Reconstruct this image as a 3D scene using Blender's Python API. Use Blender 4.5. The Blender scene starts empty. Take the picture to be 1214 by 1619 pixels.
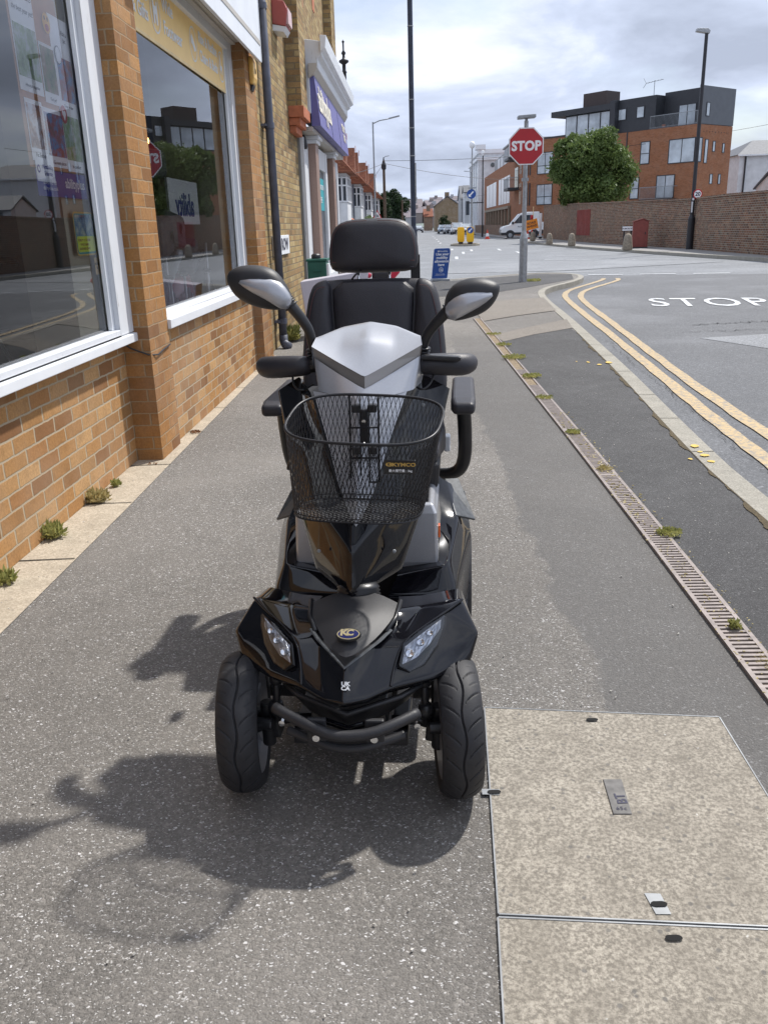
import bpy, bmesh, math, random
from mathutils import Vector, Matrix, Euler
random.seed(7)
R = math.radians
S = bpy.context.scene
C = S.collection
# ---------------------------------------------------------------- camera
def make_camera():
    cd = bpy.data.cameras.new('camera'); co = bpy.data.objects.new('camera', cd); C.objects.link(co)
    yaw, pitch, roll = R(-2.4), R(18.6), R(-1.75)
    f = Vector((math.sin(yaw)*math.cos(pitch), math.cos(yaw)*math.cos(pitch), -math.sin(pitch)))
    r = Vector((math.cos(yaw), -math.sin(yaw), 0)); u = r.cross(f)
    c, s = math.cos(roll), math.sin(roll)
    r2 = r*c + u*s; u2 = -r*s + u*c
    m = Matrix((( r2.x, u2.x, -f.x, 0), (r2.y, u2.y, -f.y, 0), (r2.z, u2.z, -f.z, 1.35), (0, 0, 0, 1)))
    co.matrix_world = m
    cd.sensor_fit = 'VERTICAL'; cd.sensor_height = 36.0; cd.lens = 1340.0/1619.0*36.0
    cd.clip_start = 0.02; cd.clip_end = 2000
    S.camera = co
make_camera()
# ---------------------------------------------------------------- sky, sun, exposure
SUN = Vector((0.47, 0.50, 0.92)).normalized()
def make_world():
    w = bpy.data.worlds.new('World'); S.world = w; w.use_nodes = True
    nt = w.node_tree; N = nt.nodes; L = nt.links; N.clear()
    out = N.new('ShaderNodeOutputWorld'); bg = N.new('ShaderNodeBackground')
    sky = N.new('ShaderNodeTexSky'); sky.sky_type = 'NISHITA'; sky.sun_disc = False
    sky.sun_elevation = math.asin(SUN.z); sky.sun_rotation = math.atan2(SUN.x, SUN.y)
    sky.air_density = 1.0; sky.dust_density = 1.5
    tc = N.new('ShaderNodeTexCoord')
    # project the view direction on a cloud layer so that clouds flatten towards the horizon
    sep = N.new('ShaderNodeSeparateXYZ'); L.new(tc.outputs['Generated'], sep.inputs[0])
    mx = N.new('ShaderNodeMath'); mx.operation = 'MAXIMUM'; L.new(sep.outputs[2], mx.inputs[0]); mx.inputs[1].default_value = 0.0
    ad = N.new('ShaderNodeMath'); ad.operation = 'ADD'; L.new(mx.outputs[0], ad.inputs[0]); ad.inputs[1].default_value = 0.22
    dx = N.new('ShaderNodeMath'); dx.operation = 'DIVIDE'; L.new(sep.outputs[0], dx.inputs[0]); L.new(ad.outputs[0], dx.inputs[1])
    dy = N.new('ShaderNodeMath'); dy.operation = 'DIVIDE'; L.new(sep.outputs[1], dy.inputs[0]); L.new(ad.outputs[0], dy.inputs[1])
    cb = N.new('ShaderNodeCombineXYZ'); L.new(dx.outputs[0], cb.inputs[0]); L.new(dy.outputs[0], cb.inputs[1]); cb.inputs[2].default_value = 3.7
    n1 = N.new('ShaderNodeTexNoise'); n1.inputs['Scale'].default_value = 1.5; n1.inputs['Detail'].default_value = 9; n1.inputs['Roughness'].default_value = 0.56
    n1.inputs['Distortion'].default_value = 0.35
    L.new(cb.outputs[0], n1.inputs['Vector'])
    n2 = N.new('ShaderNodeTexNoise'); n2.inputs['Scale'].default_value = 0.8; n2.inputs['Detail'].default_value = 5
    L.new(cb.outputs[0], n2.inputs['Vector'])
    r1 = N.new('ShaderNodeValToRGB'); L.new(n1.outputs['Fac'], r1.inputs[0])
    e = r1.color_ramp.elements
    e[0].position = 0.34; e[0].color = (3.5, 3.95, 5.0, 1)
    e[1].position = 0.64; e[1].color = (7.5, 7.9, 8.8, 1)
    m = e.new(0.50); m.color = (4.9, 5.5, 6.9, 1)
    r2 = N.new('ShaderNodeValToRGB'); L.new(n2.outputs['Fac'], r2.inputs[0])
    r2.color_ramp.elements[0].position = 0.55; r2.color_ramp.elements[0].color = (1, 1, 1, 1)
    r2.color_ramp.elements[1].position = 0.66; r2.color_ramp.elements[1].color = (0.35, 0.35, 0.35, 1)
    mix = N.new('ShaderNodeMixRGB'); L.new(r2.outputs[0], mix.inputs[0]); L.new(sky.outputs[0], mix.inputs[1]); L.new(r1.outputs[0], mix.inputs[2])
    L.new(mix.outputs[0], bg.inputs[0]); bg.inputs[1].default_value = 0.115
    L.new(bg.outputs[0], out.inputs[0])
make_world()
sd = bpy.data.lights.new('sun', 'SUN'); sd.energy = 4.0; sd.angle = R(1.6); sd.color = (1.0, 0.96, 0.90)
so = bpy.data.objects.new('sun', sd); C.objects.link(so); so.rotation_euler = SUN.to_track_quat('Z', 'Y').to_euler(); so.location = (5, 5, 20)
S.view_settings.view_transform = 'Standard'; S.view_settings.look = 'None'; S.view_settings.gamma = 1; S.view_settings.exposure = 0.32
S.view_settings.use_curve_mapping = False
# ---------------------------------------------------------------- node material helpers
def new_mat(name):
    m = bpy.data.materials.new(name); m.use_nodes = True
    nt = m.node_tree; b = nt.nodes['Principled BSDF']
    return m, nt, b
def rgba(c): return (c[0], c[1], c[2], 1.0)
def nd(nt, t, **kw):
    n = nt.nodes.new(t)
    for k, v in kw.items():
        if k in n.inputs: n.inputs[k].default_value = v
        else: setattr(n, k, v)
    return n
def noise(nt, vec, scale, detail=4, rough=0.55):
    n = nd(nt, 'ShaderNodeTexNoise', Scale=scale, Detail=detail, Roughness=rough); nt.links.new(vec, n.inputs['Vector']); return n.outputs['Fac']
def ramp(nt, fac, stops):
    n = nt.nodes.new('ShaderNodeValToRGB'); nt.links.new(fac, n.inputs[0]); e = n.color_ramp.elements
    e[0].position = stops[0][0]; e[0].color = rgba(stops[0][1]); e[1].position = stops[-1][0]; e[1].color = rgba(stops[-1][1])
    for p, c in stops[1:-1]:
        x = e.new(p); x.color = rgba(c)
    return n.outputs[0]
def gmap(nt, fac, a, b, c0=0.0, c1=1.0):
    n = nt.nodes.new('ShaderNodeMapRange'); nt.links.new(fac, n.inputs[0])
    n.inputs[1].default_value = a; n.inputs[2].default_value = b; n.inputs[3].default_value = c0; n.inputs[4].default_value = c1
    return n.outputs[0]
def mixc(nt, f, a, b, mode='MIX'):
    n = nt.nodes.new('ShaderNodeMixRGB'); n.blend_type = mode
    for i, x in enumerate((f, a, b)):
        if isinstance(x, (int, float)): n.inputs[i].default_value = x
        elif isinstance(x, (tuple, list)): n.inputs[i].default_value = rgba(x)
        else: nt.links.new(x, n.inputs[i])
    return n.outputs[0]
def mth(nt, op, a, b=None):
    n = nt.nodes.new('ShaderNodeMath'); n.operation = op
    for i, x in enumerate((a, b)):
        if x is None: continue
        if isinstance(x, (int, float)): n.inputs[i].default_value = x
        else: nt.links.new(x, n.inputs[i])
    return n.outputs[0]
def bump(nt, b, h, strength=0.3, dist=0.01):
    n = nt.nodes.new('ShaderNodeBump'); n.inputs['Strength'].default_value = strength; n.inputs['Distance'].default_value = dist
    nt.links.new(h, n.inputs['Height']); nt.links.new(n.outputs[0], b.inputs['Normal']); return n
def objvec(nt): return nt.nodes.new('ShaderNodeTexCoord').outputs['Object']
def worldvec(nt): return nt.nodes.new('ShaderNodeNewGeometry').outputs['Position']
def wallvec(nt):
    """(along the wall, up) in metres, picked by which way the face looks"""
    tc = nt.nodes.new('ShaderNodeTexCoord'); sp = nt.nodes.new('ShaderNodeSeparateXYZ'); nt.links.new(tc.outputs['Object'], sp.inputs[0])
    sn = nt.nodes.new('ShaderNodeSeparateXYZ'); nt.links.new(tc.outputs['Normal'], sn.inputs[0])
    ax = mth(nt, 'GREATER_THAN', mth(nt, 'ABSOLUTE', sn.outputs[0]), 0.7)
    az = mth(nt, 'GREATER_THAN', mth(nt, 'ABSOLUTE', sn.outputs[2]), 0.7)
    a = nt.nodes.new('ShaderNodeMix'); nt.links.new(ax, a.inputs[0]); nt.links.new(sp.outputs[0], a.inputs[2]); nt.links.new(sp.outputs[1], a.inputs[3])
    v = nt.nodes.new('ShaderNodeMix'); nt.links.new(az, v.inputs[0]); nt.links.new(sp.outputs[2], v.inputs[2]); nt.links.new(sp.outputs[1], v.inputs[3])
    return a.outputs[0], v.outputs[0]
def simple(name, col, rough=0.6, metal=0.0, var=0.12, vs=8.0, bmp=0.0, bs=60.0, coat=0.0, emit=None, spec=None):
    m, nt, b = new_mat(name)
    v = objvec(nt); n = noise(nt, v, vs, 5)
    lo = tuple(x*(1-var) for x in col); hi = tuple(min(1, x*(1+var)) for x in col)
    nt.links.new(ramp(nt, n, [(0.3, lo), (0.7, hi)]), b.inputs['Base Color'])
    b.inputs['Roughness'].default_value = rough; b.inputs['Metallic'].default_value = metal
    if coat: b.inputs['Coat Weight'].default_value = coat; b.inputs['Coat Roughness'].default_value = 0.04
    if spec is not None: b.inputs['Specular IOR Level'].default_value = spec
    if bmp: bump(nt, b, noise(nt, v, bs, 3), bmp, 0.004)
    if emit: b.inputs['Emission Color'].default_value = rgba(emit[0]); b.inputs['Emission Strength'].default_value = emit[1]
    return m
def brick(name, cols, mortar, bw=0.225, bh=0.075, mj=0.010, stain=(0.5, 0.45, 0.4), stain_amt=0.25, bmp=0.6, far=False):
    m, nt, b = new_mat(name); L = nt.links
    a, v = wallvec(nt)
    jit = noise(nt, objvec(nt), 14.0, 2)
    a = mth(nt, 'ADD', a, gmap(nt, jit, 0.3, 0.7, -0.003, 0.003)); v = mth(nt, 'ADD', v, gmap(nt, jit, 0.3, 0.7, -0.002, 0.002))
    rw = mth(nt, 'DIVIDE', v, bh); row = mth(nt, 'FLOOR', rw)
    off = mth(nt, 'MULTIPLY', mth(nt, 'MODULO', mth(nt, 'ABSOLUTE', row), 2.0), 0.5)
    cl = mth(nt, 'ADD', mth(nt, 'DIVIDE', a, bw), off); col = mth(nt, 'FLOOR', cl)
    fx = mth(nt, 'SUBTRACT', cl, col); fz = mth(nt, 'SUBTRACT', rw, row)
    def joint(f, w):   # distance to the nearest joint, 0 in the joint, 1 in the brick
        d = mth(nt, 'MINIMUM', f, mth(nt, 'SUBTRACT', 1.0, f)); return gmap(nt, d, w*0.42, w*0.42+0.02*max(1, w*8), 0, 1)
    mask = mth(nt, 'MULTIPLY', joint(fx, mj/bw), joint(fz, mj/bh))
    cid = nt.nodes.new('ShaderNodeCombineXYZ'); L.new(col, cid.inputs[0]); L.new(row, cid.inputs[1])
    wn = nt.nodes.new('ShaderNodeTexWhiteNoise'); wn.noise_dimensions = '2D'; L.new(cid.outputs[0], wn.inputs['Vector'])
    k = len(cols); bc = ramp(nt, wn.outputs['Value'], [(i/(k-1), c) for i, c in enumerate(cols)])
    ov = objvec(nt)
    fine = noise(nt, ov, 70.0, 7, 0.75); big = noise(nt, ov, 1.3, 5, 0.6)
    bc = mixc(nt, gmap(nt, fine, 0.35, 0.7, 0.0, 0.6), bc, tuple(x*0.45 for x in cols[0]))
    med = noise(nt, ov, 9.0, 4, 0.6); bc = mixc(nt, gmap(nt, med, 0.5, 0.8, 0.0, 0.5), bc, tuple(x*0.5 for x in cols[0]))
    w2 = nt.nodes.new('ShaderNodeSeparateColor'); L.new(wn.outputs['Color'], w2.inputs[0]); bc = mixc(nt, gmap(nt, w2.outputs[1], 0.78, 0.95, 0, 0.45), bc, tuple(x*0.5 for x in cols[0]))
    bc = mixc(nt, gmap(nt, big, 0.45, 0.75, 0.0, stain_amt), bc, stain)
    mc = mixc(nt, gmap(nt, fine, 0.3, 0.7, 0, 0.5), mortar, tuple(x*0.6 for x in mortar))
    L.new(mixc(nt, mask, mc, bc), b.inputs['Base Color'])
    b.inputs['Roughness'].default_value = 0.88; b.inputs['Specular IOR Level'].default_value = 0.25
    hgt = mth(nt, 'ADD', mth(nt, 'MULTIPLY', mask, 1.0), mth(nt, 'MULTIPLY', fine, 0.35))
    bump(nt, b, hgt, bmp, 0.006)
    return m
# ---------------------------------------------------------------- mesh helpers
def tag(o, label=None, cat=None, group=None, kind=None):
    if label: o['label'] = label
    if cat: o['category'] = cat
    if group: o['group'] = group
    if kind: o['kind'] = kind
    return o
def thing(name, label, cat, loc=(0, 0, 0), rz=0.0, group=None):
    o = bpy.data.objects.new(name, None); C.objects.link(o); o.location = loc; o.rotation_euler = (0, 0, rz); o.empty_display_size = 0.1
    return tag(o, label, cat, group)
def copy_tree(o, parent=None):
    c = o.copy(); C.objects.link(c)
    if parent is not None: c.parent = parent; c.matrix_parent_inverse = o.matrix_parent_inverse.copy()
    for ch in [x for x in KIDS.get(o.name, [])]:
        copy_tree(bpy.data.objects[ch], c)
    return c
KIDS = {}
def addkid(p, o): KIDS.setdefault(p.name, []).append(o.name)
class MB:
    def __init__(s): s.v = []; s.f = []
    def add(s, vs, fs):
        o = len(s.v); s.v += [tuple(x) for x in vs]; s.f += [tuple(i+o for i in f) for f in fs]; return s
    def box(s, x0, x1, y0, y1, z0, z1):
        return s.add([(x0,y0,z0),(x1,y0,z0),(x1,y1,z0),(x0,y1,z0),(x0,y0,z1),(x1,y0,z1),(x1,y1,z1),(x0,y1,z1)],
                     [(0,3,2,1),(4,5,6,7),(0,1,5,4),(1,2,6,5),(2,3,7,6),(3,0,4,7)])
    def obox(s, c, sx, sy, sz, rot):          # oriented box, rot = Euler tuple
        m = Euler(rot).to_matrix(); c = Vector(c)
        vs = [c + m @ Vector((a*sx/2, b*sy/2, d*sz/2)) for d in (-1, 1) for a, b in ((-1,-1),(1,-1),(1,1),(-1,1))]
        return s.add(vs, [(0,3,2,1),(4,5,6,7),(0,1,5,4),(1,2,6,5),(2,3,7,6),(3,0,4,7)])
    def poly(s, pts): return s.add(pts, [tuple(range(len(pts)))])
    def sheet(s, pts, z): return s.add([(p[0], p[1], z) for p in pts], [tuple(range(len(pts)))])
    def slab(s, pts, z0, z1):                  # pts counter-clockwise seen from above
        n = len(pts); a = sum(pts[i][0]*pts[(i+1)%n][1]-pts[(i+1)%n][0]*pts[i][1] for i in range(n))
        if a < 0: pts = pts[::-1]
        vs = [(p[0], p[1], z0) for p in pts] + [(p[0], p[1], z1) for p in pts]
        return s.add(vs, [tuple(range(n))[::-1], tuple(range(n, 2*n))] + [(i, (i+1)%n, n+(i+1)%n, n+i) for i in range(n)])
    def prism(s, prof, axis, a0, a1):          # profile in the plane across axis, extruded from a0 to a1
        n = len(prof)
        def P(p, t):
            return {'x': (t, p[0], p[1]), 'y': (p[0], t, p[1]), 'z': (p[0], p[1], t)}[axis]
        vs = [P(p, a0) for p in prof] + [P(p, a1) for p in prof]
        return s.add(vs, [tuple(range(n)), tuple(range(n, 2*n))[::-1]] + [(i, n+i, n+(i+1)%n, (i+1)%n) for i in range(n)])
    def tube(s, pts, r, n=8, closed=False, caps=True, flat=1.0):
        pts = [Vector(p) for p in pts]; k = len(pts)
        rs = r if isinstance(r, (list, tuple)) else [r]*k
        up = None; rings = []
        for i, p in enumerate(pts):
            if closed: t = (pts[(i+1) % k] - pts[i-1])
            else: t = pts[min(i+1, k-1)] - pts[max(i-1, 0)]
            if t.length < 1e-9: t = Vector((0,0,1))
            t.normalize()
            if up is None:
                up = Vector((0,0,1)) if abs(t.z) < 0.9 else Vector((0,1,0))
            a = t.cross(up)
            if a.length < 1e-6: a = t.cross(Vector((1,0,0)))
            a.normalize(); b = a.cross(t).normalized(); up = b
            rings.append([p + a*(math.cos(2*math.pi*j/n)*rs[i]) + b*(math.sin(2*math.pi*j/n)*rs[i]*flat) for j in range(n)])
        vs = [q for rg in rings for q in rg]; fs = []
        m = k if closed else k-1
        for i in range(m):
            for j in range(n):
                fs.append((i*n+j, i*n+(j+1)%n, ((i+1)%k)*n+(j+1)%n, ((i+1)%k)*n+j))
        if caps and not closed: fs += [tuple(range(n))[::-1], tuple((k-1)*n+j for j in range(n))]
        return s.add(vs, fs)
    def lathe(s, prof, c=(0,0,0), axis='z', n=24):   # prof: (radius, height)
        k = len(prof); vs = []; fs = []
        for r, h in prof:
            for j in range(n):
                t = 2*math.pi*j/n; x, y = r*math.cos(t), r*math.sin(t)
                p = {'z': (x, y, h), 'x': (h, x, y), 'y': (y, h, x)}[axis]
                vs.append((p[0]+c[0], p[1]+c[1], p[2]+c[2]))
        for i in range(k-1):
            for j in range(n): fs.append((i*n+j, i*n+(j+1)%n, (i+1)*n+(j+1)%n, (i+1)*n+j))
        if prof[0][0] > 1e-6: fs.append(tuple(range(n))[::-1])
        if prof[-1][0] > 1e-6: fs.append(tuple((k-1)*n+j for j in range(n)))
        return s.add(vs, fs)
    def loft(s, rings, caps=True, closed=True):
        n = len(rings[0]); vs = [p for r in rings for p in r]; fs = []
        for i in range(len(rings)-1):
            for j in range(n if closed else n-1): fs.append((i*n+j, i*n+(j+1)%n, (i+1)*n+(j+1)%n, (i+1)*n+j))
        if caps and closed: fs += [tuple(range(n))[::-1], tuple((len(rings)-1)*n+j for j in range(n))]
        return s.add(vs, fs)
    def build(s, name, mat, parent=None, smooth=False, bevel=0, sub=0, crease=0, solid=0, mirror=False, fix=True, seg=2):
        me = bpy.data.meshes.new(name); me.from_pydata(s.v, [], s.f); me.validate()
        bm = bmesh.new(); bm.from_mesh(me)
        bmesh.ops.remove_doubles(bm, verts=bm.verts, dist=1e-6)
        if fix: bmesh.ops.recalc_face_normals(bm, faces=bm.faces)
        if crease:
            cl = bm.edges.layers.float.new('crease_edge')
            for e in bm.edges: e[cl] = crease
        bm.to_mesh(me); bm.free()
        me.materials.append(mat)
        o = bpy.data.objects.new(name, me); C.objects.link(o)
        if parent is not None: o.parent = parent; addkid(parent, o)
        if smooth:
            for p in me.polygons: p.use_smooth = True
        if mirror:
            md = o.modifiers.new('mirror', 'MIRROR'); md.use_axis = (True, False, False); md.use_clip = True; md.merge_threshold = 0.0005
        if solid:
            md = o.modifiers.new('solid', 'SOLIDIFY'); md.thickness = abs(solid); md.offset = -1 if solid > 0 else 1
        if sub:
            md = o.modifiers.new('sub', 'SUBSURF'); md.levels = sub; md.render_levels = sub; md.boundary_smooth = 'PRESERVE_CORNERS'
            for p in me.polygons: p.use_smooth = True
        if bevel:
            md = o.modifiers.new('bevel', 'BEVEL'); md.width = bevel; md.segments = seg; md.limit_method = 'ANGLE'; md.angle_limit = R(35); md.harden_normals = False
        return o
def text(name, s, size, mat, parent, origin, right, up, align='CENTER', ext=0.001, bold=0.0, sx=1.0, space=1.0, line=1.0, shear=0.0):
    cu = bpy.data.curves.new(name, 'FONT'); cu.body = s; cu.size = size; cu.align_x = align; cu.align_y = 'CENTER'
    cu.extrude = ext; cu.offset = bold; cu.space_character = space; cu.space_line = line; cu.shear = shear; cu.resolution_u = 3
    t = bpy.data.objects.new(name, cu); C.objects.link(t)
    bpy.context.view_layer.update()
    me = bpy.data.meshes.new_from_object(t); bpy.data.objects.remove(t); me.name = name
    r = Vector(right).normalized(); u = Vector(up).normalized(); n = r.cross(u).normalized()
    M = Matrix.Translation(Vector(origin)) @ Matrix((r*sx, u, n)).transposed().to_4x4()
    me.transform(M)
    me.materials.clear(); me.materials.append(mat)
    o = bpy.data.objects.new(name, me); C.objects.link(o)
    if parent is not None: o.parent = parent; addkid(parent, o)
    return o
def pillow(outline, depth, normal_axis=1, rings=7, back=0.35, inv=1):
    """closed dome over an outline given in (x, z); the dome swells towards -y"""
    mb = MB(); cx = sum(p[0] for p in outline)/len(outline); cz = sum(p[1] for p in outline)/len(outline); n = len(outline)
    rs = []
    for k in range(rings):                          # back face to rim to front
        t = k/(rings-1); a = (t-0.5)*math.pi
        s_ = math.cos(a)**0.55 if abs(math.cos(a)) > 1e-6 else 0.02; s_ = max(s_, 0.03)
        d = -math.sin(a)*depth*(1 if a > 0 else back)
        rs.append([(cx+(p[0]-cx)*s_, p[2]+d*inv if len(p) > 2 else d*inv, cz+(p[1]-cz)*s_) for p in outline])
    mb.loft(rs); return mb
def smooth_closed(pts, it=2):
    for _ in range(it):
        q = []
        for i in range(len(pts)):
            a, b = pts[i], pts[(i+1) % len(pts)]
            q.append(tuple(x*0.75+y*0.25 for x, y in zip(a, b))); q.append(tuple(x*0.25+y*0.75 for x, y in zip(a, b)))
        pts = q
    return pts
def smooth_open(pts, it=2):
    for _ in range(it):
        q = [pts[0]]
        for i in range(len(pts)-1):
            a, b = pts[i], pts[i+1]
            q.append(tuple(x*0.75+y*0.25 for x, y in zip(a, b))); q.append(tuple(x*0.25+y*0.75 for x, y in zip(a, b)))
        q.append(pts[-1]); pts = q
    return pts
def offset_line(pts, d):
    """offset an open plan polyline to its right by d"""
    out = []
    for i, p in enumerate(pts):
        a = pts[max(i-1, 0)]; b = pts[min(i+1, len(pts)-1)]
        tx, ty = b[0]-a[0], b[1]-a[1]; l = math.hypot(tx, ty); out.append((p[0]+ty/l*d, p[1]-tx/l*d))
    return out
def strip(mb, pts, d0, d1, z0, z1=None):
    a = offset_line(pts, d0); b = offset_line(pts, d1)
    for i in range(len(pts)-1):
        q = [a[i], a[i+1], b[i+1], b[i]]
        if z1 is None: mb.sheet(q, z0)
        else: mb.slab(q, z0, z1)
    return mb
def stripe_mesh(pts, d0, d1, z):     # connected flat ribbon
    a = offset_line(pts, d0); b = offset_line(pts, d1); mb = MB(); n = len(pts)
    mb.add([(p[0], p[1], z) for p in a] + [(p[0], p[1], z) for p in b], [(i, i+1, n+i+1, n+i) for i in range(n-1)])
    return mb
# ================================================================ materials
def asphalt(name, base, chip, chips=0.25, scale=95.0, patch=0.25, tint=None, fine=260.0, repair=None):
    m, nt, b = new_mat(name); L = nt.links; v0 = worldvec(nt)
    wn = nd(nt, 'ShaderNodeTexNoise', Scale=scale*0.75, Detail=2.0); L.new(v0, wn.inputs['Vector'])          # warp, so that the stones are not round
    wv = nt.nodes.new('ShaderNodeVectorMath'); wv.operation = 'SUBTRACT'; L.new(wn.outputs['Color'], wv.inputs[0]); wv.inputs[1].default_value = (.5, .5, .5)
    ws = nt.nodes.new('ShaderNodeVectorMath'); ws.operation = 'SCALE'; L.new(wv.outputs[0], ws.inputs[0]); ws.inputs['Scale'].default_value = 1.7/scale
    va = nt.nodes.new('ShaderNodeVectorMath'); va.operation = 'ADD'; L.new(v0, va.inputs[0]); L.new(ws.outputs[0], va.inputs[1]); v = va.outputs[0]
    def stones(sc_, dens, r0, r1, rot, seed):
        mp = nt.nodes.new('ShaderNodeMapping'); mp.inputs['Rotation'].default_value = (0, 0, rot); mp.inputs['Scale'].default_value = (1.0, 1.75, 1.0); mp.inputs['Location'].default_value = (seed, seed*.7, 0); L.new(v, mp.inputs[0])
        vo = nd(nt, 'ShaderNodeTexVoronoi', Scale=sc_); L.new(mp.outputs[0], vo.inputs['Vector'])
        s_ = nt.nodes.new('ShaderNodeSeparateColor'); L.new(vo.outputs['Color'], s_.inputs[0])
        on = mth(nt, 'GREATER_THAN', s_.outputs[0], 1-dens); rr = gmap(nt, s_.outputs[1], 0, 1, r0, r1)
        return mth(nt, 'MULTIPLY', on, mth(nt, 'LESS_THAN', vo.outputs['Distance'], rr)), s_, vo
    n1 = noise(nt, v, fine, 3, 0.7); n2 = noise(nt, v, 1.1, 6, 0.6); n3 = noise(nt, v, 6.0, 4, 0.6); n5 = noise(nt, v, 0.45, 4, 0.5)
    gr = mixc(nt, gmap(nt, n1, 0.3, 0.7), tuple(x*0.45 for x in base), tuple(x*1.4 for x in base))
    vo0 = nd(nt, 'ShaderNodeTexVoronoi', Scale=scale*1.25); L.new(v, vo0.inputs['Vector']); s0 = nt.nodes.new('ShaderNodeSeparateColor'); L.new(vo0.outputs['Color'], s0.inputs[0])
    c = mixc(nt, gmap(nt, s0.outputs[2], 0.0, 1.0, 0.0, 0.5), gr, tuple(x*0.4 for x in base))
    c = mixc(nt, gmap(nt, s0.outputs[0], 0.7, 1.0, 0.0, 0.5), c, tuple(x*1.9 for x in base))
    for k, (sc_, dn, r0, r1, rot) in enumerate(((scale*1.05, chips, .14, .36, .5), (scale*0.9, chips*.8, .10, .34, 2.0), (scale*0.60, chips*.42, .12, .34, 1.2), (scale*0.52, chips*.30, .12, .32, 2.7))):
        mk_, s_, vv = stones(sc_, dn, r0, r1, rot, k*3.1)
        tone = mixc(nt, s_.outputs[2], tuple(x*0.7 for x in chip), (min(1, chip[0]*1.12), min(1, chip[1]*1.14), min(1, chip[2]*1.2)))
        c = mixc(nt, mth(nt, 'MULTIPLY', mk_, 0.85), c, tone)
    c = mixc(nt, gmap(nt, n2, 0.35, 0.7, 0, patch), c, tuple(x*0.55 for x in base))
    c = mixc(nt, gmap(nt, n5, 0.47, 0.62, 0, patch*0.8), c, tuple(x*0.6 for x in base)); c = mixc(nt, gmap(nt, n5, 0.47, 0.36, 0, patch*0.7), c, tuple(x*1.7 for x in base))
    c = mixc(nt, gmap(nt, n3, 0.5, 0.8, 0, patch*0.6), c, tuple(x*1.5 for x in base))
    if repair:      # newer, darker band of tarmac: everything right of a wavering line
        sp = nt.nodes.new('ShaderNodeSeparateXYZ'); L.new(v, sp.inputs[0]); wob = noise(nt, v, 3.0, 4)
        xx = mth(nt, 'ADD', sp.outputs[0], gmap(nt, wob, 0.3, 0.7, -0.05, 0.05)); xx = mth(nt, 'ADD', xx, gmap(nt, sp.outputs[1], 2.0, 7.0, -0.06, 0.04))
        k = mth(nt, 'MULTIPLY', gmap(nt, xx, 0.46, 0.49, 0, 0.62), gmap(nt, sp.outputs[1], 9.5, 11.5, 1, 0)); c = mixc(nt, k, c, repair)
    L.new(c, b.inputs['Base Color'])
    L.new(gmap(nt, n3, 0.3, 0.7, 0.72, 0.9), b.inputs['Roughness']); b.inputs['Specular IOR Level'].default_value = 0.35
    bump(nt, b, mth(nt, 'ADD', mth(nt, 'MULTIPLY', vo0.outputs['Distance'], -0.9), mth(nt, 'MULTIPLY', n1, 0.9)), 0.6, 0.006)
    return m
def concrete(name, base, dark, light, scale=120.0, stains=0.3):
    m, nt, b = new_mat(name); L = nt.links; v = worldvec(nt)
    n1 = noise(nt, v, scale*2.6, 5, 0.7); n2 = noise(nt, v, 2.2, 6, 0.65); n3 = noise(nt, v, scale*0.95, 7, 0.72); n4 = noise(nt, v, 11.0, 6, 0.7)
    c = mixc(nt, gmap(nt, n3, 0.42, 0.60), dark, light)
    c = mixc(nt, gmap(nt, n1, 0.35, 0.7, 0.1, 0.6), c, base); c = mixc(nt, gmap(nt, n4, 0.42, 0.7, 0, 0.6), c, tuple(x*0.6 for x in base))
    vo = nd(nt, 'ShaderNodeTexVoronoi', Scale=60.0); L.new(v, vo.inputs['Vector'])
    sc = nt.nodes.new('ShaderNodeSeparateColor'); L.new(vo.outputs['Color'], sc.inputs[0])
    pb = mth(nt, 'MULTIPLY', gmap(nt, sc.outputs[0], 0.90, 0.92), gmap(nt, vo.outputs['Distance'], 0.25, 0.4, 1, 0))
    c = mixc(nt, mth(nt, 'MULTIPLY', pb, 0.7), c, (dark[0]*0.8, dark[1]*0.85, dark[2]*0.95))
    c = mixc(nt, gmap(nt, n2, 0.4, 0.75, 0, stains), c, tuple(x*0.55 for x in base))
    L.new(c, b.inputs['Base Color']); b.inputs['Roughness'].default_value = 0.85; b.inputs['Specular IOR Level'].default_value = 0.3
    bump(nt, b, mth(nt, 'ADD', n1, n3), 0.5, 0.004)
    return m
def worn_paint(name, col, under, amount=0.35, scale=7.0):
    m, nt, b = new_mat(name); L = nt.links; v = worldvec(nt)
    n1 = noise(nt, v, scale, 8, 0.72); n2 = noise(nt, v, 170.0, 3, 0.7); n3 = noise(nt, v, 30.0, 5)
    f = mth(nt, 'ADD', mth(nt, 'MULTIPLY', n1, 0.7), mth(nt, 'MULTIPLY', n2, 0.3))
    k = gmap(nt, f, 0.5+amount*0.12-0.03, 0.5+amount*0.12+0.06, 0, 0.85) if amount > 0 else gmap(nt, f, 0.6, 0.75, 0, 0.6)
    c = mixc(nt, gmap(nt, n3, 0.3, 0.7), tuple(x*0.82 for x in col), col)
    L.new(mixc(nt, k, c, under), b.inputs['Base Color']); b.inputs['Roughness'].default_value = 0.75
    bump(nt, b, n2, 0.4, 0.003)
    return m
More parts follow.
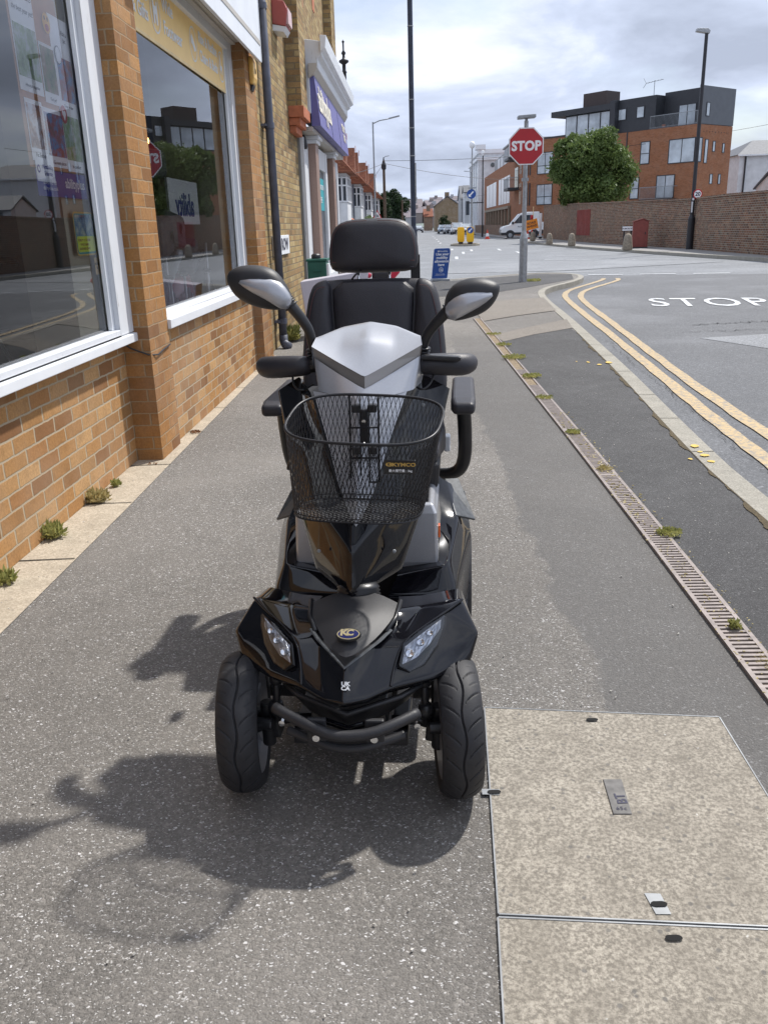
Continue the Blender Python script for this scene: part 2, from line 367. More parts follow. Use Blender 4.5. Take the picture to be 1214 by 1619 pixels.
def glass_pane(name, tint=(0.98, 0.985, 0.99), ior=1.85):
    m, nt, b = new_mat(name); nt.nodes.remove(b); L = nt.links
    out = nt.nodes['Material Output']
    tr = nd(nt, 'ShaderNodeBsdfTransparent', Color=rgba(tint)); gl = nd(nt, 'ShaderNodeBsdfGlossy', Roughness=0.0, Color=(0.95, 0.97, 1.0, 1))
    fr = nd(nt, 'ShaderNodeFresnel', IOR=ior); mx = nt.nodes.new('ShaderNodeMixShader')
    L.new(fr.outputs[0], mx.inputs[0]); L.new(tr.outputs[0], mx.inputs[1]); L.new(gl.outputs[0], mx.inputs[2]); L.new(mx.outputs[0], out.inputs[0])
    return m
def paint_white(name, col=(0.70, 0.72, 0.75), crack=0.6):
    m, nt, b = new_mat(name); L = nt.links; v = objvec(nt)
    mp = nt.nodes.new('ShaderNodeMapping'); mp.inputs['Scale'].default_value = (1, 1, 0.16); L.new(v, mp.inputs[0])
    n = noise(nt, mp.outputs[0], 30.0, 8, 0.7); n2 = noise(nt, v, 2.0, 4)
    c = mixc(nt, gmap(nt, n2, 0.3, 0.7, 0, 0.5), col, tuple(x*0.86 for x in col))
    c = mixc(nt, gmap(nt, n, 0.66-crack*0.1, 0.71, 0, crack*1.6), c, (0.30, 0.28, 0.26))
    L.new(c, b.inputs['Base Color']); b.inputs['Roughness'].default_value = 0.45
    bump(nt, b, n, 0.25, 0.003)
    return m
def dark_glass(name, col, rough=0.08):
    m, nt, b = new_mat(name)
    v = objvec(nt); n = noise(nt, v, 0.7, 3)
    nt.links.new(ramp(nt, n, [(0.35, tuple(x*0.7 for x in col)), (0.65, tuple(min(1, x*1.2) for x in col))]), b.inputs['Base Color'])
    b.inputs['Roughness'].default_value = rough; b.inputs['Specular IOR Level'].default_value = 0.8
    return m
def leather(name, col):
    m, nt, b = new_mat(name); L = nt.links; v = objvec(nt)
    vo = nd(nt, 'ShaderNodeTexVoronoi', Scale=420.0); L.new(v, vo.inputs['Vector'])
    n = noise(nt, v, 7.0, 4)
    L.new(ramp(nt, n, [(0.3, tuple(x*0.8 for x in col)), (0.7, tuple(x*1.25 for x in col))]), b.inputs['Base Color'])
    L.new(gmap(nt, n, 0.3, 0.7, 0.40, 0.52), b.inputs['Roughness']); b.inputs['Specular IOR Level'].default_value = 0.45
    bump(nt, b, mth(nt, 'ADD', vo.outputs['Distance'], mth(nt, 'MULTIPLY', n, 1.5)), 0.22, 0.002)
    return m
def car_paint(name, col, metal=0.0, rough=0.28, coat=1.0, flake=0.0):
    m, nt, b = new_mat(name); L = nt.links; v = objvec(nt)
    n = noise(nt, v, 5.0, 6, 0.6); d = noise(nt, v, 240.0, 3, 0.7)
    c = mixc(nt, gmap(nt, n, 0.35, 0.75, 0, 0.25), col, tuple(min(1, x*1.15+0.012) for x in col))
    if flake: c = mixc(nt, gmap(nt, d, 0.3, 0.7, 0, flake), c, tuple(x*0.7 for x in col))
    L.new(c, b.inputs['Base Color'])
    b.inputs['Metallic'].default_value = metal; b.inputs['Roughness'].default_value = rough
    b.inputs['Coat Weight'].default_value = coat
    L.new(gmap(nt, n, 0.4, 0.8, 0.02, 0.09), b.inputs['Coat Roughness'])
    return m
def foliage(name, lo, hi, sss=0.0):
    m, nt, b = new_mat(name); L = nt.links; v = objvec(nt)
    n = noise(nt, v, 1.1, 4); n2 = noise(nt, v, 9.0, 2)
    c = ramp(nt, mth(nt, 'ADD', mth(nt, 'MULTIPLY', n, 0.55), mth(nt, 'MULTIPLY', n2, 0.45)), [(0.36, lo), (0.62, hi)])
    L.new(c, b.inputs['Base Color']); b.inputs['Roughness'].default_value = 0.55; b.inputs['Specular IOR Level'].default_value = 0.3
    tl = nt.nodes.new('ShaderNodeBsdfTranslucent'); L.new(mixc(nt, 0.5, c, hi), tl.inputs[0])
    ad = nt.nodes.new('ShaderNodeMixShader'); ad.inputs[0].default_value = 0.28
    L.new(b.outputs[0], ad.inputs[1]); L.new(tl.outputs[0], ad.inputs[2]); L.new(ad.outputs[0], nt.nodes['Material Output'].inputs[0])
    return m
M = {}
M['pave'] = asphalt('pavement asphalt', (0.195, 0.182, 0.166), (0.70, 0.68, 0.65), 0.32, 118.0, 0.38, repair=(0.105, 0.103, 0.102))
M['pave_dark'] = asphalt('dark pavement asphalt', (0.078, 0.077, 0.078), (0.28, 0.275, 0.27), 0.20, 130.0, 0.3)
M['pave_mid'] = asphalt('repaired pavement asphalt', (0.115, 0.115, 0.117), (0.34, 0.33, 0.32), 0.17, 120.0, 0.25)
M['pave_beige'] = asphalt('beige trench reinstatement', (0.24, 0.215, 0.185), (0.42, 0.39, 0.34), 0.25, 110.0, 0.2)
M['road'] = asphalt('side road asphalt', (0.155, 0.16, 0.17), (0.33, 0.33, 0.34), 0.25, 60.0, 0.3)
M['road_far'] = asphalt('main road asphalt', (0.225, 0.235, 0.25), (0.42, 0.43, 0.44), 0.3, 40.0, 0.22)
M['road_patch'] = asphalt('pale road patch', (0.25, 0.26, 0.275), (0.46, 0.46, 0.47), 0.3, 50.0, 0.2)
M['cover'] = concrete('cover concrete', (0.30, 0.268, 0.22), (0.155, 0.14, 0.118), (0.52, 0.475, 0.40))
M['hole'] = simple('dark key hole', (0.004, 0.004, 0.004), 0.9)
M['strip'] = concrete('sandy concrete strip', (0.50, 0.43, 0.33), (0.30, 0.25, 0.19), (0.62, 0.55, 0.44), stains=0.35)
M['kerb'] = concrete('kerb concrete', (0.36, 0.34, 0.29), (0.22, 0.21, 0.18), (0.48, 0.45, 0.39), stains=0.4)
M['moss'] = concrete('mossy kerb dirt', (0.09, 0.07, 0.035), (0.04, 0.03, 0.02), (0.16, 0.12, 0.06))
M['far_pave'] = concrete('far pavement', (0.30, 0.29, 0.28), (0.2, 0.2, 0.2), (0.38, 0.37, 0.36))
M['seal'] = simple('joint metal', (0.24, 0.25, 0.26), 0.5, 0.4, 0.3)
M['joint'] = simple('joint dirt', (0.05, 0.045, 0.035), 0.9)
M['drainmetal'] = simple('drain cast metal', (0.25, 0.215, 0.20), 0.6, 0.2, 0.25, 30)
M['draindirt'] = concrete('drain silt', (0.27, 0.20, 0.13), (0.06, 0.05, 0.03), (0.48, 0.38, 0.25))
M['brick'] = brick('orange shop brick', [(0.33,0.165,0.06),(0.51,0.275,0.105),(0.40,0.205,0.075),(0.59,0.355,0.16),(0.24,0.115,0.05),(0.47,0.235,0.09)], (0.45,0.37,0.26), stain=(0.50,0.38,0.27), stain_amt=0.35)
M['brick_pier'] = brick('pier brick', [(0.31,0.145,0.05),(0.44,0.225,0.078),(0.37,0.175,0.058),(0.50,0.27,0.105),(0.23,0.105,0.04)], (0.36,0.26,0.16), mj=0.007)
M['ybrick'] = brick('yellow stock brick', [(0.30,0.20,0.09),(0.52,0.39,0.18),(0.40,0.28,0.12),(0.60,0.47,0.25),(0.20,0.13,0.07),(0.46,0.30,0.14),(0.36,0.22,0.10)], (0.24,0.19,0.12), mj=0.014, stain=(0.16,0.11,0.06), stain_amt=0.6)
M['wallbrick'] = brick('old boundary wall brick', [(0.16,0.07,0.045),(0.28,0.13,0.075),(0.10,0.065,0.05),(0.34,0.20,0.12),(0.22,0.10,0.06),(0.30,0.24,0.17)], (0.36,0.32,0.26), bw=0.23, bh=0.082, mj=0.016, stain=(0.10,0.08,0.06), stain_amt=0.7)
M['redbrick'] = brick('painted red wall patch', [(0.24,0.05,0.04),(0.28,0.06,0.048),(0.22,0.045,0.037)], (0.28,0.06,0.05), bw=0.23, bh=0.082, mj=0.01, stain_amt=0.1)
M['flatbrick'] = brick('flats orange brick', [(0.34,0.145,0.075),(0.41,0.18,0.095),(0.31,0.125,0.065),(0.37,0.16,0.08)], (0.36,0.20,0.12), stain_amt=0.12, bmp=0.2)
M['tanbrick'] = brick('tan gable brick', [(0.25,0.18,0.11),(0.33,0.25,0.16),(0.28,0.20,0.12)], (0.28,0.23,0.17), stain_amt=0.3, bmp=0.2)
M['redtile'] = brick('red clay roof tiles', [(0.26,0.09,0.05),(0.34,0.13,0.075),(0.22,0.075,0.045),(0.38,0.16,0.09)], (0.10,0.04,0.03), bw=0.17, bh=0.10, mj=0.012, stain=(0.12,0.09,0.06), stain_amt=0.4)
M['terracotta'] = simple('terracotta', (0.46, 0.15, 0.07), 0.7, 0, 0.2, 12, 0.3, 80)
M['granite'] = simple('pink brown granite', (0.30, 0.20, 0.16), 0.4, 0, 0.45, 120)
M['white'] = paint_white('white window paint')
M['pvc'] = simple('white pvc sill', (0.76, 0.78, 0.81), 0.32, 0, 0.05, 4)
M['board'] = simple('white fascia board', (0.74, 0.77, 0.81), 0.4, 0, 0.06, 3)
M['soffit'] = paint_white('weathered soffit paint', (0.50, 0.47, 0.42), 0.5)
M['glass'] = glass_pane('shop window glass')
M['navy'] = simple('navy painted iron', (0.035, 0.045, 0.075), 0.45, 0.1, 0.2)
M['gutter'] = simple('blue grey drainpipe', (0.085, 0.095, 0.13), 0.5, 0, 0.25)
M['blackmetal'] = simple('black paint', (0.02, 0.02, 0.025), 0.45, 0.1, 0.2)
M['galv'] = simple('galvanised steel', (0.36, 0.37, 0.38), 0.5, 0.55, 0.2, 14)
M['greymetal'] = simple('grey painted steel', (0.28, 0.30, 0.32), 0.5, 0.2, 0.15)
M['purple'] = simple('purple signboard', (0.13, 0.125, 0.33), 0.5, 0, 0.06)
M['bluebanner'] = simple('blue banner', (0.055, 0.06, 0.30), 0.5, 0, 0.06)
M['signwhite'] = simple('sign white', (0.82, 0.84, 0.86), 0.45, 0, 0.03)
M['cream'] = simple('cream lettering', (0.85, 0.80, 0.66), 0.5, 0, 0.05)
M['yellowsign'] = simple('yellow window sign', (0.98, 0.68, 0.27), 0.5, 0, 0.05)
M['red'] = simple('sign red', (0.42, 0.012, 0.02), 0.4, 0, 0.05)
M['blue'] = simple('sign blue', (0.012, 0.07, 0.30), 0.4, 0, 0.06)
M['yellowpl'] = simple('yellow plastic', (0.85, 0.48, 0.01), 0.4, 0, 0.06)
M['orange'] = simple('orange sign', (0.90, 0.30, 0.03), 0.45, 0, 0.06)
M['teal'] = simple('teal poster', (0.03, 0.33, 0.38), 0.5, 0, 0.06)
M['green'] = simple('green plastic box', (0.012, 0.10, 0.075), 0.45, 0, 0.12)
M['alarm_y'] = simple('yellow alarm plastic', (0.72, 0.45, 0.12), 0.4)
M['alarm_r'] = simple('faded red alarm plastic', (0.40, 0.10, 0.09), 0.5)
M['cab_red'] = simple('dull red cabinet', (0.21, 0.045, 0.035), 0.55, 0, 0.15, 6, 0.2)
M['stone'] = simple('weathered stone', (0.26, 0.22, 0.17), 0.9, 0, 0.35, 14, 0.5, 60)
M['charcoal'] = simple('charcoal cladding', (0.035, 0.038, 0.045), 0.5, 0.1, 0.12, 3)
M['slategrey'] = simple('grey side cladding', (0.10, 0.11, 0.125), 0.5, 0.1, 0.08, 2)
M['curtain'] = dark_glass('curtained window glass', (0.52, 0.58, 0.63), 0.12)
M['dglass'] = dark_glass('dark window glass', (0.05, 0.06, 0.075), 0.05)
M['render_w'] = simple('white render', (0.62, 0.64, 0.66), 0.8, 0, 0.12, 1.5)
M['render_g'] = simple('grey render', (0.36, 0.37, 0.38), 0.8, 0, 0.18, 1.5)
M['slate'] = simple('slate roof', (0.12, 0.125, 0.14), 0.7, 0, 0.25, 5)
M['darkroof'] = simple('dark gable roof', (0.05, 0.04, 0.04), 0.8, 0, 0.25, 5)
M['interior'] = simple('shop interior paint', (0.22, 0.215, 0.20), 0.8, 0, 0.1, 2)
M['beige'] = simple('beige window reveal', (0.42, 0.40, 0.31), 0.7, 0, 0.06, 2)
M['carpet'] = simple('shop carpet', (0.05, 0.05, 0.055), 0.95, 0, 0.3, 20)
M['chrome'] = simple('chrome', (0.75, 0.76, 0.78), 0.16, 1.0, 0.04)
M['rubber'] = simple('tyre rubber', (0.020, 0.020, 0.023), 0.62, 0, 0.25, 30, 0.12, 400)
M['paper'] = simple('poster paper', (0.88, 0.90, 0.93), 0.6, 0, 0.04)
M['ink'] = simple('dark ink', (0.02, 0.02, 0.05), 0.6)
M['bark'] = simple('bark', (0.10, 0.07, 0.05), 0.9, 0, 0.4, 20, 0.5)
M['leaf'] = foliage('street tree leaves', (0.038, 0.072, 0.022), (0.17, 0.235, 0.07))
M['leaf_dark'] = foliage('dark evergreen leaves', (0.010, 0.022, 0.010), (0.035, 0.065, 0.025))
M['weed'] = foliage('weed leaves', (0.17, 0.20, 0.055), (0.46, 0.44, 0.16))
M['weed_dry'] = foliage('dry weeds', (0.26, 0.22, 0.08), (0.55, 0.46, 0.22))
M['brownleaf'] = simple('fallen brown leaves', (0.22, 0.10, 0.04), 0.8, 0, 0.4, 40)
# ================================================================ ground
def flat(name, pts, z, mat, **k):
    return tag(MB().sheet(pts, z).build(name, mat, fix=False), kind='structure', **k)
road = flat('road', [(-300, -60), (300, -60), (300, 400), (-300, 400)], -0.112, M['road_far'])
flat('side_road', [(1.6, -12), (60, -12), (60, 10), (24, 19.5), (10, 23.0), (5.2, 24.4), (2.0, 24.0), (2.0, 10)], -0.106, M['road'])
flat('road_patch', [(3.6, 11.0), (5.2, 11.4), (9.0, 10.6), (13, 6.0), (9, 4.6), (5.5, 7.2), (4.3, 9.4)], -0.102, M['road_patch'])
flat('junction_patch', [(1.0, 27.6), (4.5, 27.4), (10.5, 30.2), (9.5, 32.5), (5, 34.5), (0.8, 31.0)], -0.102, M['road_patch'])
kerbline = smooth_open([(1.66, -10), (1.733, 4.05), (1.814, 5.44), (2.007, 7.9), (2.125, 9.86), (2.317, 13.03), (2.43, 15.8), (2.62, 17.9), (3.0, 19.2), (3.75, 20.6), (4.30, 22.2), (4.42, 23.6), (3.9, 24.7), (2.95, 24.6), (1.79, 23.6), (0.99, 22.8), (-1.0, 21.9), (-4.0, 21.0), (-12.0, 19.6)], 3)
inner = offset_line(kerbline, -0.13)
pv = MB().slab(kerbline_in := [(-12.0, -10)] + [p for p in inner], -0.11, 0.0)
tag(pv.build('pavement', M['pave']), kind='structure')
kb = MB(); strip(kb, kerbline, -0.13, 0.0, -0.11, 0.006)
tag(kb.build('kerb', M['kerb'], bevel=0.0), kind='structure')
kj = MB()
acc = 0.0
for i in range(1, len(kerbline)):
    a, b_ = kerbline[i-1], kerbline[i]; acc += math.hypot(b_[0]-a[0], b_[1]-a[1])
    if acc > 0.9 and a[1] > 1:
        acc = 0; tx, ty = b_[0]-a[0], b_[1]-a[1]; l = math.hypot(tx, ty); tx /= l; ty /= l
        kj.sheet([(a[0]-ty*0.13, a[1]+tx*0.13), (a[0], a[1]), (a[0]+tx*0.008, a[1]+ty*0.008), (a[0]-ty*0.13+tx*0.008, a[1]+tx*0.13+ty*0.008)], 0.0085)
tag(kj.build('kerb_joints', M['joint'], fix=False), kind='structure')
def lerp_line(line, y):
    for i in range(len(line)-1):
        a, b_ = line[i], line[i+1]
        if a[1] <= y <= b_[1]: t = (y-a[1])/(b_[1]-a[1]); return a[0]+(b_[0]-a[0])*t
    return line[-1][0]
drainL = [(1.035, -3), (1.016, 2.2), (1.010, 3.81), (0.993, 5.54), (0.96, 8.0), (0.885, 13.0)]
DW = 0.10
def dl(y): return lerp_line(drainL, y)
ys = [-3+i*0.5 for i in range(0, 33)]
# dark newer tarmac between the drain and the kerb, and a repaired band left of the drain
flat('pavement_dark_strip', [(dl(y)+DW+0.012, y) for y in ys if y <= 11.3] + [(2.06, 11.45)] + [(lerp_line(inner, y)-0.004, y) for y in reversed(ys) if y <= 11.3], 0.004, M['pave_dark'])
#flat('pavement_repair', [(0.46, 6.6), (0.50, 4.5), (0.515, 3.2), (0.56, 2.45), (0.9, 2.3)] + [(dl(y)-0.012, y) for y in ys if 2.3 <= y <= 12.5] + [(0.62, 12.5), (0.5, 9)], 0.004, M['pave_mid'])
flat('pavement_beige_band', [(1.0, 10.95), (1.06, 10.3), (1.5, 10.9), (2.09, 11.5), (2.20, 12.6), (1.6, 11.8)], 0.008, M['pave_beige'])
flat('pavement_beige_band', [(0.97, 15.6), (1.0, 12.6), (1.5, 13.2), (2.26, 13.9), (2.42, 16.4), (1.9, 16.2)], 0.008, M['pave_beige'])
flat('pavement_corner_patch', [(0.3, 17.3), (1.4, 17.6), (2.6, 19.4), (3.9, 21.6), (4.2, 23.6), (3.4, 24.2), (1.9, 23.0), (0.2, 21.6)], 0.004, M['pave_dark'])
#flat('pavement_scuff', [(-0.5, 9.6), (0.75, 9.9), (0.8, 10.4), (-0.5, 10.1)], 0.004, M['pave_dark'])
# concrete strip at the foot of the shop wall
cs = flat('concrete_strip', [(-1.80, -8), (-1.50, -8), (-1.505, 4.1), (-1.53, 6.1), (-1.555, 8.4), (-1.56, 9.6), (-1.80, 9.6)], 0.004, M['strip'])
jt = MB()
for y in (-0.4, 0.7, 1.8, 2.62, 3.42, 4.22, 4.98, 5.86, 6.7, 7.6, 8.5):
    jt.sheet([(-1.75, y-0.02), (-1.51, y), (-1.51, y+0.008), (-1.75, y-0.01)], 0.007)
tag(jt.build('strip_joints', M['joint'], fix=False), kind='structure')
# moss and dirt along the inside of the kerb
def blotchy(pts, w0, w1, seed, z, name, mat, n=90):
    rnd = random.Random(seed); mb = MB(); out = []
    for i in range(n+1):
        y = pts[0]+(pts[1]-pts[0])*i/n; k = lerp_line(inner, y)
        out.append((k-0.003, y, k-w0-w1*max(0, .35+.4*math.sin(y*3.1+seed)+.3*math.sin(y*8.7)+.25*math.sin(y*21)+rnd.uniform(-.12,.12))))
    for i in range(n):
        a, b_ = out[i], out[i+1]; mb.sheet([(a[2], a[1]), (a[0], a[1]), (b_[0], b_[1]), (b_[2], b_[1])], z)
    return tag(mb.build(name, mat, fix=False), kind='structure')
blotchy((3.0, 11.0), 0.008, 0.034, 3, 0.008, 'kerb_dirt', M['moss'], 420)
# far pavement along the boundary wall
farkerb = smooth_open([(13.5, 10), (12.9, 20), (12.2, 26), (11.708, 29.6), (10.9, 34.5), (9.7, 44.6), (9.07, 51.9), (8.7, 59.4), (8.6, 66), (8.75, 73), (9.6, 77), (11.2, 79)], 2)
fp = MB(); a = farkerb; b_ = offset_line(farkerb, 6.0)
fp.slab([p for p in a] + [(30, 79), (30, 10)], -0.11, 0.0)
tag(fp.build('far_pavement', M['far_pave']), kind='structure')
fk = MB(); strip(fk, farkerb, -0.16, 0.0, -0.11, 0.012); tag(fk.build('far_kerb', M['kerb']), kind='structure')
# left pavement by the terrace
lp = MB().slab([(-30, 29), (-2.6, 27.5), (-1.35, 29), (-1.0, 60), (-0.6, 120), (-30, 120)], -0.11, 0.0); tag(lp.build('terrace_pavement', M['far_pave']), kind='structure')
rp = MB().slab([(8.9, 84), (9.2, 84), (30, 84), (30, 220), (8.2, 220), (8.6, 130)], -0.11, 0.0); tag(rp.build('street_pavement', M['far_pave']), kind='structure')
# ---- painted markings (each painted mark lies 4 mm above what it is on)
M['ylines'] = worn_paint('worn double yellow paint', (0.52, 0.385, 0.205), (0.20, 0.195, 0.19), 0.05, 22.0)
M['ymark'] = worn_paint('sprayed yellow marks', (0.66, 0.46, 0.10), (0.14, 0.14, 0.14), -0.0, 30)
M['wmark'] = worn_paint('worn white road paint', (0.66, 0.68, 0.70), (0.24, 0.24, 0.25), 0.2, 6)
MARKS = 'painted lines on the side road'
yl1 = smooth_open([(1.95, 1.0), (2.08, 3.6), (2.175, 5.15), (2.28, 6.9), (2.498, 9.9), (2.76, 13.9), (2.93, 16.6), (3.12, 18.4), (3.55, 19.8), (4.30, 21.4), (4.9, 22.8), (4.95, 23.2)], 3)
yl2 = smooth_open([(2.24, 1.0), (2.36, 3.6), (2.43, 5.4), (2.507, 7.3), (2.74, 10.5), (3.0, 13.9), (3.2, 16.6), (3.42, 18.2), (3.82, 19.5), (4.55, 21.0), (5.2, 22.4), (5.3, 23.1)], 3)
for k, y in enumerate((yl1, yl2)):
    mb = MB(); rnd = random.Random(k+5)
    a = offset_line(y, -0.058); b_ = offset_line(y, 0.058); n = len(y)
    a = [(p[0]+rnd.uniform(-.008, .008), p[1]) for p in a]; b_ = [(p[0]+rnd.uniform(-.008, .008), p[1]) for p in b_]
    mb.add([(p[0], p[1], -0.098) for p in a] + [(p[0], p[1], -0.098) for p in b_], [(i, i+1, n+i+1, n+i) for i in range(n-1)])
    tag(mb.build('yellow_line', M['ylines'], fix=False), kind='structure')
# STOP on the side road, read by drivers coming from the right of the photograph
st = text('stop_lettering', 'STOP', 2.30, M['wmark'], None, (5.25, 15.75, -0.0975), (1.0, -0.25, 0), (0.2, 1, 0), 'CENTER', 0.0, 0.012, 0.345, 1.12)
tag(st, kind='structure')
ym = MB()
for (x, y, w, l) in ((1.705, 5.02, .06, .05), (1.70, 4.80, .07, .06), (1.60, 4.86, .05, .04), (1.725, 8.57, .07, .09), (1.80, 8.4, .08, .08), (1.62, 8.62, .03, .06)):
    rnd = random.Random(int(x*1000+y*10)); n = 10
    w *= .6; l *= .5; ym.sheet([(x+math.cos(t*2*math.pi/n)*w*0.5*rnd.uniform(.6, 1.15), y+math.sin(t*2*math.pi/n)*l*rnd.uniform(.6, 1.15)) for t in range(n)], 0.010)
tag(ym.build('yellow_marks', M['ymark'], fix=False), kind='structure')
ym2 = MB()
for (x, y, w, l) in ((1.715, 5.15, .10, .06), (1.705, 4.93, .10, .05), (1.915, 8.50, .10, .10)):
    rnd = random.Random(int(x*1000+y*10)); n = 10
    w *= .7; l *= .6; ym2.sheet([(x+math.cos(t*2*math.pi/n)*w*0.5*rnd.uniform(.6, 1.15), y+math.sin(t*2*math.pi/n)*l*rnd.uniform(.6, 1.15)) for t in range(n)], 0.0125)
tag(ym2.build('yellow_kerb_marks', M['ymark'], fix=False), kind='structure')
wm = MB()
def dash(x0, y0, x1, y1, w=0.12):
    tx, ty = x1-x0, y1-y0; l = math.hypot(tx, ty); nx, ny = -ty/l*w/2, tx/l*w/2
    wm.sheet([(x0-nx, y0-ny), (x1-nx, y1-ny), (x1+nx, y1+ny), (x0+nx, y0+ny)], -0.1)
for (x, y) in ((2.6, 46), (2.3, 53), (2.2, 73), (2.3, 82), (2.4, 92), (2.5, 104), (2.6, 118), (1.9, 39), (4.9, 50), (5.3, 44), (3.3, 50)):
    dash(x, y, x+0.15, y+3.2, 0.14)
for k in range(3): dash(4.9+k*1.35, 24.9-k*0.35, 5.8+k*1.35, 24.65-k*0.35, 0.22)
for k in range(0): dash(1.0+k*1.5, 29.5+k*0.1, 1.9+k*1.5, 29.6+k*0.1, 0.18)
dash(5.3, 36, 9.8, 33.0, 0.12); dash(2.0, 27.2, 5.5, 26.6, 0.10); dash(6.0, 40, 9.4, 38.5, 0.1)
tag(wm.build('white_road_markings', M['wmark'], fix=False), kind='structure')
# cracks in the side road
M['crack'] = simple('road crack', (0.02, 0.02, 0.02), 0.95)
cr = MB(); rnd = random.Random(4)
def crack(x0, y0, x1, y1, w, n=26):
    pts = [(x0+(x1-x0)*i/n+rnd.uniform(-.03, .03), y0+(y1-y0)*i/n+rnd.uniform(-.09, .09)) for i in range(n+1)]
    for i in range(n):
        a, b_ = pts[i], pts[i+1]; tx, ty = b_[0]-a[0], b_[1]-a[1]; l = math.hypot(tx, ty); ww = w*rnd.uniform(.3, 1.1)
        cr.sheet([(a[0]+ty/l*ww, a[1]-tx/l*ww), (b_[0]+ty/l*ww, b_[1]-tx/l*ww), (b_[0]-ty/l*ww, b_[1]+tx/l*ww), (a[0]-ty/l*ww, a[1]+tx/l*ww)], -0.096)
crack(3.5, 11.6, 6.5, 11.9, 0.006, 60); crack(3.9, 12.4, 6.4, 12.9, 0.011, 60); crack(2.05, 4.6, 2.44, 11.0, 0.002, 90)
tag(cr.build('road_cracks', M['crack'], fix=False), kind='structure')
# ================================================================ pavement furniture
dr = thing('drain_channel', 'long slotted metal drainage channel set in the pavement, silted with weeds', 'drain', (0, 0, 0))
rails = MB(); sl = MB(); bed = MB()
yy = [-3+i*0.25 for i in range(0, 65)]
for i in range(len(yy)-1):
    y0, y1 = yy[i], yy[i+1]; a, b_ = dl(y0), dl(y1)
    for o0, o1 in ((-0.006, 0.010), (DW-0.010, DW+0.006)):
        rails.slab([(a+o0, y0), (a+o1, y0), (b_+o1, y1), (b_+o0, y1)], -0.004, 0.0135)
    bed.sheet([(a+0.008, y0), (a+DW-0.008, y0), (b_+DW-0.008, y1), (b_+0.008, y1)], 0.0065)
y = 1.4; rnd = random.Random(11)
while y < 8.2:
    if not (7.35 < y < 7.9):
        a = dl(y); sl.slab([(a+0.008, y), (a+DW-0.008, y), (a+DW-0.008, y+0.0145), (a+0.008, y+0.0145)], 0.0068, 0.0125)
    y += 0.028
for (y0, y1) in ((6.85, 6.87), (5.62, 5.68), (4.55, 4.57)):
    sl.slab([(dl(y0)+.008, y0), (dl(y0)+DW-.008, y0), (dl(y0)+DW-.008, y1), (dl(y0)+.008, y1)], 0.0069, 0.0128)
rails.build('frame', M['drainmetal'], dr); sl.build('grating', M['drainmetal'], dr); bed.build('silt', M['draindirt'], dr, fix=False)
# covers
M['plate'] = simple('worn iron plate', (0.13, 0.125, 0.12), 0.6, 0.2, 0.3, 40)
def cover(name, label, pts, holes, plate=None, bt=None):
    t = thing(name, label, 'manhole cover', (pts[0][0], pts[0][1], 0)); o = Vector((pts[0][0], pts[0][1]))
    q = [(p[0]-o.x, p[1]-o.y) for p in pts]
    MB().slab(q, -0.02, 0.006).build('concrete_infill', M['cover'], t)
    e = MB(); n = len(q)
    for i in range(n):
        a, b_ = Vector(q[i]), Vector(q[(i+1) % n]); d = (b_-a).normalized(); nn = Vector((-d.y, d.x))
        e.slab([tuple(a-nn*0.0025), tuple(b_-nn*0.0025), tuple(b_+nn*0.001), tuple(a+nn*0.001)], -0.01, 0.0075)
    e.build('metal_edge', M['seal'], t)
    for (x, y, s) in holes:
        if s:
            MB().sheet([(x-o.x+a, y-o.y+b_) for a, b_ in s], 0.0080).build('key_plate', M['seal'], t, fix=False)
        mb = MB(); mb.sheet([(x-o.x+0.011*math.cos(k*math.pi/8)*(1)+(0.006 if math.cos(k*math.pi/8) > 0 else -0.006), y-o.y+0.0075*math.sin(k*math.pi/8)) for k in range(16)], 0.0100)
        mb.build('key_hole', M['hole'], t, fix=False)
    return t, o
c1, o1 = cover('manhole_cover', 'large square concrete-filled cover with lettered metal plate beside the scooter wheel', [(0.152, 1.392), (0.838, 1.352), (0.842, 2.118), (0.186, 2.178)],
      [(0.483, 2.106, None), (0.178, 1.784, [(-.03, -.008), (.012, -.010), (.014, .012), (-.03, .014)]), (0.483, 1.416, [(-0.013, -0.026), (0.018, -0.026), (0.011, 0.030), (-0.022, 0.032)])])
MB().slab([(0.452-o1.x, 1.70-o1.y), (0.497-o1.x, 1.70-o1.y), (0.503-o1.x, 1.834-o1.y), (0.456-o1.x, 1.834-o1.y)], 0.004, 0.0092).build('plate', M['plate'], c1, bevel=0.002)
text('lettering', 'BT', 0.034, M['ink'], c1, (0.484-o1.x, 1.755-o1.y, 0.0099), (-0.05, 1, 0), (-1, -0.05, 0), ext=0.0003, bold=0.0008)
text('number', '65c', 0.018, M['ink'], c1, (0.476-o1.x, 1.718-o1.y, 0.0099), (1, 0, 0), (0, 1, 0), ext=0.0003)
cover('manhole_cover', 'concrete-filled cover nearest the viewer at the foot of the photograph', [(0.110, 0.60), (0.835, 0.57), (0.838, 1.342), (0.150, 1.382)], [(0.488, 1.346-.018, None)])
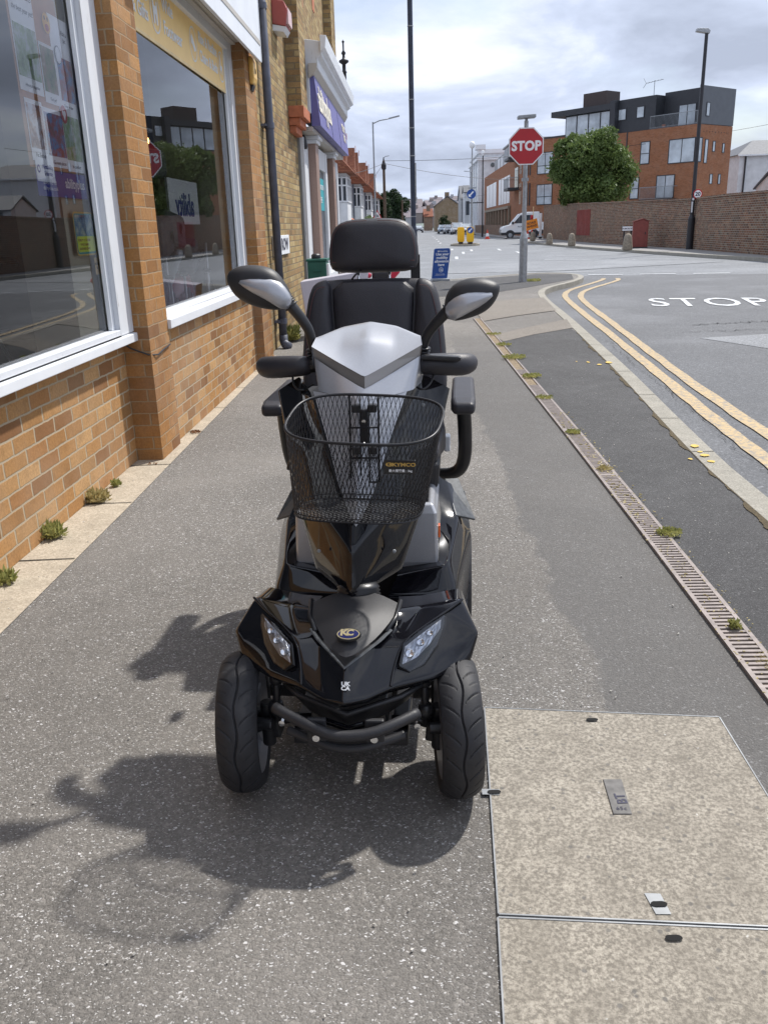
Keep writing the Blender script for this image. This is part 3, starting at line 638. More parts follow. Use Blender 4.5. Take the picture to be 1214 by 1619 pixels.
# stuff swept into the drain end
def tuft(name, label, loc, r, h, n, mat, seed, group=None, cat='weed', leaf=0.02):
    rnd = random.Random(seed); mb = MB(); r *= .72; h *= .6
    for i in range(n):
        a = rnd.uniform(0, 6.283); q = r*math.sqrt(rnd.random()); x, y = q*math.cos(a), q*math.sin(a)
        ln = h*rnd.uniform(.35, 1.0); lean = rnd.uniform(0.1, 1.3); a2 = rnd.uniform(0, 6.283)
        dx, dy = math.cos(a2)*math.sin(lean), math.sin(a2)*math.sin(lean); dz = math.cos(lean)
        w = leaf*rnd.uniform(.3, .8)
        p0 = Vector((x*0.3, y*0.3, 0.0)); p1 = Vector((x, y, ln*dz*0.6)); d = Vector((dx, dy, dz)); side = d.cross(Vector((rnd.random()-.5, rnd.random()-.5, rnd.random()-.5))).normalized()*w
        p2 = p1+d*ln*0.7
        mb.add([p1-side*0.2, p1+d*ln*0.3-side, p2, p1+d*ln*0.3+side], [(0, 1, 2, 3)])
        if i % 4 == 0: mb.add([p0, p1-side*0.15, p1+side*0.15], [(0, 1, 2)])
    o = mb.build(name, mat, None, fix=False); o.location = loc
    return tag(o, label, cat, group)
WG = 'weeds growing out of the drainage channel'
for i, (x, y, r, h, n, k, lab) in enumerate([
  (1.00, 10.98, .13, .035, 160, 'weed', 'small flat green weed on the drain, the farthest one along it'),
  (1.03, 9.96, .13, .04, 200, 'weed', 'low green weed on the drain beside the dark tarmac, second from the far end'),
  (1.03, 8.94, .17, .05, 320, 'weed', 'wide bright yellow-green weed spreading across the drain'),
  (1.06, 7.77, .12, .05, 240, 'weed', 'green weed at the right edge of the drain where the grating is filled in'),
  (1.03, 6.76, .09, .035, 150, 'weed', 'small round weed on the drain above the solid cover section'),
  (1.04, 5.55, .065, .035, 170, 'weed', 'compact green weed at the joint of two drain gratings'),
  (1.06, 4.66, .06, .03, 150, 'weed_dry', 'thin straggly weed with dry bits over the slots of the drain'),
  (1.12, 3.60, .075, .035, 300, 'weed', 'bushy yellow-green weed lying over the drain slots nearest the scooter'),
  (1.075, 2.66, .025, .05, 120, 'weed', 'little upright green seedling on the drain beside dry grass'),
  (1.165, 2.50, .025, .04, 110, 'weed', 'little green seedling at the right edge of the photograph')]):
    tuft('weed', lab, (x, y, 0.012), r, h, n, M[k], 40+i, WG, leaf=0.012 if y < 5 else 0.02)
g = tuft('dry_grass', '', (1.145, 2.42, 0.008), 0.12, 0.012, 700, M['weed_dry'], 77, leaf=0.006)
for k in list(g.keys()): del g[k]
tag(g, kind='stuff', label='dry brown grass cuttings and silt caught along the drain')
rnd = random.Random(5); mb = MB()
for i in range(420):
    y = rnd.uniform(2.2, 6.2); x = dl(y)+rnd.uniform(-.01, .14); s = rnd.uniform(.003, .007)*(0.6 if y < 3.5 else 1)
    mb.obox((x, y, 0.0135), s*2.4, s, 0.002, (rnd.uniform(-.3, .3), rnd.uniform(-.3, .3), rnd.uniform(0, 3)))
tag(mb.build('drain_debris', M['weed_dry']), 'scattered straw and grit lying over the drain slots', kind='stuff')
rnd = random.Random(9); mb = MB()
for i in range(520):
    y = 1.0 + 8*rnd.random()**1.4; x = rnd.uniform(-1.7, 0.95) if i % 3 else rnd.uniform(1.2, 1.65)
    s = rnd.uniform(.0015, .0042)
    mb.obox((x, y, 0.005), s*1.6, s, s, (rnd.uniform(-.5, .5), rnd.uniform(-.5, .5), rnd.uniform(0, 3)))
M['grit'] = simple('pale loose grit', (0.48, 0.46, 0.42), 0.8, 0, 0.4, 50)
tag(mb.build('loose_grit', M['grit']), 'pale loose grit scattered on the pavement', kind='stuff')
WW = 'weeds at the foot of the shop wall'
for i, (x, y, r, h, n, k, lab) in enumerate([
  (-1.70, 4.53, .035, .07, 120, 'weed', 'thin green weed against the wall nearest the first pier'),
  (-1.70, 4.25, .075, .11, 420, 'weed_dry', 'bushy half-dried weed at the foot of the brick wall, middle of three'),
  (-1.72, 3.70, .07, .12, 420, 'weed', 'bushy green and yellow weed at the foot of the brick wall'),
  (-1.70, 3.16, .06, .10, 260, 'weed', 'green weed cut by the left edge of the photograph'),
  (-1.60, 10.9, .18, .30, 900, 'weed', 'tall mixed weeds behind the drainpipe at the yellow brick wall')]):
    tuft('wall_weed', lab, (x, y, 0.004), r, h, n, M[k], 90+i, WW, leaf=0.012 if y < 6 else 0.03)
tuft('fallen_leaves', 'little heap of dry brown leaves on the concrete strip behind the first pier', (-1.56, 5.82, 0.006), 0.05, 0.03, 70, M['brownleaf'], 120, leaf=0.018, cat='leaves')
tuft('fallen_leaves', 'few dry leaves and twigs on the concrete at the corner of the first pier', (-1.62, 4.98, 0.006), 0.04, 0.02, 14, M['brownleaf'], 121, leaf=0.02, cat='leaves')
tuft('pole_grass', 'tuft of grass at the base of the grey stop sign pole', (2.85, 21.2, 0.006), 0.28, 0.09, 260, M['weed'], 122, leaf=0.04, cat='grass tuft')
# ================================================================ near shop
SX = -1.75
shop = thing('brick_shop', 'orange brick shop front with large windows and white sills on the left', 'shop', (-1.75, 5.1, 0))
ox, oy = -1.75, 5.1
def SB(): return MB()
class LB(MB):      # mesh builder that takes world coordinates and stores them relative to the thing
    def __init__(s, o): super().__init__(); s.o = o
    def build(s, *a, **k):
        s.v = [(p[0]-s.o[0], p[1]-s.o[1], p[2]-s.o[2]) for p in s.v]; return super().build(*a, **k)
SO = (ox, oy, 0)
def sb(): return LB(SO)
T1, T2 = 0.0, 0.0
m = sb(); m.box(-2.0, -1.75, -8, 5.10, 0, 0.745); m.build('wall', M['brick'], shop)
m = sb(); m.box(-2.0, -1.62, 5.52, 8.72, 0, 0.765); m.build('wall', M['brick'], shop)
m = sb(); m.box(-2.05, -1.588, 5.10, 5.52, 0, 4.6); m.build('pier', M['brick_pier'], shop)
m = sb(); m.box(-2.05, -1.535, 8.72, 9.26, 0, 3.02); m.build('pier', M['brick_pier'], shop)
m = sb(); m.box(-2.05, -1.60, -8.0, -7.5, 0, 4.6); m.build('pier', M['brick_pier'], shop)
# sills
for (x0, x1, y0, y1, z0, z1) in ((-1.84, -1.655, -7.5, 5.10, 0.745, 0.815), (-1.80, -1.565, 5.52, 8.60, 0.765, 0.845)):
    m = sb(); m.prism([(x0, z0), (x1, z0), (x1, z1-0.022), (x0, z1)], 'y', y0, y1); s_ = m.build('sill', M['pvc'], shop, bevel=0.004)
# window frames, glass
def window(yA, yB, zA, zB, xf, jw, label=None):
    """frame in front of a set-back pane; xf = front face of the frame"""
    f = sb()
    f.box(xf-0.09, xf, yB-jw, yB, zA, zB); f.box(xf-0.09, xf, yA, yA+jw, zA, zB)
    f.box(xf-0.09, xf, yA+jw, yB-jw, zB-0.11, zB); f.box(xf-0.09, xf, yA+jw, yB-jw, zA, zA+0.035)
    w = f.build('window', M['white'], shop, bevel=0.004)
    x = xf-0.055
    for ya in (yB-jw-0.045, yA+jw): b = sb(); b.box(x, x+0.025, ya, ya+0.045, zA+0.035, zB-0.11); b.build('glazing_bead', M['pvc'], w, bevel=0.003)
    g = sb(); xa, xb = x-0.004-.0053*(yA+jw-yB+.5), x-0.004-.0053*(.5-jw); g.poly([(xa, yA+jw, zA+0.03), (xb, yB-jw, zA+0.03), (xb, yB-jw, zB-0.10), (xa, yA+jw, zB-0.10)]); g.build('pane', M['glass'], w, fix=False)
    return w
w1 = window(-3.2, 5.10, 0.80, 3.02, -1.675, 0.23)
w2 = window(5.52, 8.72, 0.83, 3.02, -1.645, 0.17)
# soffit and fascia over the windows
m = sb(); m.box(-2.0, -1.42, 5.52, 9.05, 3.02, 3.06); m.build('soffit', M['soffit'], shop)
m = sb(); m.box(-1.66, -1.60, 5.52, 8.72, 2.975, 3.018); m.box(-1.61, -1.57, 5.52, 9.0, 2.995, 3.017); m.build('soffit_moulding', M['soffit'], shop)
m = sb(); m.box(-1.455, -1.425, 5.53, 9.06, 2.88, 4.6); m.box(-1.46, -1.42, 9.06, 9.075, 2.88, 4.6); m.build('fascia_board', M['board'], shop, bevel=0.003)
m = sb(); m.box(-1.70, -1.455, 9.03, 9.06, 3.0, 4.6); m.build('fascia_return', M['board'], shop)
m = sb(); m.box(-2.0, -1.60, -8, 5.10, 3.02, 4.6); m.box(-2.0, -1.60, 5.52, 9.02, 3.07, 4.6); m.build('upper_wall', M['brick'], shop)
m = sb(); m.box(-9, -1.61, -8, 9.2, 4.6, 4.7); m.build('roof', M['slate'], shop)
# interior shell
m = sb(); m.box(-8, -1.84, -7.9, 9.2, 0.28, 0.30); m.build('floor', M['carpet'], shop)
m = sb(); m.box(-6.0, -5.9, -8, 9.2, 0.3, 3.2); m.box(-6, -1.95, 9.2, 9.3, 0.3, 3.2); m.box(-6, -2.0, -8.1, -8, 0.3, 3.2); m.build('inside_wall', M['interior'], shop)
m = sb(); m.box(-6, -1.8, -8, 9.2, 3.2, 3.25); m.build('ceiling', M['interior'], shop)
m = sb(); m.box(-2.02, -1.775, 4.52, 5.09, 0.30, 3.1); m.box(-2.2, -2.05, 5.12, 5.52, 0.3, 3.1); m.build('window_reveal', M['beige'], shop)
m = sb(); m.box(-2.35, -1.80, 8.35, 8.70, 0.30, 3.1); m.build('window_reveal', M['beige'], shop)
m = sb(); m.tube([(-1.74, 5.00, 0.76), (-1.70, 5.085, 0.70), (-1.60, 5.09, 0.66), (-1.575, 5.2, 0.645), (-1.575, 5.33, 0.66), (-1.58, 5.5, 0.67)], 0.005, 6)
m.build('cable', M['blackmetal'], shop, smooth=True)
# drainpipe
pp = LB((-1.57, 10.25, 0)); pp.tube([(-1.57, 10.25, 0.12), (-1.57, 10.25, 5.2)], 0.047, 14)
P_ = thing('drainpipe', 'long blue-grey drainpipe fixed to the yellow brick wall', 'drainpipe', (-1.57, 10.25, 0))
pp.build('pipe', M['gutter'], P_, smooth=True)
for z in (0.32, 2.45, 3.62, 4.8):
    q = LB((-1.57, 10.25, 0)); q.tube([(-1.57, 10.25, z-.03), (-1.57, 10.25, z+.03)], 0.056, 14); q.box(-1.65, -1.59, 10.14, 10.36, z-.012, z+.012); q.build('bracket', M['gutter'], P_)
q = LB((-1.57, 10.25, 0)); q.tube([(-1.57, 10.25, 0.16), (-1.57, 10.25, 0.09), (-1.55, 10.22, 0.05), (-1.50, 10.17, 0.03)], 0.052, 12); q.build('shoe', M['gutter'], P_, smooth=True)
# ================================================================ victorian corner building
vic = thing('victorian_building', 'yellow stock brick corner building with white cornice shopfront', 'building', (-1.65, 12.5, 0)); VO = (-1.65, 12.5, 0)
def vb(): return LB(VO)
m = vb(); m.box(-6, -1.65, 9.26, 12.5, 0, 9.0); m.box(-6, -1.65, 12.5, 13.30, 0, 2.60); m.build('wall', M['ybrick'], vic)
m = vb(); m.box(-6, -1.65, 13.30, 19.3, 3.95, 9.0); m.build('upper_wall', M['ybrick'], vic)
for bx_ in ((-1.65, -1.465, 12.55, 13.25, 2.93, 9.0), (-1.65, -1.50, 18.4, 19.3, 4.0, 9.0), (-6, -1.652, 12.5, 13.30, 2.6, 9.0)): m = vb(); m.box(*bx_); m.build('pier' if bx_[0] > -2 else 'upper_wall', M['ybrick'], vic)
m = vb()
for z0, z1, x, e in ((2.79, 2.93, -1.44, .03), (2.69, 2.788, -1.50, 0.0), (2.60, 2.688, -1.56, -.02)):
    m.box(-1.65, x, 12.55-e, 13.25+e, z0, z1)
m.build('corbel', M['terracotta'], vic, bevel=0.006)
m = vb(); m.box(-1.652, -1.64, 14.6, 14.9, 4.6, 5.9); m.box(-1.652, -1.642, 16.4, 16.7, 4.9, 5.8); m.build('window_arch', M['terracotta'], vic)
# shopfront recess, frames, columns
m = vb(); m.box(-1.62, -1.56, 13.34, 13.62, 0.0, 2.62); m.box(-1.62, -1.575, 13.65, 13.98, 0, 2.62); m.box(-1.60, -1.54, 14.55, 14.72, 0.72, 2.62)
m.box(-1.60, -1.55, 14.72, 16.42, 2.30, 2.62); m.box(-1.60, -1.54, 16.32, 16.62, 0.55, 2.62); m.box(-1.60, -1.55, 14.72, 16.32, 0.60, 0.70); m.box(-1.60, -1.55, 17.3, 18.9, 2.30, 2.62); m.box(-1.60, -1.54, 18.7, 18.95, 0.55, 2.62)
m.build('shopfront_frame', M['white'], vic, bevel=0.008)
m = vb(); m.box(-1.62, -1.52, 13.98, 14.55, 0.03, 0.55); m.box(-1.64, -1.5, 14.6, 18.9, 0.05, 0.5); m.build('stall_riser', M['granite'], vic)
m = vb(); m.box(-1.62, -1.46, 14.5, 18.9, 0.50, 0.60); m.build('shopfront_sill', M['pvc'], vic, bevel=0.006)
for y in (14.0, 17.0):
    m = vb(); m.box(-1.62, -1.46, y, y+0.42, 0.0, 2.58); m.build('column', M['granite'], vic, bevel=0.01)
    m = vb(); m.box(-1.66, -1.43, y-0.04, y+0.46, 2.58, 2.64); m.box(-1.66, -1.40, y-0.07, y+0.49, 2.64, 2.69); m.build('capital', M['white'], vic, bevel=0.008)
m = vb(); m.box(-1.66, -1.42, 13.32, 19.0, 2.69, 2.75); m.build('fascia_base', M['soffit'], vic)
for (a, b_, z) in ((14.72, 16.32, .7), (17.42, 18.7, .6)): m = vb(); m.poly([(-1.6, a, z), (-1.6, b_, z), (-1.6, b_, 2.3), (-1.6, a, 2.3)]); m.build('shop_window', M['glass'], vic, fix=False)
m = vb(); m.box(-3.2, -3.1, 13.4, 19, 0, 2.7); m.box(-3.2, -1.62, 13.3, 13.34, 0, 2.7); m.box(-3.2, -1.62, 19.0, 19.04, 0, 2.7); m.box(-3.2, -1.62, 13.3, 19.0, 2.65, 2.69); m.build('shop_inside', M['interior'], vic)
# cornice: a profile run along the front, its end seen from here
prof = [(-1.655, 2.92), (-1.43, 2.92), (-1.43, 3.45), (-1.30, 3.50), (-1.30, 3.62), (-1.24, 3.66), (-1.24, 3.84), (-1.655, 3.90)]
m = vb(); m.prism(prof, 'y', 13.32, 19.1); m.build('cornice', M['white'], vic, bevel=0.01)
m = vb(); m.prism([(-1.25, 3.70), (-1.18, 3.74), (-1.16, 3.90), (-1.25, 3.905)], 'y', 13.26, 19.2); m.build('cornice_lip', M['board'], vic, bevel=0.006)
m = vb(); m.prism([(-1.43, 3.38), (-1.36, 3.42), (-1.31, 3.50), (-1.31, 3.56), (-1.43, 3.56)], 'y', 13.27, 19.15); m.build('cornice_moulding', M['soffit'], vic)
# signboard over the shopfront
sg = thing('signboard', 'long purple signboard with white lettering under the cornice', 'sign', (-1.40, 13.4, 2.75)); GO = (-1.40, 13.4, 2.75)
m = LB(GO); m.prism([(-1.43, 2.76), (-1.30, 2.76), (-1.37, 3.44), (-1.43, 3.44)], 'y', 13.36, 19.0); m.build('board', M['purple'], sg)
for y in (15.4, 17.1):
    m = LB(GO); m.prism([(-1.31, 2.765), (-1.296, 2.765), (-1.366, 3.43), (-1.38, 3.43)], 'y', y, y+0.012); m.build('panel_joint', M['ink'], sg)
upv = (-0.07, 0, 0.68)
text('lettering', 'abilityplus', 0.50, M['cream'], sg, (-1.325+1.40, 14.42-13.4, 3.12-2.75), (0, 1, 0), upv, ext=0.003, bold=0.008)
text('small_lettering', 'MOBILITY\n01843', 0.20, M['cream'], sg, (-1.325+1.40, 18.25-13.4, 3.10-2.75), (0, 1, 0), upv, ext=0.003, line=0.9)
ps = thing('window_poster', 'teal poster with white writing in the far shop window', 'poster', (-1.595, 15.8, 1.9))
MB().box(0, 0.004, -0.55, 0.55, -0.25, 0.28).build('sheet', M['teal'], ps)
text('writing', 'OPENING SOON', 0.12, M['signwhite'], ps, (0.006, 0, 0.13), (0, 1, 0), (0, 0, 1)); text('writing', 'HERE', 0.14, M['signwhite'], ps, (0.006, 0, -0.08), (0, 1, 0), (0, 0, 1))
# roof finial beyond the cornice
fn = thing('roof_finial', 'black iron finial standing beyond the end of the cornice', 'finial', (-1.62, 23.2, 4.4))
m = MB(); m.lathe([(0.05, 0), (0.05, .55), (.07, .58), (.045, .62), (.045, .75), (.12, .80), (.12, .84), (.04, .88), (.03, .95), (.06, 1.0), (.02, 1.06), (.02, 1.22), (.035, 1.25), (0.0, 1.3)], n=10)
m.box(-.02, .02, -.25, 0, .22, .27); m.tube([(0, 0, .45), (-0.05, 0, .40), (-.22, 0, .36), (-.28, 0, .2), (-.12, 0, .12), (0, 0, .1)], .025, 6); m.build('finial', M['blackmetal'], fn, smooth=True)
# nameplate, alarm boxes, green box
npz = thing('street_nameplate', 'white street nameplate half hidden by the drainpipe on the yellow wall', 'sign', (-1.645, 11.0, 1.17))
MB().box(0, 0.02, -0.66, 0.66, -0.115, 0.115).build('plate', M['signwhite'], npz, bevel=0.004); text('lettering', 'THE ROW', 0.20, M['ink'], npz, (0.022, 0, 0), (0, 1, 0), (0, 0, 1), bold=0.004, sx=1.2)
al = thing('alarm_box', 'yellow burglar alarm box with black light on the second pier', 'alarm', (-1.535, 9.02, 2.80)); al.scale = (.6, .8, .80)
m = MB(); m.prism([(0, -.15), (.06, -.15), (.085, -.08), (.085, .10), (.06, .15), (0, .15)], 'y', -.10, .14); m.build('case', M['alarm_y'], al, bevel=0.02, smooth=False)
m = MB(); m.prism([(0, -.215), (.02, -.215), (.055, -.152), (0, -.152)], 'y', -.055, .09); m.build('beacon', M['blackmetal'], al, bevel=0.008)
MB().lathe([(0.0, 0.0875), (.03, .0875)], (0, 0.02, 0), 'x', 16).build('badge', M['signwhite'], al)
ar = thing('alarm_box', 'faded red and white alarm box high on the yellow wall', 'alarm', (-1.65, 11.55, 3.83))
m = MB(); m.prism([(0, -.12), (.16, -.15), (.19, .02), (.15, .12), (0, .15)], 'y', -.02, .35); m.build('case', M['alarm_r'], ar, bevel=0.01)
MB().prism([(.001, -.19), (.13, -.21), (.165, -.155), (.001, -.125)], 'y', -.01, .34).build('base', M['pvc'], ar); MB().box(.155, .195, .0, .33, -.12, .05).build('front_label', simple('pinkish label', (.62, .45, .46), .5), ar)
gb = thing('green_box', 'dark green box with a black lid cap standing beside the far shopfront', 'box', (-1.22, 11.2, 0))
m = MB(); m.box(-.13, .11, 0, .34, .05, .955); m.build('body', M['green'], gb, bevel=0.012); MB().box(-.145, .125, -.012, .352, .955, .985).build('lid', M['green'], gb, bevel=0.006)
MB().lathe([(.055, .985), (.062, 1.0), (.058, 1.03), (.04, 1.045), (0, 1.047)], (-.03, .15, 0), n=16).build('cap', M['blackmetal'], gb, smooth=False); MB().box(.112, .14, .02, .32, .1, .92).build('side_panel', M['pvc'], gb)
MB().tube([(-.05, -.004, .84), (-.05, -.02, .838), (.04, -.02, .838), (.04, -.004, .84)], .006, 6).build('handle', M['green'], gb)
wl = thing('wall_lamp', 'small dark bell lamp fixed beside the far shopfront', 'wall lamp', (-1.62, 13.42, 2.56)); wl.scale = (.5, .5, .62)
MB().lathe([(0.0, .16), (.03, .15), (.06, .10), (.10, .02), (.11, -.10), (.09, -.16), (.0, -.17)], (0.10, 0, 0), n=12).build('shade', M['blackmetal'], wl, smooth=True); MB().box(-.0, .08, -.02, .02, .08, .12).build('arm', M['white'], wl)
# ================================================================ window 2 sign
ys = thing('window_sign', 'yellow sign with white lettering across the top of the second window', 'sign', (-1.684, 7.2, 2.76)); YO = (-1.72, 7.2, 2.76)
M['yedge'] = simple('pale yellow sign edge', (.86, .66, .34), .5)
MB().box(-.008, 0, -1.50, 1.34, -.20, .165).build('panel', M['yellowsign'], ys); MB().box(-.007, .002, -1.50, 1.34, -.215, -.196).build('lower_edge', M['yedge'], ys)
def ring(cx, cz, rx, rz, w=.012):
    m = MB(); n = 40; a = [(0.003, cx+rx*math.cos(t*2*math.pi/n), cz+rz*math.sin(t*2*math.pi/n)) for t in range(n)]; b = [(0.003, cx+(rx-w)*math.cos(t*2*math.pi/n), cz+(rz-w)*math.sin(t*2*math.pi/n)) for t in range(n)]
    m.add(a+b, [(i, (i+1) % n, n+(i+1) % n, n+i) for i in range(n)]); return m.build('roundel', M['signwhite'], ys, fix=False)
for c in (-.86, .17, 1.18): ring(c, -.02, .115, .125)
def shape(pts, c, mat=None, nm='symbol'):
    MB().poly([(0.003, c+p[0], p[1]) for p in pts]).build(nm, mat or M['signwhite'], ys, fix=False)
shape([(-.06, .05), (-.03, .055), (-.02, .02), (.02, .02), (.03, .055), (.055, .05), (.045, -.09), (.015, -.09), (.005, -.03), (-.01, -.03), (-.02, -.09), (-.05, -.09)], -.86)
shape([(-.07, .02), (-.04, .05), (.0, .02), (.06, -.03), (.08, -.055), (.02, -.07), (-.03, -.03), (-.07, -.02)], .17)
shape([(-.05, .07), (-.02, .075), (-.01, -.01), (.04, -.01), (.04, -.08), (.02, -.08), (.01, -.05), (-.03, -.05), (-.04, -.08), (-.055, -.08)], 1.18)
text('lettering', 'Wide\nFootwear', 0.125, M['signwhite'], ys, (0.003, -.68, .0), (0, 1, 0), (0, 0, 1), 'LEFT', bold=.002, line=1.15)
text('lettering', 'Rise & Recline\nChairs & Beds', 0.115, M['signwhite'], ys, (0.003, .36, .0), (0, 1, 0), (0, 0, 1), 'LEFT', bold=.002, line=1.15)
text('lettering', 'Daily Living\nAids & Gifts', 0.125, M['signwhite'], ys, (0.003, -1.04, .0), (0, 1, 0), (0, 0, 1), 'RIGHT', bold=.002, line=1.15)
# ================================================================ window 1 posters
PX = -1.752
def sheet_at(name, y0, y1, z0, z1, mat, par, dx=0.0, o=(0, 0, 0)):
    return MB().box(dx-.001, dx, y0-o[1], y1-o[1], z0-o[2], z1-o[2]).build(name, mat, par)
po = thing('window_poster', 'cluster of white handwritten photo posters behind the first window', 'poster', (PX, 4.2, 2.0)); O_ = (PX, 4.2, 2.0)
def photo(name, cols):
    m, nt, b = new_mat(name); v = objvec(nt); n = noise(nt, v, 16.0, 5, 0.6)
    nt.links.new(ramp(nt, n, [(0.30+0.45*i/(len(cols)-1), c) for i, c in enumerate(cols)]), b.inputs['Base Color']); b.inputs['Roughness'].default_value = .5; return m
ph1 = photo('green park photo', [(.08,.14,.05), (.22,.34,.14), (.45,.50,.52), (.62,.60,.58)]); ph2 = photo('garden photo', [(.03,.05,.02), (.15,.22,.06), (.30,.20,.12), (.55,.5,.45)])
ph3 = photo('indoor photo', [(.06,.06,.12), (.40,.20,.12), (.62,.62,.66), (.70,.72,.75)]); ph4 = photo('blue outdoor photo', [(.08,.10,.08), (.35,.06,.06), (.10,.28,.55), (.45,.55,.62)])
M['tan'] = simple('tan backing card', (.50, .26, .14), .6)
def sht(name, y0, y1, z0, z1, mat, dx=0.0, par=None):
    return MB().box(dx-.0012, dx, y0-4.2, y1-4.2, z0-2.0, z1-2.0).build(name, mat, par or po)
sht('backing_card', 4.15, 4.72, 1.66, 2.45, M['tan'], 0.0)
s1 = sht('sheet', 4.17, 4.43, 1.985, 2.42, M['paper'], .002); sht('sheet', 4.44, 4.62, 1.965, 2.23, M['paper'], .0035); s2 = sht('sheet', 4.60, 4.84, 1.955, 2.38, M['paper'], .002)
sht('sheet', 4.185, 4.375, 1.69, 1.955, M['paper'], .0035); sht('sheet', 4.38, 4.62, 1.675, 1.94, M['paper'], .002); sht('sheet', 4.605, 4.84, 1.665, 1.955, M['paper'], .0035)
sht('photograph', 4.18, 4.42, 2.045, 2.26, ph1, .0037); sht('photograph', 4.45, 4.61, 2.015, 2.215, ph2, .005); sht('photograph', 4.65, 4.83, 2.0, 2.20, ph4, .0037)
sht('photograph', 4.195, 4.365, 1.745, 1.935, ph3, .005); sht('photograph', 4.39, 4.61, 1.725, 1.92, ph4, .0037); sht('photograph', 4.615, 4.83, 1.72, 1.93, ph1, .005)
def wr(s, y, z, size, al='CENTER', mat=None, dx=.0062, sh=.2):
    text('handwriting', s, size, mat or M['ink'], po, (dx, y-4.2, z-2.0), (0, 1, 0), (0, 0, 1), al, ext=.0002, shear=sh)
wr("Let's make 2025", 4.30, 2.385, .034); wr('the best year yet!', 4.30, 2.325, .032); wr('Adventure together', 4.30, 2.012, .020); wr('Find joy!', 4.53, 1.985, .022); wr('Today or later', 4.72, 1.975, .020)
wr('Put feet up', 4.28, 1.715, .026); wr('Go more places', 4.50, 1.695, .024); wr('In comfort', 4.72, 1.69, .026); wr('Ask a\nbit', 4.77, 2.30, .032)
bn = sht('banner', 4.19, 4.82, 1.535, 1.655, M['bluebanner'], .0045)
text('lettering', 'abilityplus', .066, M['signwhite'], po, (.0062, 4.66-4.2, 1.602-2), (0, 1, 0), (0, 0, 1), ext=.0002, bold=.0012)
text('lettering', '01843 615 167\nability-plus.co.uk', .026, M['signwhite'], po, (.0062, 4.34-4.2, 1.585-2), (0, 1, 0), (0, 0, 1), ext=.0002)
sht('scheme_sheet', 4.20, 4.41, 1.60, 1.70, M['paper'], .0055); text('lettering', 'Motability\nScheme', .030, M['bluebanner'], po, (.0068, 4.335-4.2, 1.652-2), (0, 1, 0), (0, 0, 1), ext=.0002)
def disc(name, y, z, ry, rz, mat, dx):
    n = 28; return MB().poly([(dx, y-4.2+ry*math.cos(t*2*math.pi/n), z-2+rz*math.sin(t*2*math.pi/n)) for t in range(n)]).build(name, mat, po, fix=False)
disc('badge', 4.228, 1.655, .018, .018, M['bluebanner'], .0068); disc('badge_centre', 4.228, 1.655, .010, .010, M['paper'], .0072)
disc('smiley_face', 4.565, 2.325, .045, .045, M['yellowpl'], .0068); disc('mouth', 4.567, 2.306, .022, .016, M['red'], .0076); disc('eye', 4.548, 2.345, .006, .010, M['ink'], .0076); disc('eye', 4.584, 2.345, .006, .010, M['ink'], .0076)
disc('heart_roundel', 4.636, 1.932, .042, .042, M['red'], .0068); disc('heart_lobe', 4.625, 1.938, .013, .013, M['paper'], .0074); disc('heart_lobe', 4.647, 1.938, .013, .013, M['paper'], .0076)
MB().poly([(.0079, .414, -.065), (.0079, .4365, -.098), (.0079, .459, -.065)]).build('heart_point', M['paper'], po, fix=False)
disc('speech_roundel', 4.665, 2.205, .038, .042, M['ink'], .0066); disc('speech_centre', 4.665, 2.205, .034, .038, M['paper'], .0072)
stk = thing('window_sticker', 'rounded green and yellow sticker on the glass beside the white frame', 'sticker', (-1.748, 4.715, 1.36))
def rrect(y0, y1, z0, z1, r, x, n=5):
    pts = []
    for cy, cz, a0 in ((y1-r, z1-r, 0), (y0+r, z1-r, 90), (y0+r, z0+r, 180), (y1-r, z0+r, 270)):
        for k in range(n+1): a = R(a0+90*k/n); pts.append((x, cy+r*math.cos(a), cz+r*math.sin(a)))
    return pts
M['lime'] = simple('lime print', (.62, .72, .06), .5); M['gold'] = simple('gold border', (.70, .50, .14), .5)
MB().poly(rrect(-.145, .145, -.11, .11, .025, 0)).build('border', M['gold'], stk, fix=False); MB().poly(rrect(-.137, .137, -.102, .102, .022, .0008)).build('ground', M['teal'], stk, fix=False)
MB().poly(rrect(-.13, .13, -.01, .095, .015, .0014)).build('picture', photo('scooter park photo', [(.02,.05,.08), (.05,.2,.35), (.35,.45,.4), (.6,.65,.65)]), stk, fix=False)
MB().poly(rrect(-.13, .13, -.092, -.012, .015, .0018)).build('text_panel', M['lime'], stk, fix=False)
for k in range(3): text('writing', ('MOBILITY SCOOTERS', 'WHEELCHAIRS', 'SALES AND SERVICE')[k], .018, M['cab_red'], stk, (.0022, -.03, -.033-.021*k), (0, 1, 0), (0, 0, 1), ext=.0002)
lt = thing('hours_label', 'small cream label under the sticker on the window frame', 'label', (-1.748, 4.83, 1.19)); MB().box(-.001, 0, -.03, .03, -.045, .045).build('label', M['yedge'], lt); text('writing', 'HOURS\n9-5', .02, M['ink'], lt, (.0012, 0, 0), (0, 1, 0), (0, 0, 1), ext=.0002)
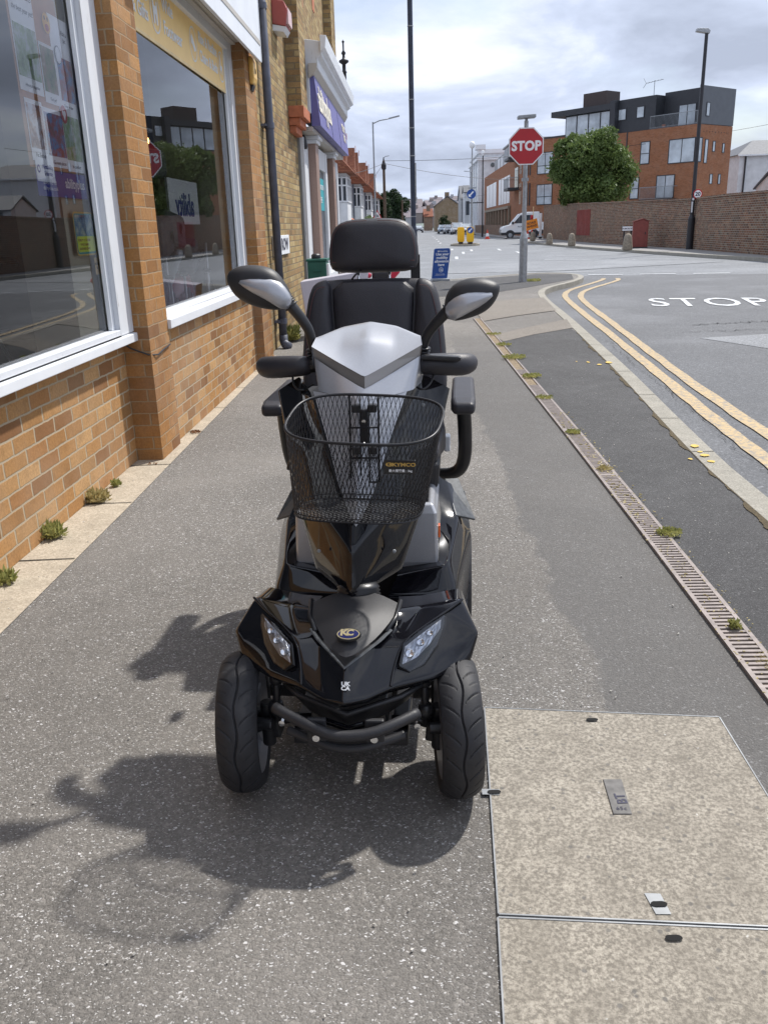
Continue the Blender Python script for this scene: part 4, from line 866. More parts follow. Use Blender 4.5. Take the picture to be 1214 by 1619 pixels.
# ================================================================ things seen through the shop glass
def wheel_ring(mb, c, r, w, axis='x', n=36, tr=0.012):
    pts = []
    for k in range(n):
        t = 2*math.pi*k/n; a, b_ = r*math.cos(t), r*math.sin(t)
        pts.append((c[0], c[1]+a, c[2]+b_) if axis == 'x' else (c[0]+a, c[1], c[2]+b_))
    mb.tube(pts, tr, 6, closed=True)
M['chairmetal'] = simple('silver wheelchair tubing', (.72, .74, .76), .3, .3, .05)
def wheelchair(loc, rz, label, group):
    t = thing('wheelchair', label, 'wheelchair', loc, rz, group)
    for sx in (-.27, .27):
        m = MB(); wheel_ring(m, (sx, .15, .30), .29, 0, tr=.014); w = m.build('wheel', M['rubber'], t, smooth=True)
        m = MB(); wheel_ring(m, (sx*1.1, .15, .30), .245, 0, tr=.008); m.build('push_rim', M['chairmetal'], w, smooth=True)
        m = MB()
        for k in range(12): a = k*math.pi/6; m.tube([(sx, .15, .30), (sx, .15+.28*math.cos(a), .30+.28*math.sin(a))], .003, 4)
        m.build('spokes', M['chairmetal'], w)
        m = MB(); wheel_ring(m, (sx*.85, -.38, .09), .08, 0, tr=.013, n=18); m.build('castor', M['rubber'], t, smooth=True)
        m = MB(); m.tube([(sx*.9, .28, .95), (sx*.9, .22, .90), (sx*.9, .17, .3), (sx*.9, .17, .1)], .011, 8); m.tube([(sx*.9, .18, .70), (sx*.9, -.2, .70), (sx*.9, -.26, .62), (sx*.9, -.28, .15)], .011, 8); m.tube([(sx*.9, .2, .48), (sx*.9, -.28, .48), (sx*.9, -.42, .2), (sx*.8, -.5, .12)], .011, 8)
        m.build('side_frame', M['chairmetal'], t, smooth=True)
        MB().box(sx*.9-.03, sx*.9+.03, -.16, .14, .705, .73).build('arm_pad', M['blackmetal'], t, bevel=.008); MB().obox((sx*.55, -.5, .12), .16, .14, .012, (.25, 0, 0)).build('footplate', M['blackmetal'], t)
    MB().box(-.23, .23, -.26, .19, .47, .50).build('seat', M['carpet'], t, bevel=.01); MB().box(-.23, .23, .17, .20, .52, .90).build('backrest', M['carpet'], t, bevel=.01)
    return t
WC = 'wheelchairs lined up behind the second window'
wheelchair((-2.16, 6.8, .30), R(18), 'folding wheelchair nearest the viewer behind the second window, chrome wheels against the pier', WC)
wheelchair((-2.18, 7.35, .30), R(15), 'folding wheelchair in the middle of the row behind the second window', WC)
wheelchair((-2.12, 7.95, .30), R(12), 'folding wheelchair at the far end of the row behind the second window', WC)
def rollator(loc, rz, label):
    t = thing('walking_frame', label, 'walking frame', loc, rz, 'walking frames behind the first window')
    for sx in (-.26, .26):
        MB().tube([(sx, .30, .92), (sx, .12, .95), (sx*.98, .10, .5), (sx, -.05, .1)], .013, 8).build('side_tube', M['chairmetal'], t, smooth=True); MB().tube([(sx*.98, .10, .55), (sx, .32, .1)], .012, 8).build('rear_leg', M['chairmetal'], t, smooth=True)
        m = MB(); wheel_ring(m, (sx, -.08, .10), .085, 0, tr=.016, n=20); wheel_ring(m, (sx, .34, .10), .085, 0, tr=.016, n=20); m.build('wheels', M['rubber'], t, smooth=True)
        MB().tube([(sx, .20, .94), (sx, .34, .92)], .02, 8).build('grip', M['blackmetal'], t)
    MB().box(-.25, .25, -.02, .24, .52, .55).build('seat', M['blackmetal'], t, bevel=.01); MB().tube([(-.25, .10, .8), (0, .0, .82), (.25, .10, .8)], .012, 8).build('back_bar', M['chairmetal'], t, smooth=True)
    return t
rollator((-2.50, 4.05, .30), R(-60), 'grey tubular walking frame inside the first window')
rollator((-2.62, 4.75, .30), R(-100), 'second tubular walking frame standing deeper inside the first window')
wheelchair((-2.62, 3.3, .30), R(-70), 'wheelchair with a red tag at the left edge of the first window', 'wheelchairs behind the first window')
# red scooter and bags behind the second window
rs = thing('red_display_scooter', 'dark red scooter with grey seat behind the second window', 'mobility scooter', (-2.22, 7.62, .56), R(15))
M['maroon'] = car_paint('maroon paint', (.30, .02, .035)); M['greybag'] = simple('grey black nylon', (.07, .07, .08), .7, 0, .3, 20, .3)
m = MB(); m.lathe([(.10, -.1), (.26, 0), (.32, .2), (.26, .45), (.15, .58), (.0, .6)], n=18); m.build('body', M['maroon'], rs, smooth=True)
MB().obox((.1, -.2, .55), .10, .30, .40, (.5, .3, .3)).build('headlamp_panel', M['curtain'], rs, bevel=.05, seg=4); MB().obox((-.02, .0, .72), .5, .4, .12, (0, 0, .2)).build('seat', M['greybag'], rs, bevel=.04, seg=3)
m = MB(); m.tube([(-.1, .1, .75), (-.15, .2, 1.15)], .02, 8); m.build('stem', M['chrome'], rs)
bg = thing('hanging_bags', 'black carrier bags with white badges stacked behind the second window', 'bags', (-1.97, 7.15, 1.32))
for i, (x, y, z, sx, sy, sz, r) in enumerate(((0, -.35, 0, .2, .42, .30, .1), (-.05, .1, .05, .22, .34, .28, -.2), (.02, .42, -.16, .18, .36, .26, .15), (-.1, -.1, .55, .15, .9, .22, .05))):
    b0 = MB().obox((x, y, z), sx, sy, sz, (r, r*.5, r)).build('bag', M['greybag'], bg, bevel=.05, seg=3)
    if i < 3: MB().lathe([(0, 0), (.045, 0)], (x+sx/2+.012, y+.05, z), 'x', 14).build('badge', M['signwhite'], b0)
ib = thing('inside_sign', 'white board with blue reversed lettering standing inside the second window', 'sign', (-1.98, 7.85, 1.60))
MB().box(-.02, 0, -.55, .45, -.18, .18).build('board', M['signwhite'], ib); text('lettering', 'ability', .26, M['bluebanner'], ib, (.003, -.05, -.03), (0, -1, 0), (0, 0, 1), ext=.001, bold=.006)
pl = thing('ceiling_lamp', 'small warm spotlight glowing inside the second window', 'lamp', (-2.1, 7.25, 2.05)); MB().lathe([(0, .03), (.02, .02), (.025, 0), (.02, -.02), (0, -.025)], n=12).build('bulb', simple('warm bulb', (1, .6, .2), .4, emit=((1, .55, .18), 6.0)), pl); MB().tube([(0, 0, .03), (0, 0, 1.0)], .004, 5).build('wire', M['blackmetal'], pl)
# ================================================================ street furniture
stp = thing('stop_sign', 'red octagonal STOP sign on a grey stepped pole on the pavement corner', 'road sign', (2.60, 21.05, 0))
m = MB(); m.lathe([(.095, 0), (.095, .95), (.092, 1.0), (.055, 1.14), (.052, 1.16), (.048, 3.52), (0, 3.52)], n=18); m.build('pole', M['galv'], stp, smooth=False)
zc = 2.985; n = 8
def octo(r, y, mat, nm, par, d=.004):
    pts = [(r*math.cos(R(22.5+45*k)), r*math.sin(R(22.5+45*k))) for k in range(8)]
    return MB().prism([(p[0], p[1]+zc) for p in pts], 'y', y-d, y).build(nm, mat, par)
octo(.425, -.060, M['greymetal'], 'backing_plate', stp, .006); octo(.422, -.067, M['signwhite'], 'white_border', stp); octo(.397, -.0715, M['red'], 'red_face', stp)
text('lettering', 'STOP', .275, M['signwhite'], stp, (0, -.0765, zc-.0), (1, 0, 0), (0, 0, 1), ext=.001, bold=.012, sx=.98, space=1.04)
m = MB(); 
for a_, b2 in ((zc-.22, zc-.18), (zc+.18, zc+.22), (2.25, 2.32)): MB().box(-.075, .075, -.056, .07, a_, b2).build('clamp', M['greymetal'], stp)
m = MB(); m.obox((.0, -.02, 3.60), .40, .26, .07, (0, R(-3), 0)); m.box(-.03, .03, -.03, .03, 3.50, 3.57); m.build('lamp_head', M['greymetal'], stp, bevel=.015)
def lamp_column(name, loc, H, label, prof, mat, group=None):
    t = thing(name, label, 'lamp post', loc, 0, group); MB().lathe(prof, n=14).build('column', mat, t); return t
cp = lamp_column('lamp_column', (.018, 21.6, 0), 9, 'tall thin dark column rising behind the scooter headrest', [(.085, 0), (.085, 1.25), (.06, 1.35), (.058, 9.5), (.045, 9.6), (0, 9.6)], M['navy'])
MB().box(.052, .085, -.05, .02, 1.9, 2.75).build('side_plate', M['galv'], cp); m = MB()
for z in (1.55, 2.9, 3.5, 4.1, 5.6): m.tube([(0, 0, z), (0, 0, z+.02)], .066, 14)
m.build('band', M['galv'], cp)
MB().box(-.02, .9, -.03, .03, 9.5, 9.56).build('arm', M['navy'], cp)
ab = thing('advert_board', 'blue pavement board with white writing near the kerb', 'advertising board', (.66, 22.4, 0.0), R(6))
m = MB(); m.prism([(-.205, .06), (.19, .06), (.275, .70), (.262, .775), (.235, .79), (-.10, .79), (-.135, .765)], 'y', -.02, .02)
m.build('panel', M['blue'], ab, bevel=.004); MB().prism([(-.22, 0), (.24, 0), (.23, .055), (-.21, .055)], 'y', -.19, .19).build('foot', M['greymetal'], ab, bevel=.01)
rt, up_ = (1, 0, 0), (.13, 0, 1)
MB().lathe([(0, -.0225), (.022, -.0225)], (-.03, 0, .72), 'y', 16).build('logo', M['signwhite'], ab); text('heading', 'Motability', .055, M['signwhite'], ab, (.10, -.022, .72), rt, up_)
text('lettering', 'Use your\nmobility\nallowance\nhere', .088, M['signwhite'], ab, (.055, -.022, .52), rt, up_, bold=.0025, line=.98)
m = MB(); n = 24; a = [(.035+.055*math.cos(t*2*math.pi/n), -.0225, .27+.058*math.sin(t*2*math.pi/n)) for t in range(n)]; b_ = [(.035+.046*math.cos(t*2*math.pi/n), -.0225, .27+.049*math.sin(t*2*math.pi/n)) for t in range(n)]
m.add(a+b_, [(i, (i+1) % n, n+(i+1) % n, n+i) for i in range(n)]); m.poly([(.01, -.0225, .25), (.03, -.0225, .25), (.03, -.0225, .30), (.02, -.0225, .30)]); m.poly([(.038, -.0225, .245), (.068, -.0225, .245), (.05, -.0225, .305)]); m.build('symbol', M['signwhite'], ab, fix=False)
text('small_print', 'Find out more about\nthe scheme at our store', .026, M['signwhite'], ab, (.01, -.022, .155), rt, up_)
# right hand lamp post with 20 sign
LH = 8.62
rl = lamp_column('lamp_post', (12.28, 40.0, 0), 10, 'very tall dark lamp post with a 20 sign in front of the boundary wall', [(.15, 0), (.15, 1.30), (.085, 1.45), (.070, LH), (0, LH)], M['blackmetal'])
MB().prism([(-.45, LH), (.1, LH-.1), (.12, LH+.02), (.02, LH+.10), (-.42, LH+.12)], 'y', -.12, .12).build('lantern', M['galv'], rl, bevel=.02)
MB().box(-.08, -.02, -.10, -.085, 1.55, 2.0).build('notice', M['signwhite'], rl); MB().box(-.06, .02, -.105, -.09, 1.75+.3, 2.15).build('notice', M['pvc'], rl)
sp = thing('speed_sign', 'round white 20 sign with red ring on the right lamp post', 'road sign', (12.42, 39.86, 2.30))
MB().lathe([(0, 0), (.20, 0), (.20, .01), (0, .01)], (0, 0, 0), 'y', 28).build('red_ring', M['red'], sp); MB().lathe([(0, -.004), (.155, -.004), (.155, -.001)], (0, 0, 0), 'y', 28).build('white_face', M['signwhite'], sp); text('number', '20', .23, M['ink'], sp, (0, -.006, 0), (1, 0, 0), (0, 0, 1), bold=.008); MB().box(-.28, -.12, .0, .03, -.02, .02).build('bracket', M['blackmetal'], sp)
# stone bollards
def bollard(loc, s, label):
    t = thing('stone_bollard', label, 'bollard', loc, rz=0.3*s, group='stone bollards along the far kerb')
    rings = []
    for z, r in ((0, .30), (.15, .29), (.5, .26), (.75, .22), (.86, .15), (.9, .05)):
        rings.append([(r*s*math.cos(k*math.pi/6)*(1+.06*math.sin(k*3+z*5)), r*s*math.sin(k*math.pi/6)*(1+.05*math.cos(k*2+z*7)), z*s*1.05) for k in range(12)])
    MB().loft(rings).build('stone', M['stone'], t, sub=1)
bollard((9.55, 40.0, 0), .80, 'stone bollard in front of the red cabinet, nearest of the four')
bollard((8.75, 49.5, 0), .76, 'stone bollard below the red painted wall patch')
bollard((8.28, 54.5, 0), .74, 'stone bollard left of the red painted wall patch, small in the distance')
bollard((8.8, 66.0, 0), .74, 'farthest stone bollard beside the orange sign')
# ---- boundary wall
WL = [(13.2, 14.0), (12.75, 24.0), (12.43, 31.5), (12.35, 36.0), (12.42, 40.6), (12.0, 46.2), (11.35, 54.0), (11.25, 62), (11.30, 70), (11.2, 77.3)]
WH = [2.02, 2.05, 2.08, 2.10, 2.07, 2.16, 2.27, 2.40, 2.50, 2.56]
bw = thing('boundary_wall', 'long old brown brick boundary wall beside the far pavement', 'wall', (12.4, 40, 0)); WO = (12.4, 40, 0)
m = LB(WO); A_ = offset_line(WL, .0); B_ = offset_line(WL, .35); rings = [[(a[0], a[1], -.1), (a[0], a[1], h_), (b[0], b[1], h_), (b[0], b[1], -.1)] for a, b, h_ in zip(A_, B_, WH)]
m.loft(rings); m.build('masonry', M['wallbrick'], bw)
m = LB(WO); A_ = offset_line(WL, -.04); B_ = offset_line(WL, .39); m.loft([[(a[0], a[1], h_+.002), (a[0], a[1], h_+.09), (b[0], b[1], h_+.09), (b[0], b[1], h_+.002)] for a, b, h_ in zip(A_, B_, WH)]); m.build('coping', M['wallbrick'], bw)
m = LB(WO); t0 = (54.4, 52.0); pts = [(11.25+.1*(62-y)/8-.012, y) for y in (57.6, 61.9)]
m.loft([[(p[0]-.01, p[1], .42), (p[0]-.01, p[1], 2.03), (p[0]+.03, p[1], 2.03), (p[0]+.03, p[1], .42)] for p in pts]); m.build('red_painted_patch', M['redbrick'], bw)
cb = thing('red_cabinet', 'dull red street cabinet with sloping top against the wall', 'cabinet', (11.08, 44.0, 0), R(-12)); cb.scale = (.85, .85, .88)
m = MB(); m.prism([(-.42, .0), (.42, .0), (.42, 1.38), (.1, 1.52), (-.42, 1.36)], 'y', -.45, .45); m.build('body', M['cab_red'], cb, bevel=.02)
MB().prism([(-.46, 1.362), (.1, 1.525), (.46, 1.385), (.46, 1.42), (.1, 1.56), (-.46, 1.40)], 'y', -.48, .48).build('lid', M['cab_red'], cb); MB().box(-.33, .36, -.462, -.451, .12, 1.28).build('door', M['cab_red'], cb, bevel=.004); MB().box(.24, .29, -.48, -.462, .72, .84).build('handle', M['blackmetal'], cb); MB().box(-.44, .44, -.47, .47, 0, .06).build('plinth', M['blackmetal'], cb)
nb = thing('street_nameplate', 'low white street nameplate on two black posts beside the red cabinet', 'sign', (10.85, 45.6, 0), R(-12))
for x in (-.17, .17): MB().box(x-.035, x+.035, -.03, .03, 0, .85).build('post', M['blackmetal'], nb)
MB().box(-.26, .26, -.05, -.03, .80, 1.0).build('plate', M['signwhite'], nb, bevel=.004); text('lettering', 'ALBION RD', .10, M['ink'], nb, (0, -.053, .90), (1, 0, 0), (0, 0, 1), bold=.002); MB().box(-.28, .28, -.03, -.01, .78, 1.02).build('frame', M['blackmetal'], nb)
# ---- traffic island with two lit bollards
isl = thing('traffic_island', 'small kerbed traffic island in the middle of the road', 'traffic island', (3.75, 64.5, -.112))
MB().slab([(1.05*math.cos(k*math.pi/10)*1.0, 2.6*math.sin(k*math.pi/10)) for k in range(20)], 0, .12).build('kerb', M['kerb'], isl); MB().slab([(.9*math.cos(k*math.pi/10), 2.4*math.sin(k*math.pi/10)) for k in range(20)], .11, .126).build('top', M['moss'], isl)
def tbollard(loc, label, arrow):
    t = thing('yellow_bollard', label, 'traffic bollard', loc, 0, 'yellow bollards on the traffic island')
    pts = []
    for cx_, cz_, a0 in ((.12, 1.02, 0), (-.12, 1.02, 90), (-.12, .25, 180), (.12, .25, 270)):
        for k in range(6): a = R(a0+18*k); pts.append((cx_+.13*math.cos(a), cz_+.13*math.sin(a)))
    MB().prism(pts, 'y', -.10, .10).build('shell', M['yellowpl'], t, bevel=.03); MB().box(-.16, .16, -.10, .10, 0, .13).build('foot', M['blackmetal'], t)
    if arrow:
        MB().lathe([(0, -.112), (.215, -.112), (.215, -.102)], (0, 0, .93), 'y', 24).build('arrow_disc', M['blue'], t)
        MB().poly([(-.13, -.116, .80), (-.13, -.116, .94), (-.08, -.116, .90), (.08, -.116, 1.06), (.13, -.116, 1.02), (-.03, -.116, .85), (.01, -.116, .80)]).build('arrow', M['signwhite'], t, fix=False)
    return t
tbollard((3.42, 64.0, 0.014), 'plain yellow traffic bollard, left one on the island', False); tbollard((4.02, 62.9, 0.014), 'yellow traffic bollard with blue arrow disc, right one on the island', True)
bl = lamp_column('beacon_post', (4.35, 66.2, 0.0), 7, 'grey post with white globe lamp and blue arrow sign on the island', [(.07, 0), (.07, 1.0), (.05, 1.05), (.045, 6.5), (0, 6.5)], M['galv'])
MB().lathe([(0, 6.46), (.10, 6.5), (.19, 6.62), (.21, 6.74), (.17, 6.87), (.08, 6.95), (0, 6.97)], n=20).build('globe', M['signwhite'], bl, smooth=True)
sg2 = MB(); sg2.lathe([(0, -.07), (.33, -.07), (.33, -.055), (0, -.055)], (-.05, 0, 3.42), 'y', 30).build('sign_disc', M['blue'], bl)
MB().poly([(-.26, -.075, 3.23), (-.26, -.075, 3.43), (-.19, -.075, 3.37), (.06, -.075, 3.62), (.13, -.075, 3.55), (-.12, -.075, 3.30), (-.06, -.075, 3.23)]).build('arrow', M['signwhite'], bl, fix=False); MB().box(-.28, .30, -.14, .10, 3.80, 3.87).build('sign_light', M['greymetal'], bl)
# ================================================================ flats behind the wall
fl = thing('apartment_block', 'modern orange brick apartment block with charcoal top storey behind the wall', 'building', (24.4, 80.0, 0), R(-50))
MB().box(-14.6, 0, 0, 5.5, 0, 8.9).build('brick_storeys', M['flatbrick'], fl)
m = MB(); m.box(-8.9, -4.3, .02, 5.4, 8.92, 11.68); m.box(-4.3, -.0, 1.3, 5.45, 8.92, 11.9); m.box(-16, -8.9, -.45, 5.5, 11.0, 11.5); m.box(-8.9, -8.3, -.5, .0, 8.92, 11.7); m.build('charcoal_storey', M['charcoal'], fl)
MB().box(-.02, .02, .0, 5.5, 8.95, 11.92).build('side_cladding', M['slategrey'], fl)
MB().box(-12.6, -9.9, .2, 2.2, 11.55, 12.75).build('lift_tower', simple('brown plant room', (.05, .035, .033), .6), fl)
def win(par, x0, x1, z0, z1, y=0.0, glass='curtain', bars=1, hor=None, fw=.07, axis='y', open_=False):
    m = MB(); d = -.05
    def B(a0, a1, z0_, z1_, d0, d1):
        if axis == 'y': m.box(a0, a1, y+d0, y+d1, z0_, z1_)
        else: m.box(y-d1, y-d0, a0, a1, z0_, z1_)
    B(x0, x0+fw, z0, z1, d, .02); B(x1-fw, x1, z0, z1, d, .02); B(x0+fw, x1-fw, z0, z0+fw, d, .02); B(x0+fw, x1-fw, z1-fw, z1, d, .02)
    for k in range(1, bars): xx = x0+(x1-x0)*k/bars; B(xx-.03, xx+.03, z0+fw, z1-fw, d+.005, .02)
    if hor: B(x0+fw, x1-fw, z0+hor-.03, z0+hor+.03, d+.008, .015)
    w = m.build('window', M['charcoal'] if glass != 'white' else M['white'], par)
    g = MB(); m = g; B(x0+fw*.5, x1-fw*.5, z0+fw*.5, z1-fw*.5, d+.025, -.003); g.build('pane', M['curtain'] if glass in ('curtain', 'white') else M['dglass'], w)
    return w
for k in range(4): win(fl, -14.5+k*1.4, -14.5+(k+1)*1.4-.02, 9.0, 10.95, .02, fw=.05)
MB().box(-14.55, -8.9, .06, 5.4, 8.9, 11.0).build('inner_storey', M['dglass'], fl)
win(fl, -8.3, -7.4, 9.95, 10.95, .02); win(fl, -6.3, -5.45, 9.95, 10.95, .02)
win(fl, -2.8, -1.05, 9.0, 10.75, 1.3, bars=2)
def rail(par, x0, x1, z0, z1, y, depth, glass=True, back=0.0):
    m = MB(); n = int((x1-x0)/.12)
    m.box(x0, x1, y-.03, y+.01, z1-.05, z1); m.box(x0, x1, y-.02, y, z0+.05, z0+.08)
    for k in range(n+1): xx = x0+(x1-x0)*k/n; m.box(xx-.01, xx+.01, y-.02, y-.002, z0, z1-.05)
    for x in (x0, x1): m.box(x-.03, x+.03, y, y+depth, z1-.05, z1); m.box(x-.02, x+.02, y-.01, y+.03, z0, z1-.001)
    b = m.build('balcony_rail', M['greymetal'], par); return b
rail(fl, -4.75, -.05, 8.95, 9.98, -.02, 1.2); MB().box(-4.75, -.05, 1.3-1.3, 1.25, 8.9, 8.96).build('terrace_floor', M['slategrey'], fl)
MB().lathe([(.12, 0), (.18, .3), (0, .32)], (-3.9, .8, 8.96)).build('plant_pot', M['terracotta'], fl)
win(fl, -5.6, -4.6, 6.04, 7.96, 0, hor=.9); win(fl, -2.65, -.02, 5.88, 7.88, 0, bars=2); win(fl, -8.6, -7.6, 6.04, 7.96, 0, hor=.9); win(fl, -11.6, -10.6, 6.04, 7.96, 0, hor=.9)
win(fl, .0, .95, 5.88, 7.88, .0, axis='x'); win(fl, -6.5, -5.55, 3.1, 5.0, 0, hor=.9); win(fl, -3.7, -1.8, 3.05, 5.0, 0, bars=2); win(fl, -9.5, -8.4, 3.1, 5.0, 0, hor=.9)
rail(fl, -4.9, -1.5, 3.0, 4.05, -.75, .7); MB().box(-4.9, -1.5, -.8, -.003, 2.9, 3.0).build('balcony_floor', M['charcoal'], fl)
for (a, b_, c, d) in ((1.36, 1.84, 5.8, 7.75), (2.55, 2.96, 6.76, 7.63), (4.1, 4.45, 6.7, 7.5), (2.5, 2.95, 4.1, 4.95), (3.85, 4.25, 4.1, 4.95)): win(fl, a, b_, c, d, .0, axis='x', fw=.05)
win(fl, 1.1, 1.65, 9.55, 10.65, .02, axis='x', fw=.05)
m = MB()
for k in range(9): m.box(.0, .04, 1.0+k*.45, 1.06+k*.45, 8.3+.05*(k % 2), 8.36+.05*(k % 2))
m.box(-7.2, -7.1, -.06, -.001, 3.0, 8.9); m.build('vents_and_pipe', M['charcoal'], fl)
MB().tube([(-6.0, 2, 11.6), (-6.0, 2, 13.2)], .03, 6).build('aerial_mast', M['greymetal'], fl)
m = MB(); m.tube([(-6.9, 2, 13.05), (-5.1, 2, 13.15)], .02, 5)
for k in range(6): m.tube([(-6.8+k*.32, 1.8, 13.06+.02*k), (-6.8+k*.32, 2.2, 13.06+.02*k)], .015, 5); 
m.tube([(-6.9, 2, 13.05), (-7.2, 2, 13.5)], .02, 5); m.tube([(-6.9, 2, 13.05), (-7.2, 2, 12.7)], .02, 5); m.build('aerial', M['greymetal'], fl)
# wing
fw_ = thing('apartment_wing', 'lower orange brick wing of flats left of the tree behind the wall', 'building', (24.4-.643*14.6, 80+.766*14.6, 0), R(-50))
MB().box(-5.5, -.01, .3, 8, 0, 9.25).build('brick_storeys', M['flatbrick'], fw_); MB().box(-5.6, 0, .25, 8, 9.25, 9.4).build('parapet', M['charcoal'], fw_)
for z0, z1 in ((5.96, 8.03), (3.0, 5.0)):
    win(fw_, -3.7, -1.6, z0, z1, .3, bars=2, hor=.8); win(fw_, -5.1, -4.95, z0, z1+.2, .3, glass='dark', fw=.03); win(fw_, -4.75, -4.6, z0, z1+.2, .3, glass='dark', fw=.03)
MB().box(-1.5, -.2, .1, .29, 1.2, 2.6).build('porch', M['pvc'], fw_)
# street terrace of flats
tf = thing('brick_street_flats', 'long orange brick block with balconies and tall white windows along the street', 'building', (11.5, 95.6, 0)); TO = (11.5, 95.6, 0)
m = LB(TO); m.box(11.5, 22, 95.6, 103, 0, 9.3); m.box(11.5, 22, 103, 145, 0, 8.2); m.build('brick_walls', M['flatbrick'], tf)
m = LB(TO); m.box(12.6, 20, 103, 140, 8.2, 10.3); m.box(11.6, 12.5, 103, 118, 10.2, 10.35); m.build('set_back_storey', M['render_g'], tf)
for k in range(7): w = LB(TO); w.box(12.54, 12.6, 104+k*4.5, 107+k*4.5, 8.4, 10.1); q = w.build('white_window', M['white'], tf)
def strips(n, y0, y1, z0, z1):
    for k in range(n):
        a = y0+(y1-y0)*k/n; w = LB(TO); w.box(11.44, 11.5, a+.35, a+(y1-y0)/n-.35, z0, z1); q = w.build('tall_window', M['pvc'], tf)
strips(4, 107, 121, 3.6, 6.7); strips(3, 124, 140, 3.6, 6.7)
m = LB(TO)
for k in range(9): a = 106+k*4; m.box(11.2, 11.45, a, a+.5, .6, 3.0)
m.box(11.15, 11.45, 106, 140, 2.95, 3.25); m.build('arcade_columns', M['stone'], tf)
m = LB(TO); m.box(10.1, 10.4, 102, 146, -.1, 1.15); m.build('front_wall', M['wallbrick'], tf)
for z in (8.0, 4.95):
    m = LB(TO); m.box(10.3, 11.48, 98.2, 102.6, z-.25, z); q = m.build('balcony', M['charcoal'], tf)
    m = LB(TO); m.box(10.3, 10.34, 98.2, 102.6, z+.002, z+1.0)
    for k in range(12): m.box(10.3+k*.1, 10.32+k*.1, 98.2, 98.24, z+.002, z+1.0)
    m.box(10.3, 11.48, 98.18, 98.26, z+1.0, z+1.05); m.build('balcony_rail', M['greymetal'], tf)
    m = LB(TO); m.box(11.44, 11.5, 99, 102, z+.05, z+2.1); m.build('balcony_door', M['dglass'], tf)
m = LB(TO)
for y in (96.2, 97.2): m.box(11.46, 11.5, y, y+.25, 3.2, 5.3); m.box(11.46, 11.5, y, y+.25, 6.2, 8.3)
m.build('slot_windows', M['dglass'], tf)
# classical white building
wc = thing('white_classical_building', 'tall white stuccoed building with cornice beyond the brick flats', 'building', (11.0, 150, 0)); CO_ = (11.0, 150, 0)
m = LB(CO_); m.box(11, 20, 150, 172, 0, 12.2); m.build('walls', M['render_w'], wc)
m = LB(CO_); m.box(10.6, 20, 149.6, 172.4, 11.2, 11.6); m.box(10.75, 20, 149.75, 172.2, 12.2, 12.8); m.box(10.4, 12.0, 149.5, 152, 12.8, 13.5); m.build('cornice', M['pvc'], wc)
for k in range(4):
    for z0, z1 in ((6.6, 10.3), (2.0, 5.0)): m = LB(CO_); m.box(10.93, 11, 151.5+k*5, 154+k*5, z0, z1); m.build('window', M['curtain'], wc)
m = LB(CO_); m.tube([(13.2, 149.98, 10.4), (13.2, 149.9, 10.4)], .35, 14); m.build('round_window', M['dglass'], wc)
m = LB(CO_)
for k in range(5): m.box(10.8, 11, 150.2+k*5.2, 150.9+k*5.2, 0, 11.2)
m.build('pilaster', M['pvc'], wc)
# smaller street buildings further off
def plain_house(name, label, x0, x1, y0, y1, eave, ridge, wall, roof, along='x', chim=True, wins=(), group=None, cat='house'):
    t = thing(name, label, cat, (x0, y0, 0), 0, group); w, d = x1-x0, y1-y0
    if along == 'y': body = [(0, 0), (w, 0), (w, eave), (w/2, ridge-.15), (0, eave)]; MB().prism(body, 'y', 0, d).build('walls', wall, t)
    else: body = [(0, 0), (d, 0), (d, eave), (d/2, ridge-.15), (0, eave)]; MB().prism(body, 'x', 0, w).build('walls', wall, t)
    m = MB(); th = .14
    if along == 'y':
        for s_ in (0, 1):
            a, b_ = ((-.3, eave-.2), (w/2, ridge)) if s_ == 0 else ((w/2, ridge), (w+.3, eave-.2)); m.prism([a, b_, (b_[0], b_[1]+th), (a[0], a[1]+th)], 'y', -.2, d+.2)
    else:
        for s_ in (0, 1):
            a, b_ = ((-.3, eave-.2), (d/2, ridge)) if s_ == 0 else ((d/2, ridge), (d+.3, eave-.2)); m.prism([a, b_, (b_[0], b_[1]+th), (a[0], a[1]+th)], 'x', -.2, w+.2)
    r = m.build('roof', roof, t)
    if chim: MB().box(w/2-.5, w/2+.5, d*.1, d*.1+.7, ridge-.6, ridge+.9).build('chimney', wall, r)
    for (a, b_, z0, z1) in wins: MB().box(a, b_, -.05, -.004, z0, z1).build('window', M['dglass'], t)
    return t
plain_house('gable_house', 'tan brick house end with broad gable at the bend of the road', 5.0, 10.4, 200, 214, 5.4, 7.3, M['tanbrick'], M['slate'], 'y', True)
plain_house('grey_roofed_house', 'narrow grey roofed building with white panels beside the tan gable', 9.6, 16, 178, 190, 6.2, 8.6, M['render_g'], M['slate'], 'x', True, ((.3, 1.2, 2.5, 5.5), (2.0, 3.0, 2.5, 5.5), (.4, 1.4, .3, 2)))
plain_house('brown_house', 'brown house with tiled roof left of the tan gable house', 3.0, 5.2, 235, 245, 3.6, 5.4, M['wallbrick'], M['redtile'], 'x', True)
plain_house('white_front_house', 'tall white fronted shop building just before the classical building', 9.9, 12.5, 172.8, 177.5, 7.2, 8.3, M['render_w'], M['slate'], 'x', False, ((.3, 1.1, 3, 5.5), (1.4, 2.2, 3, 5.5)))
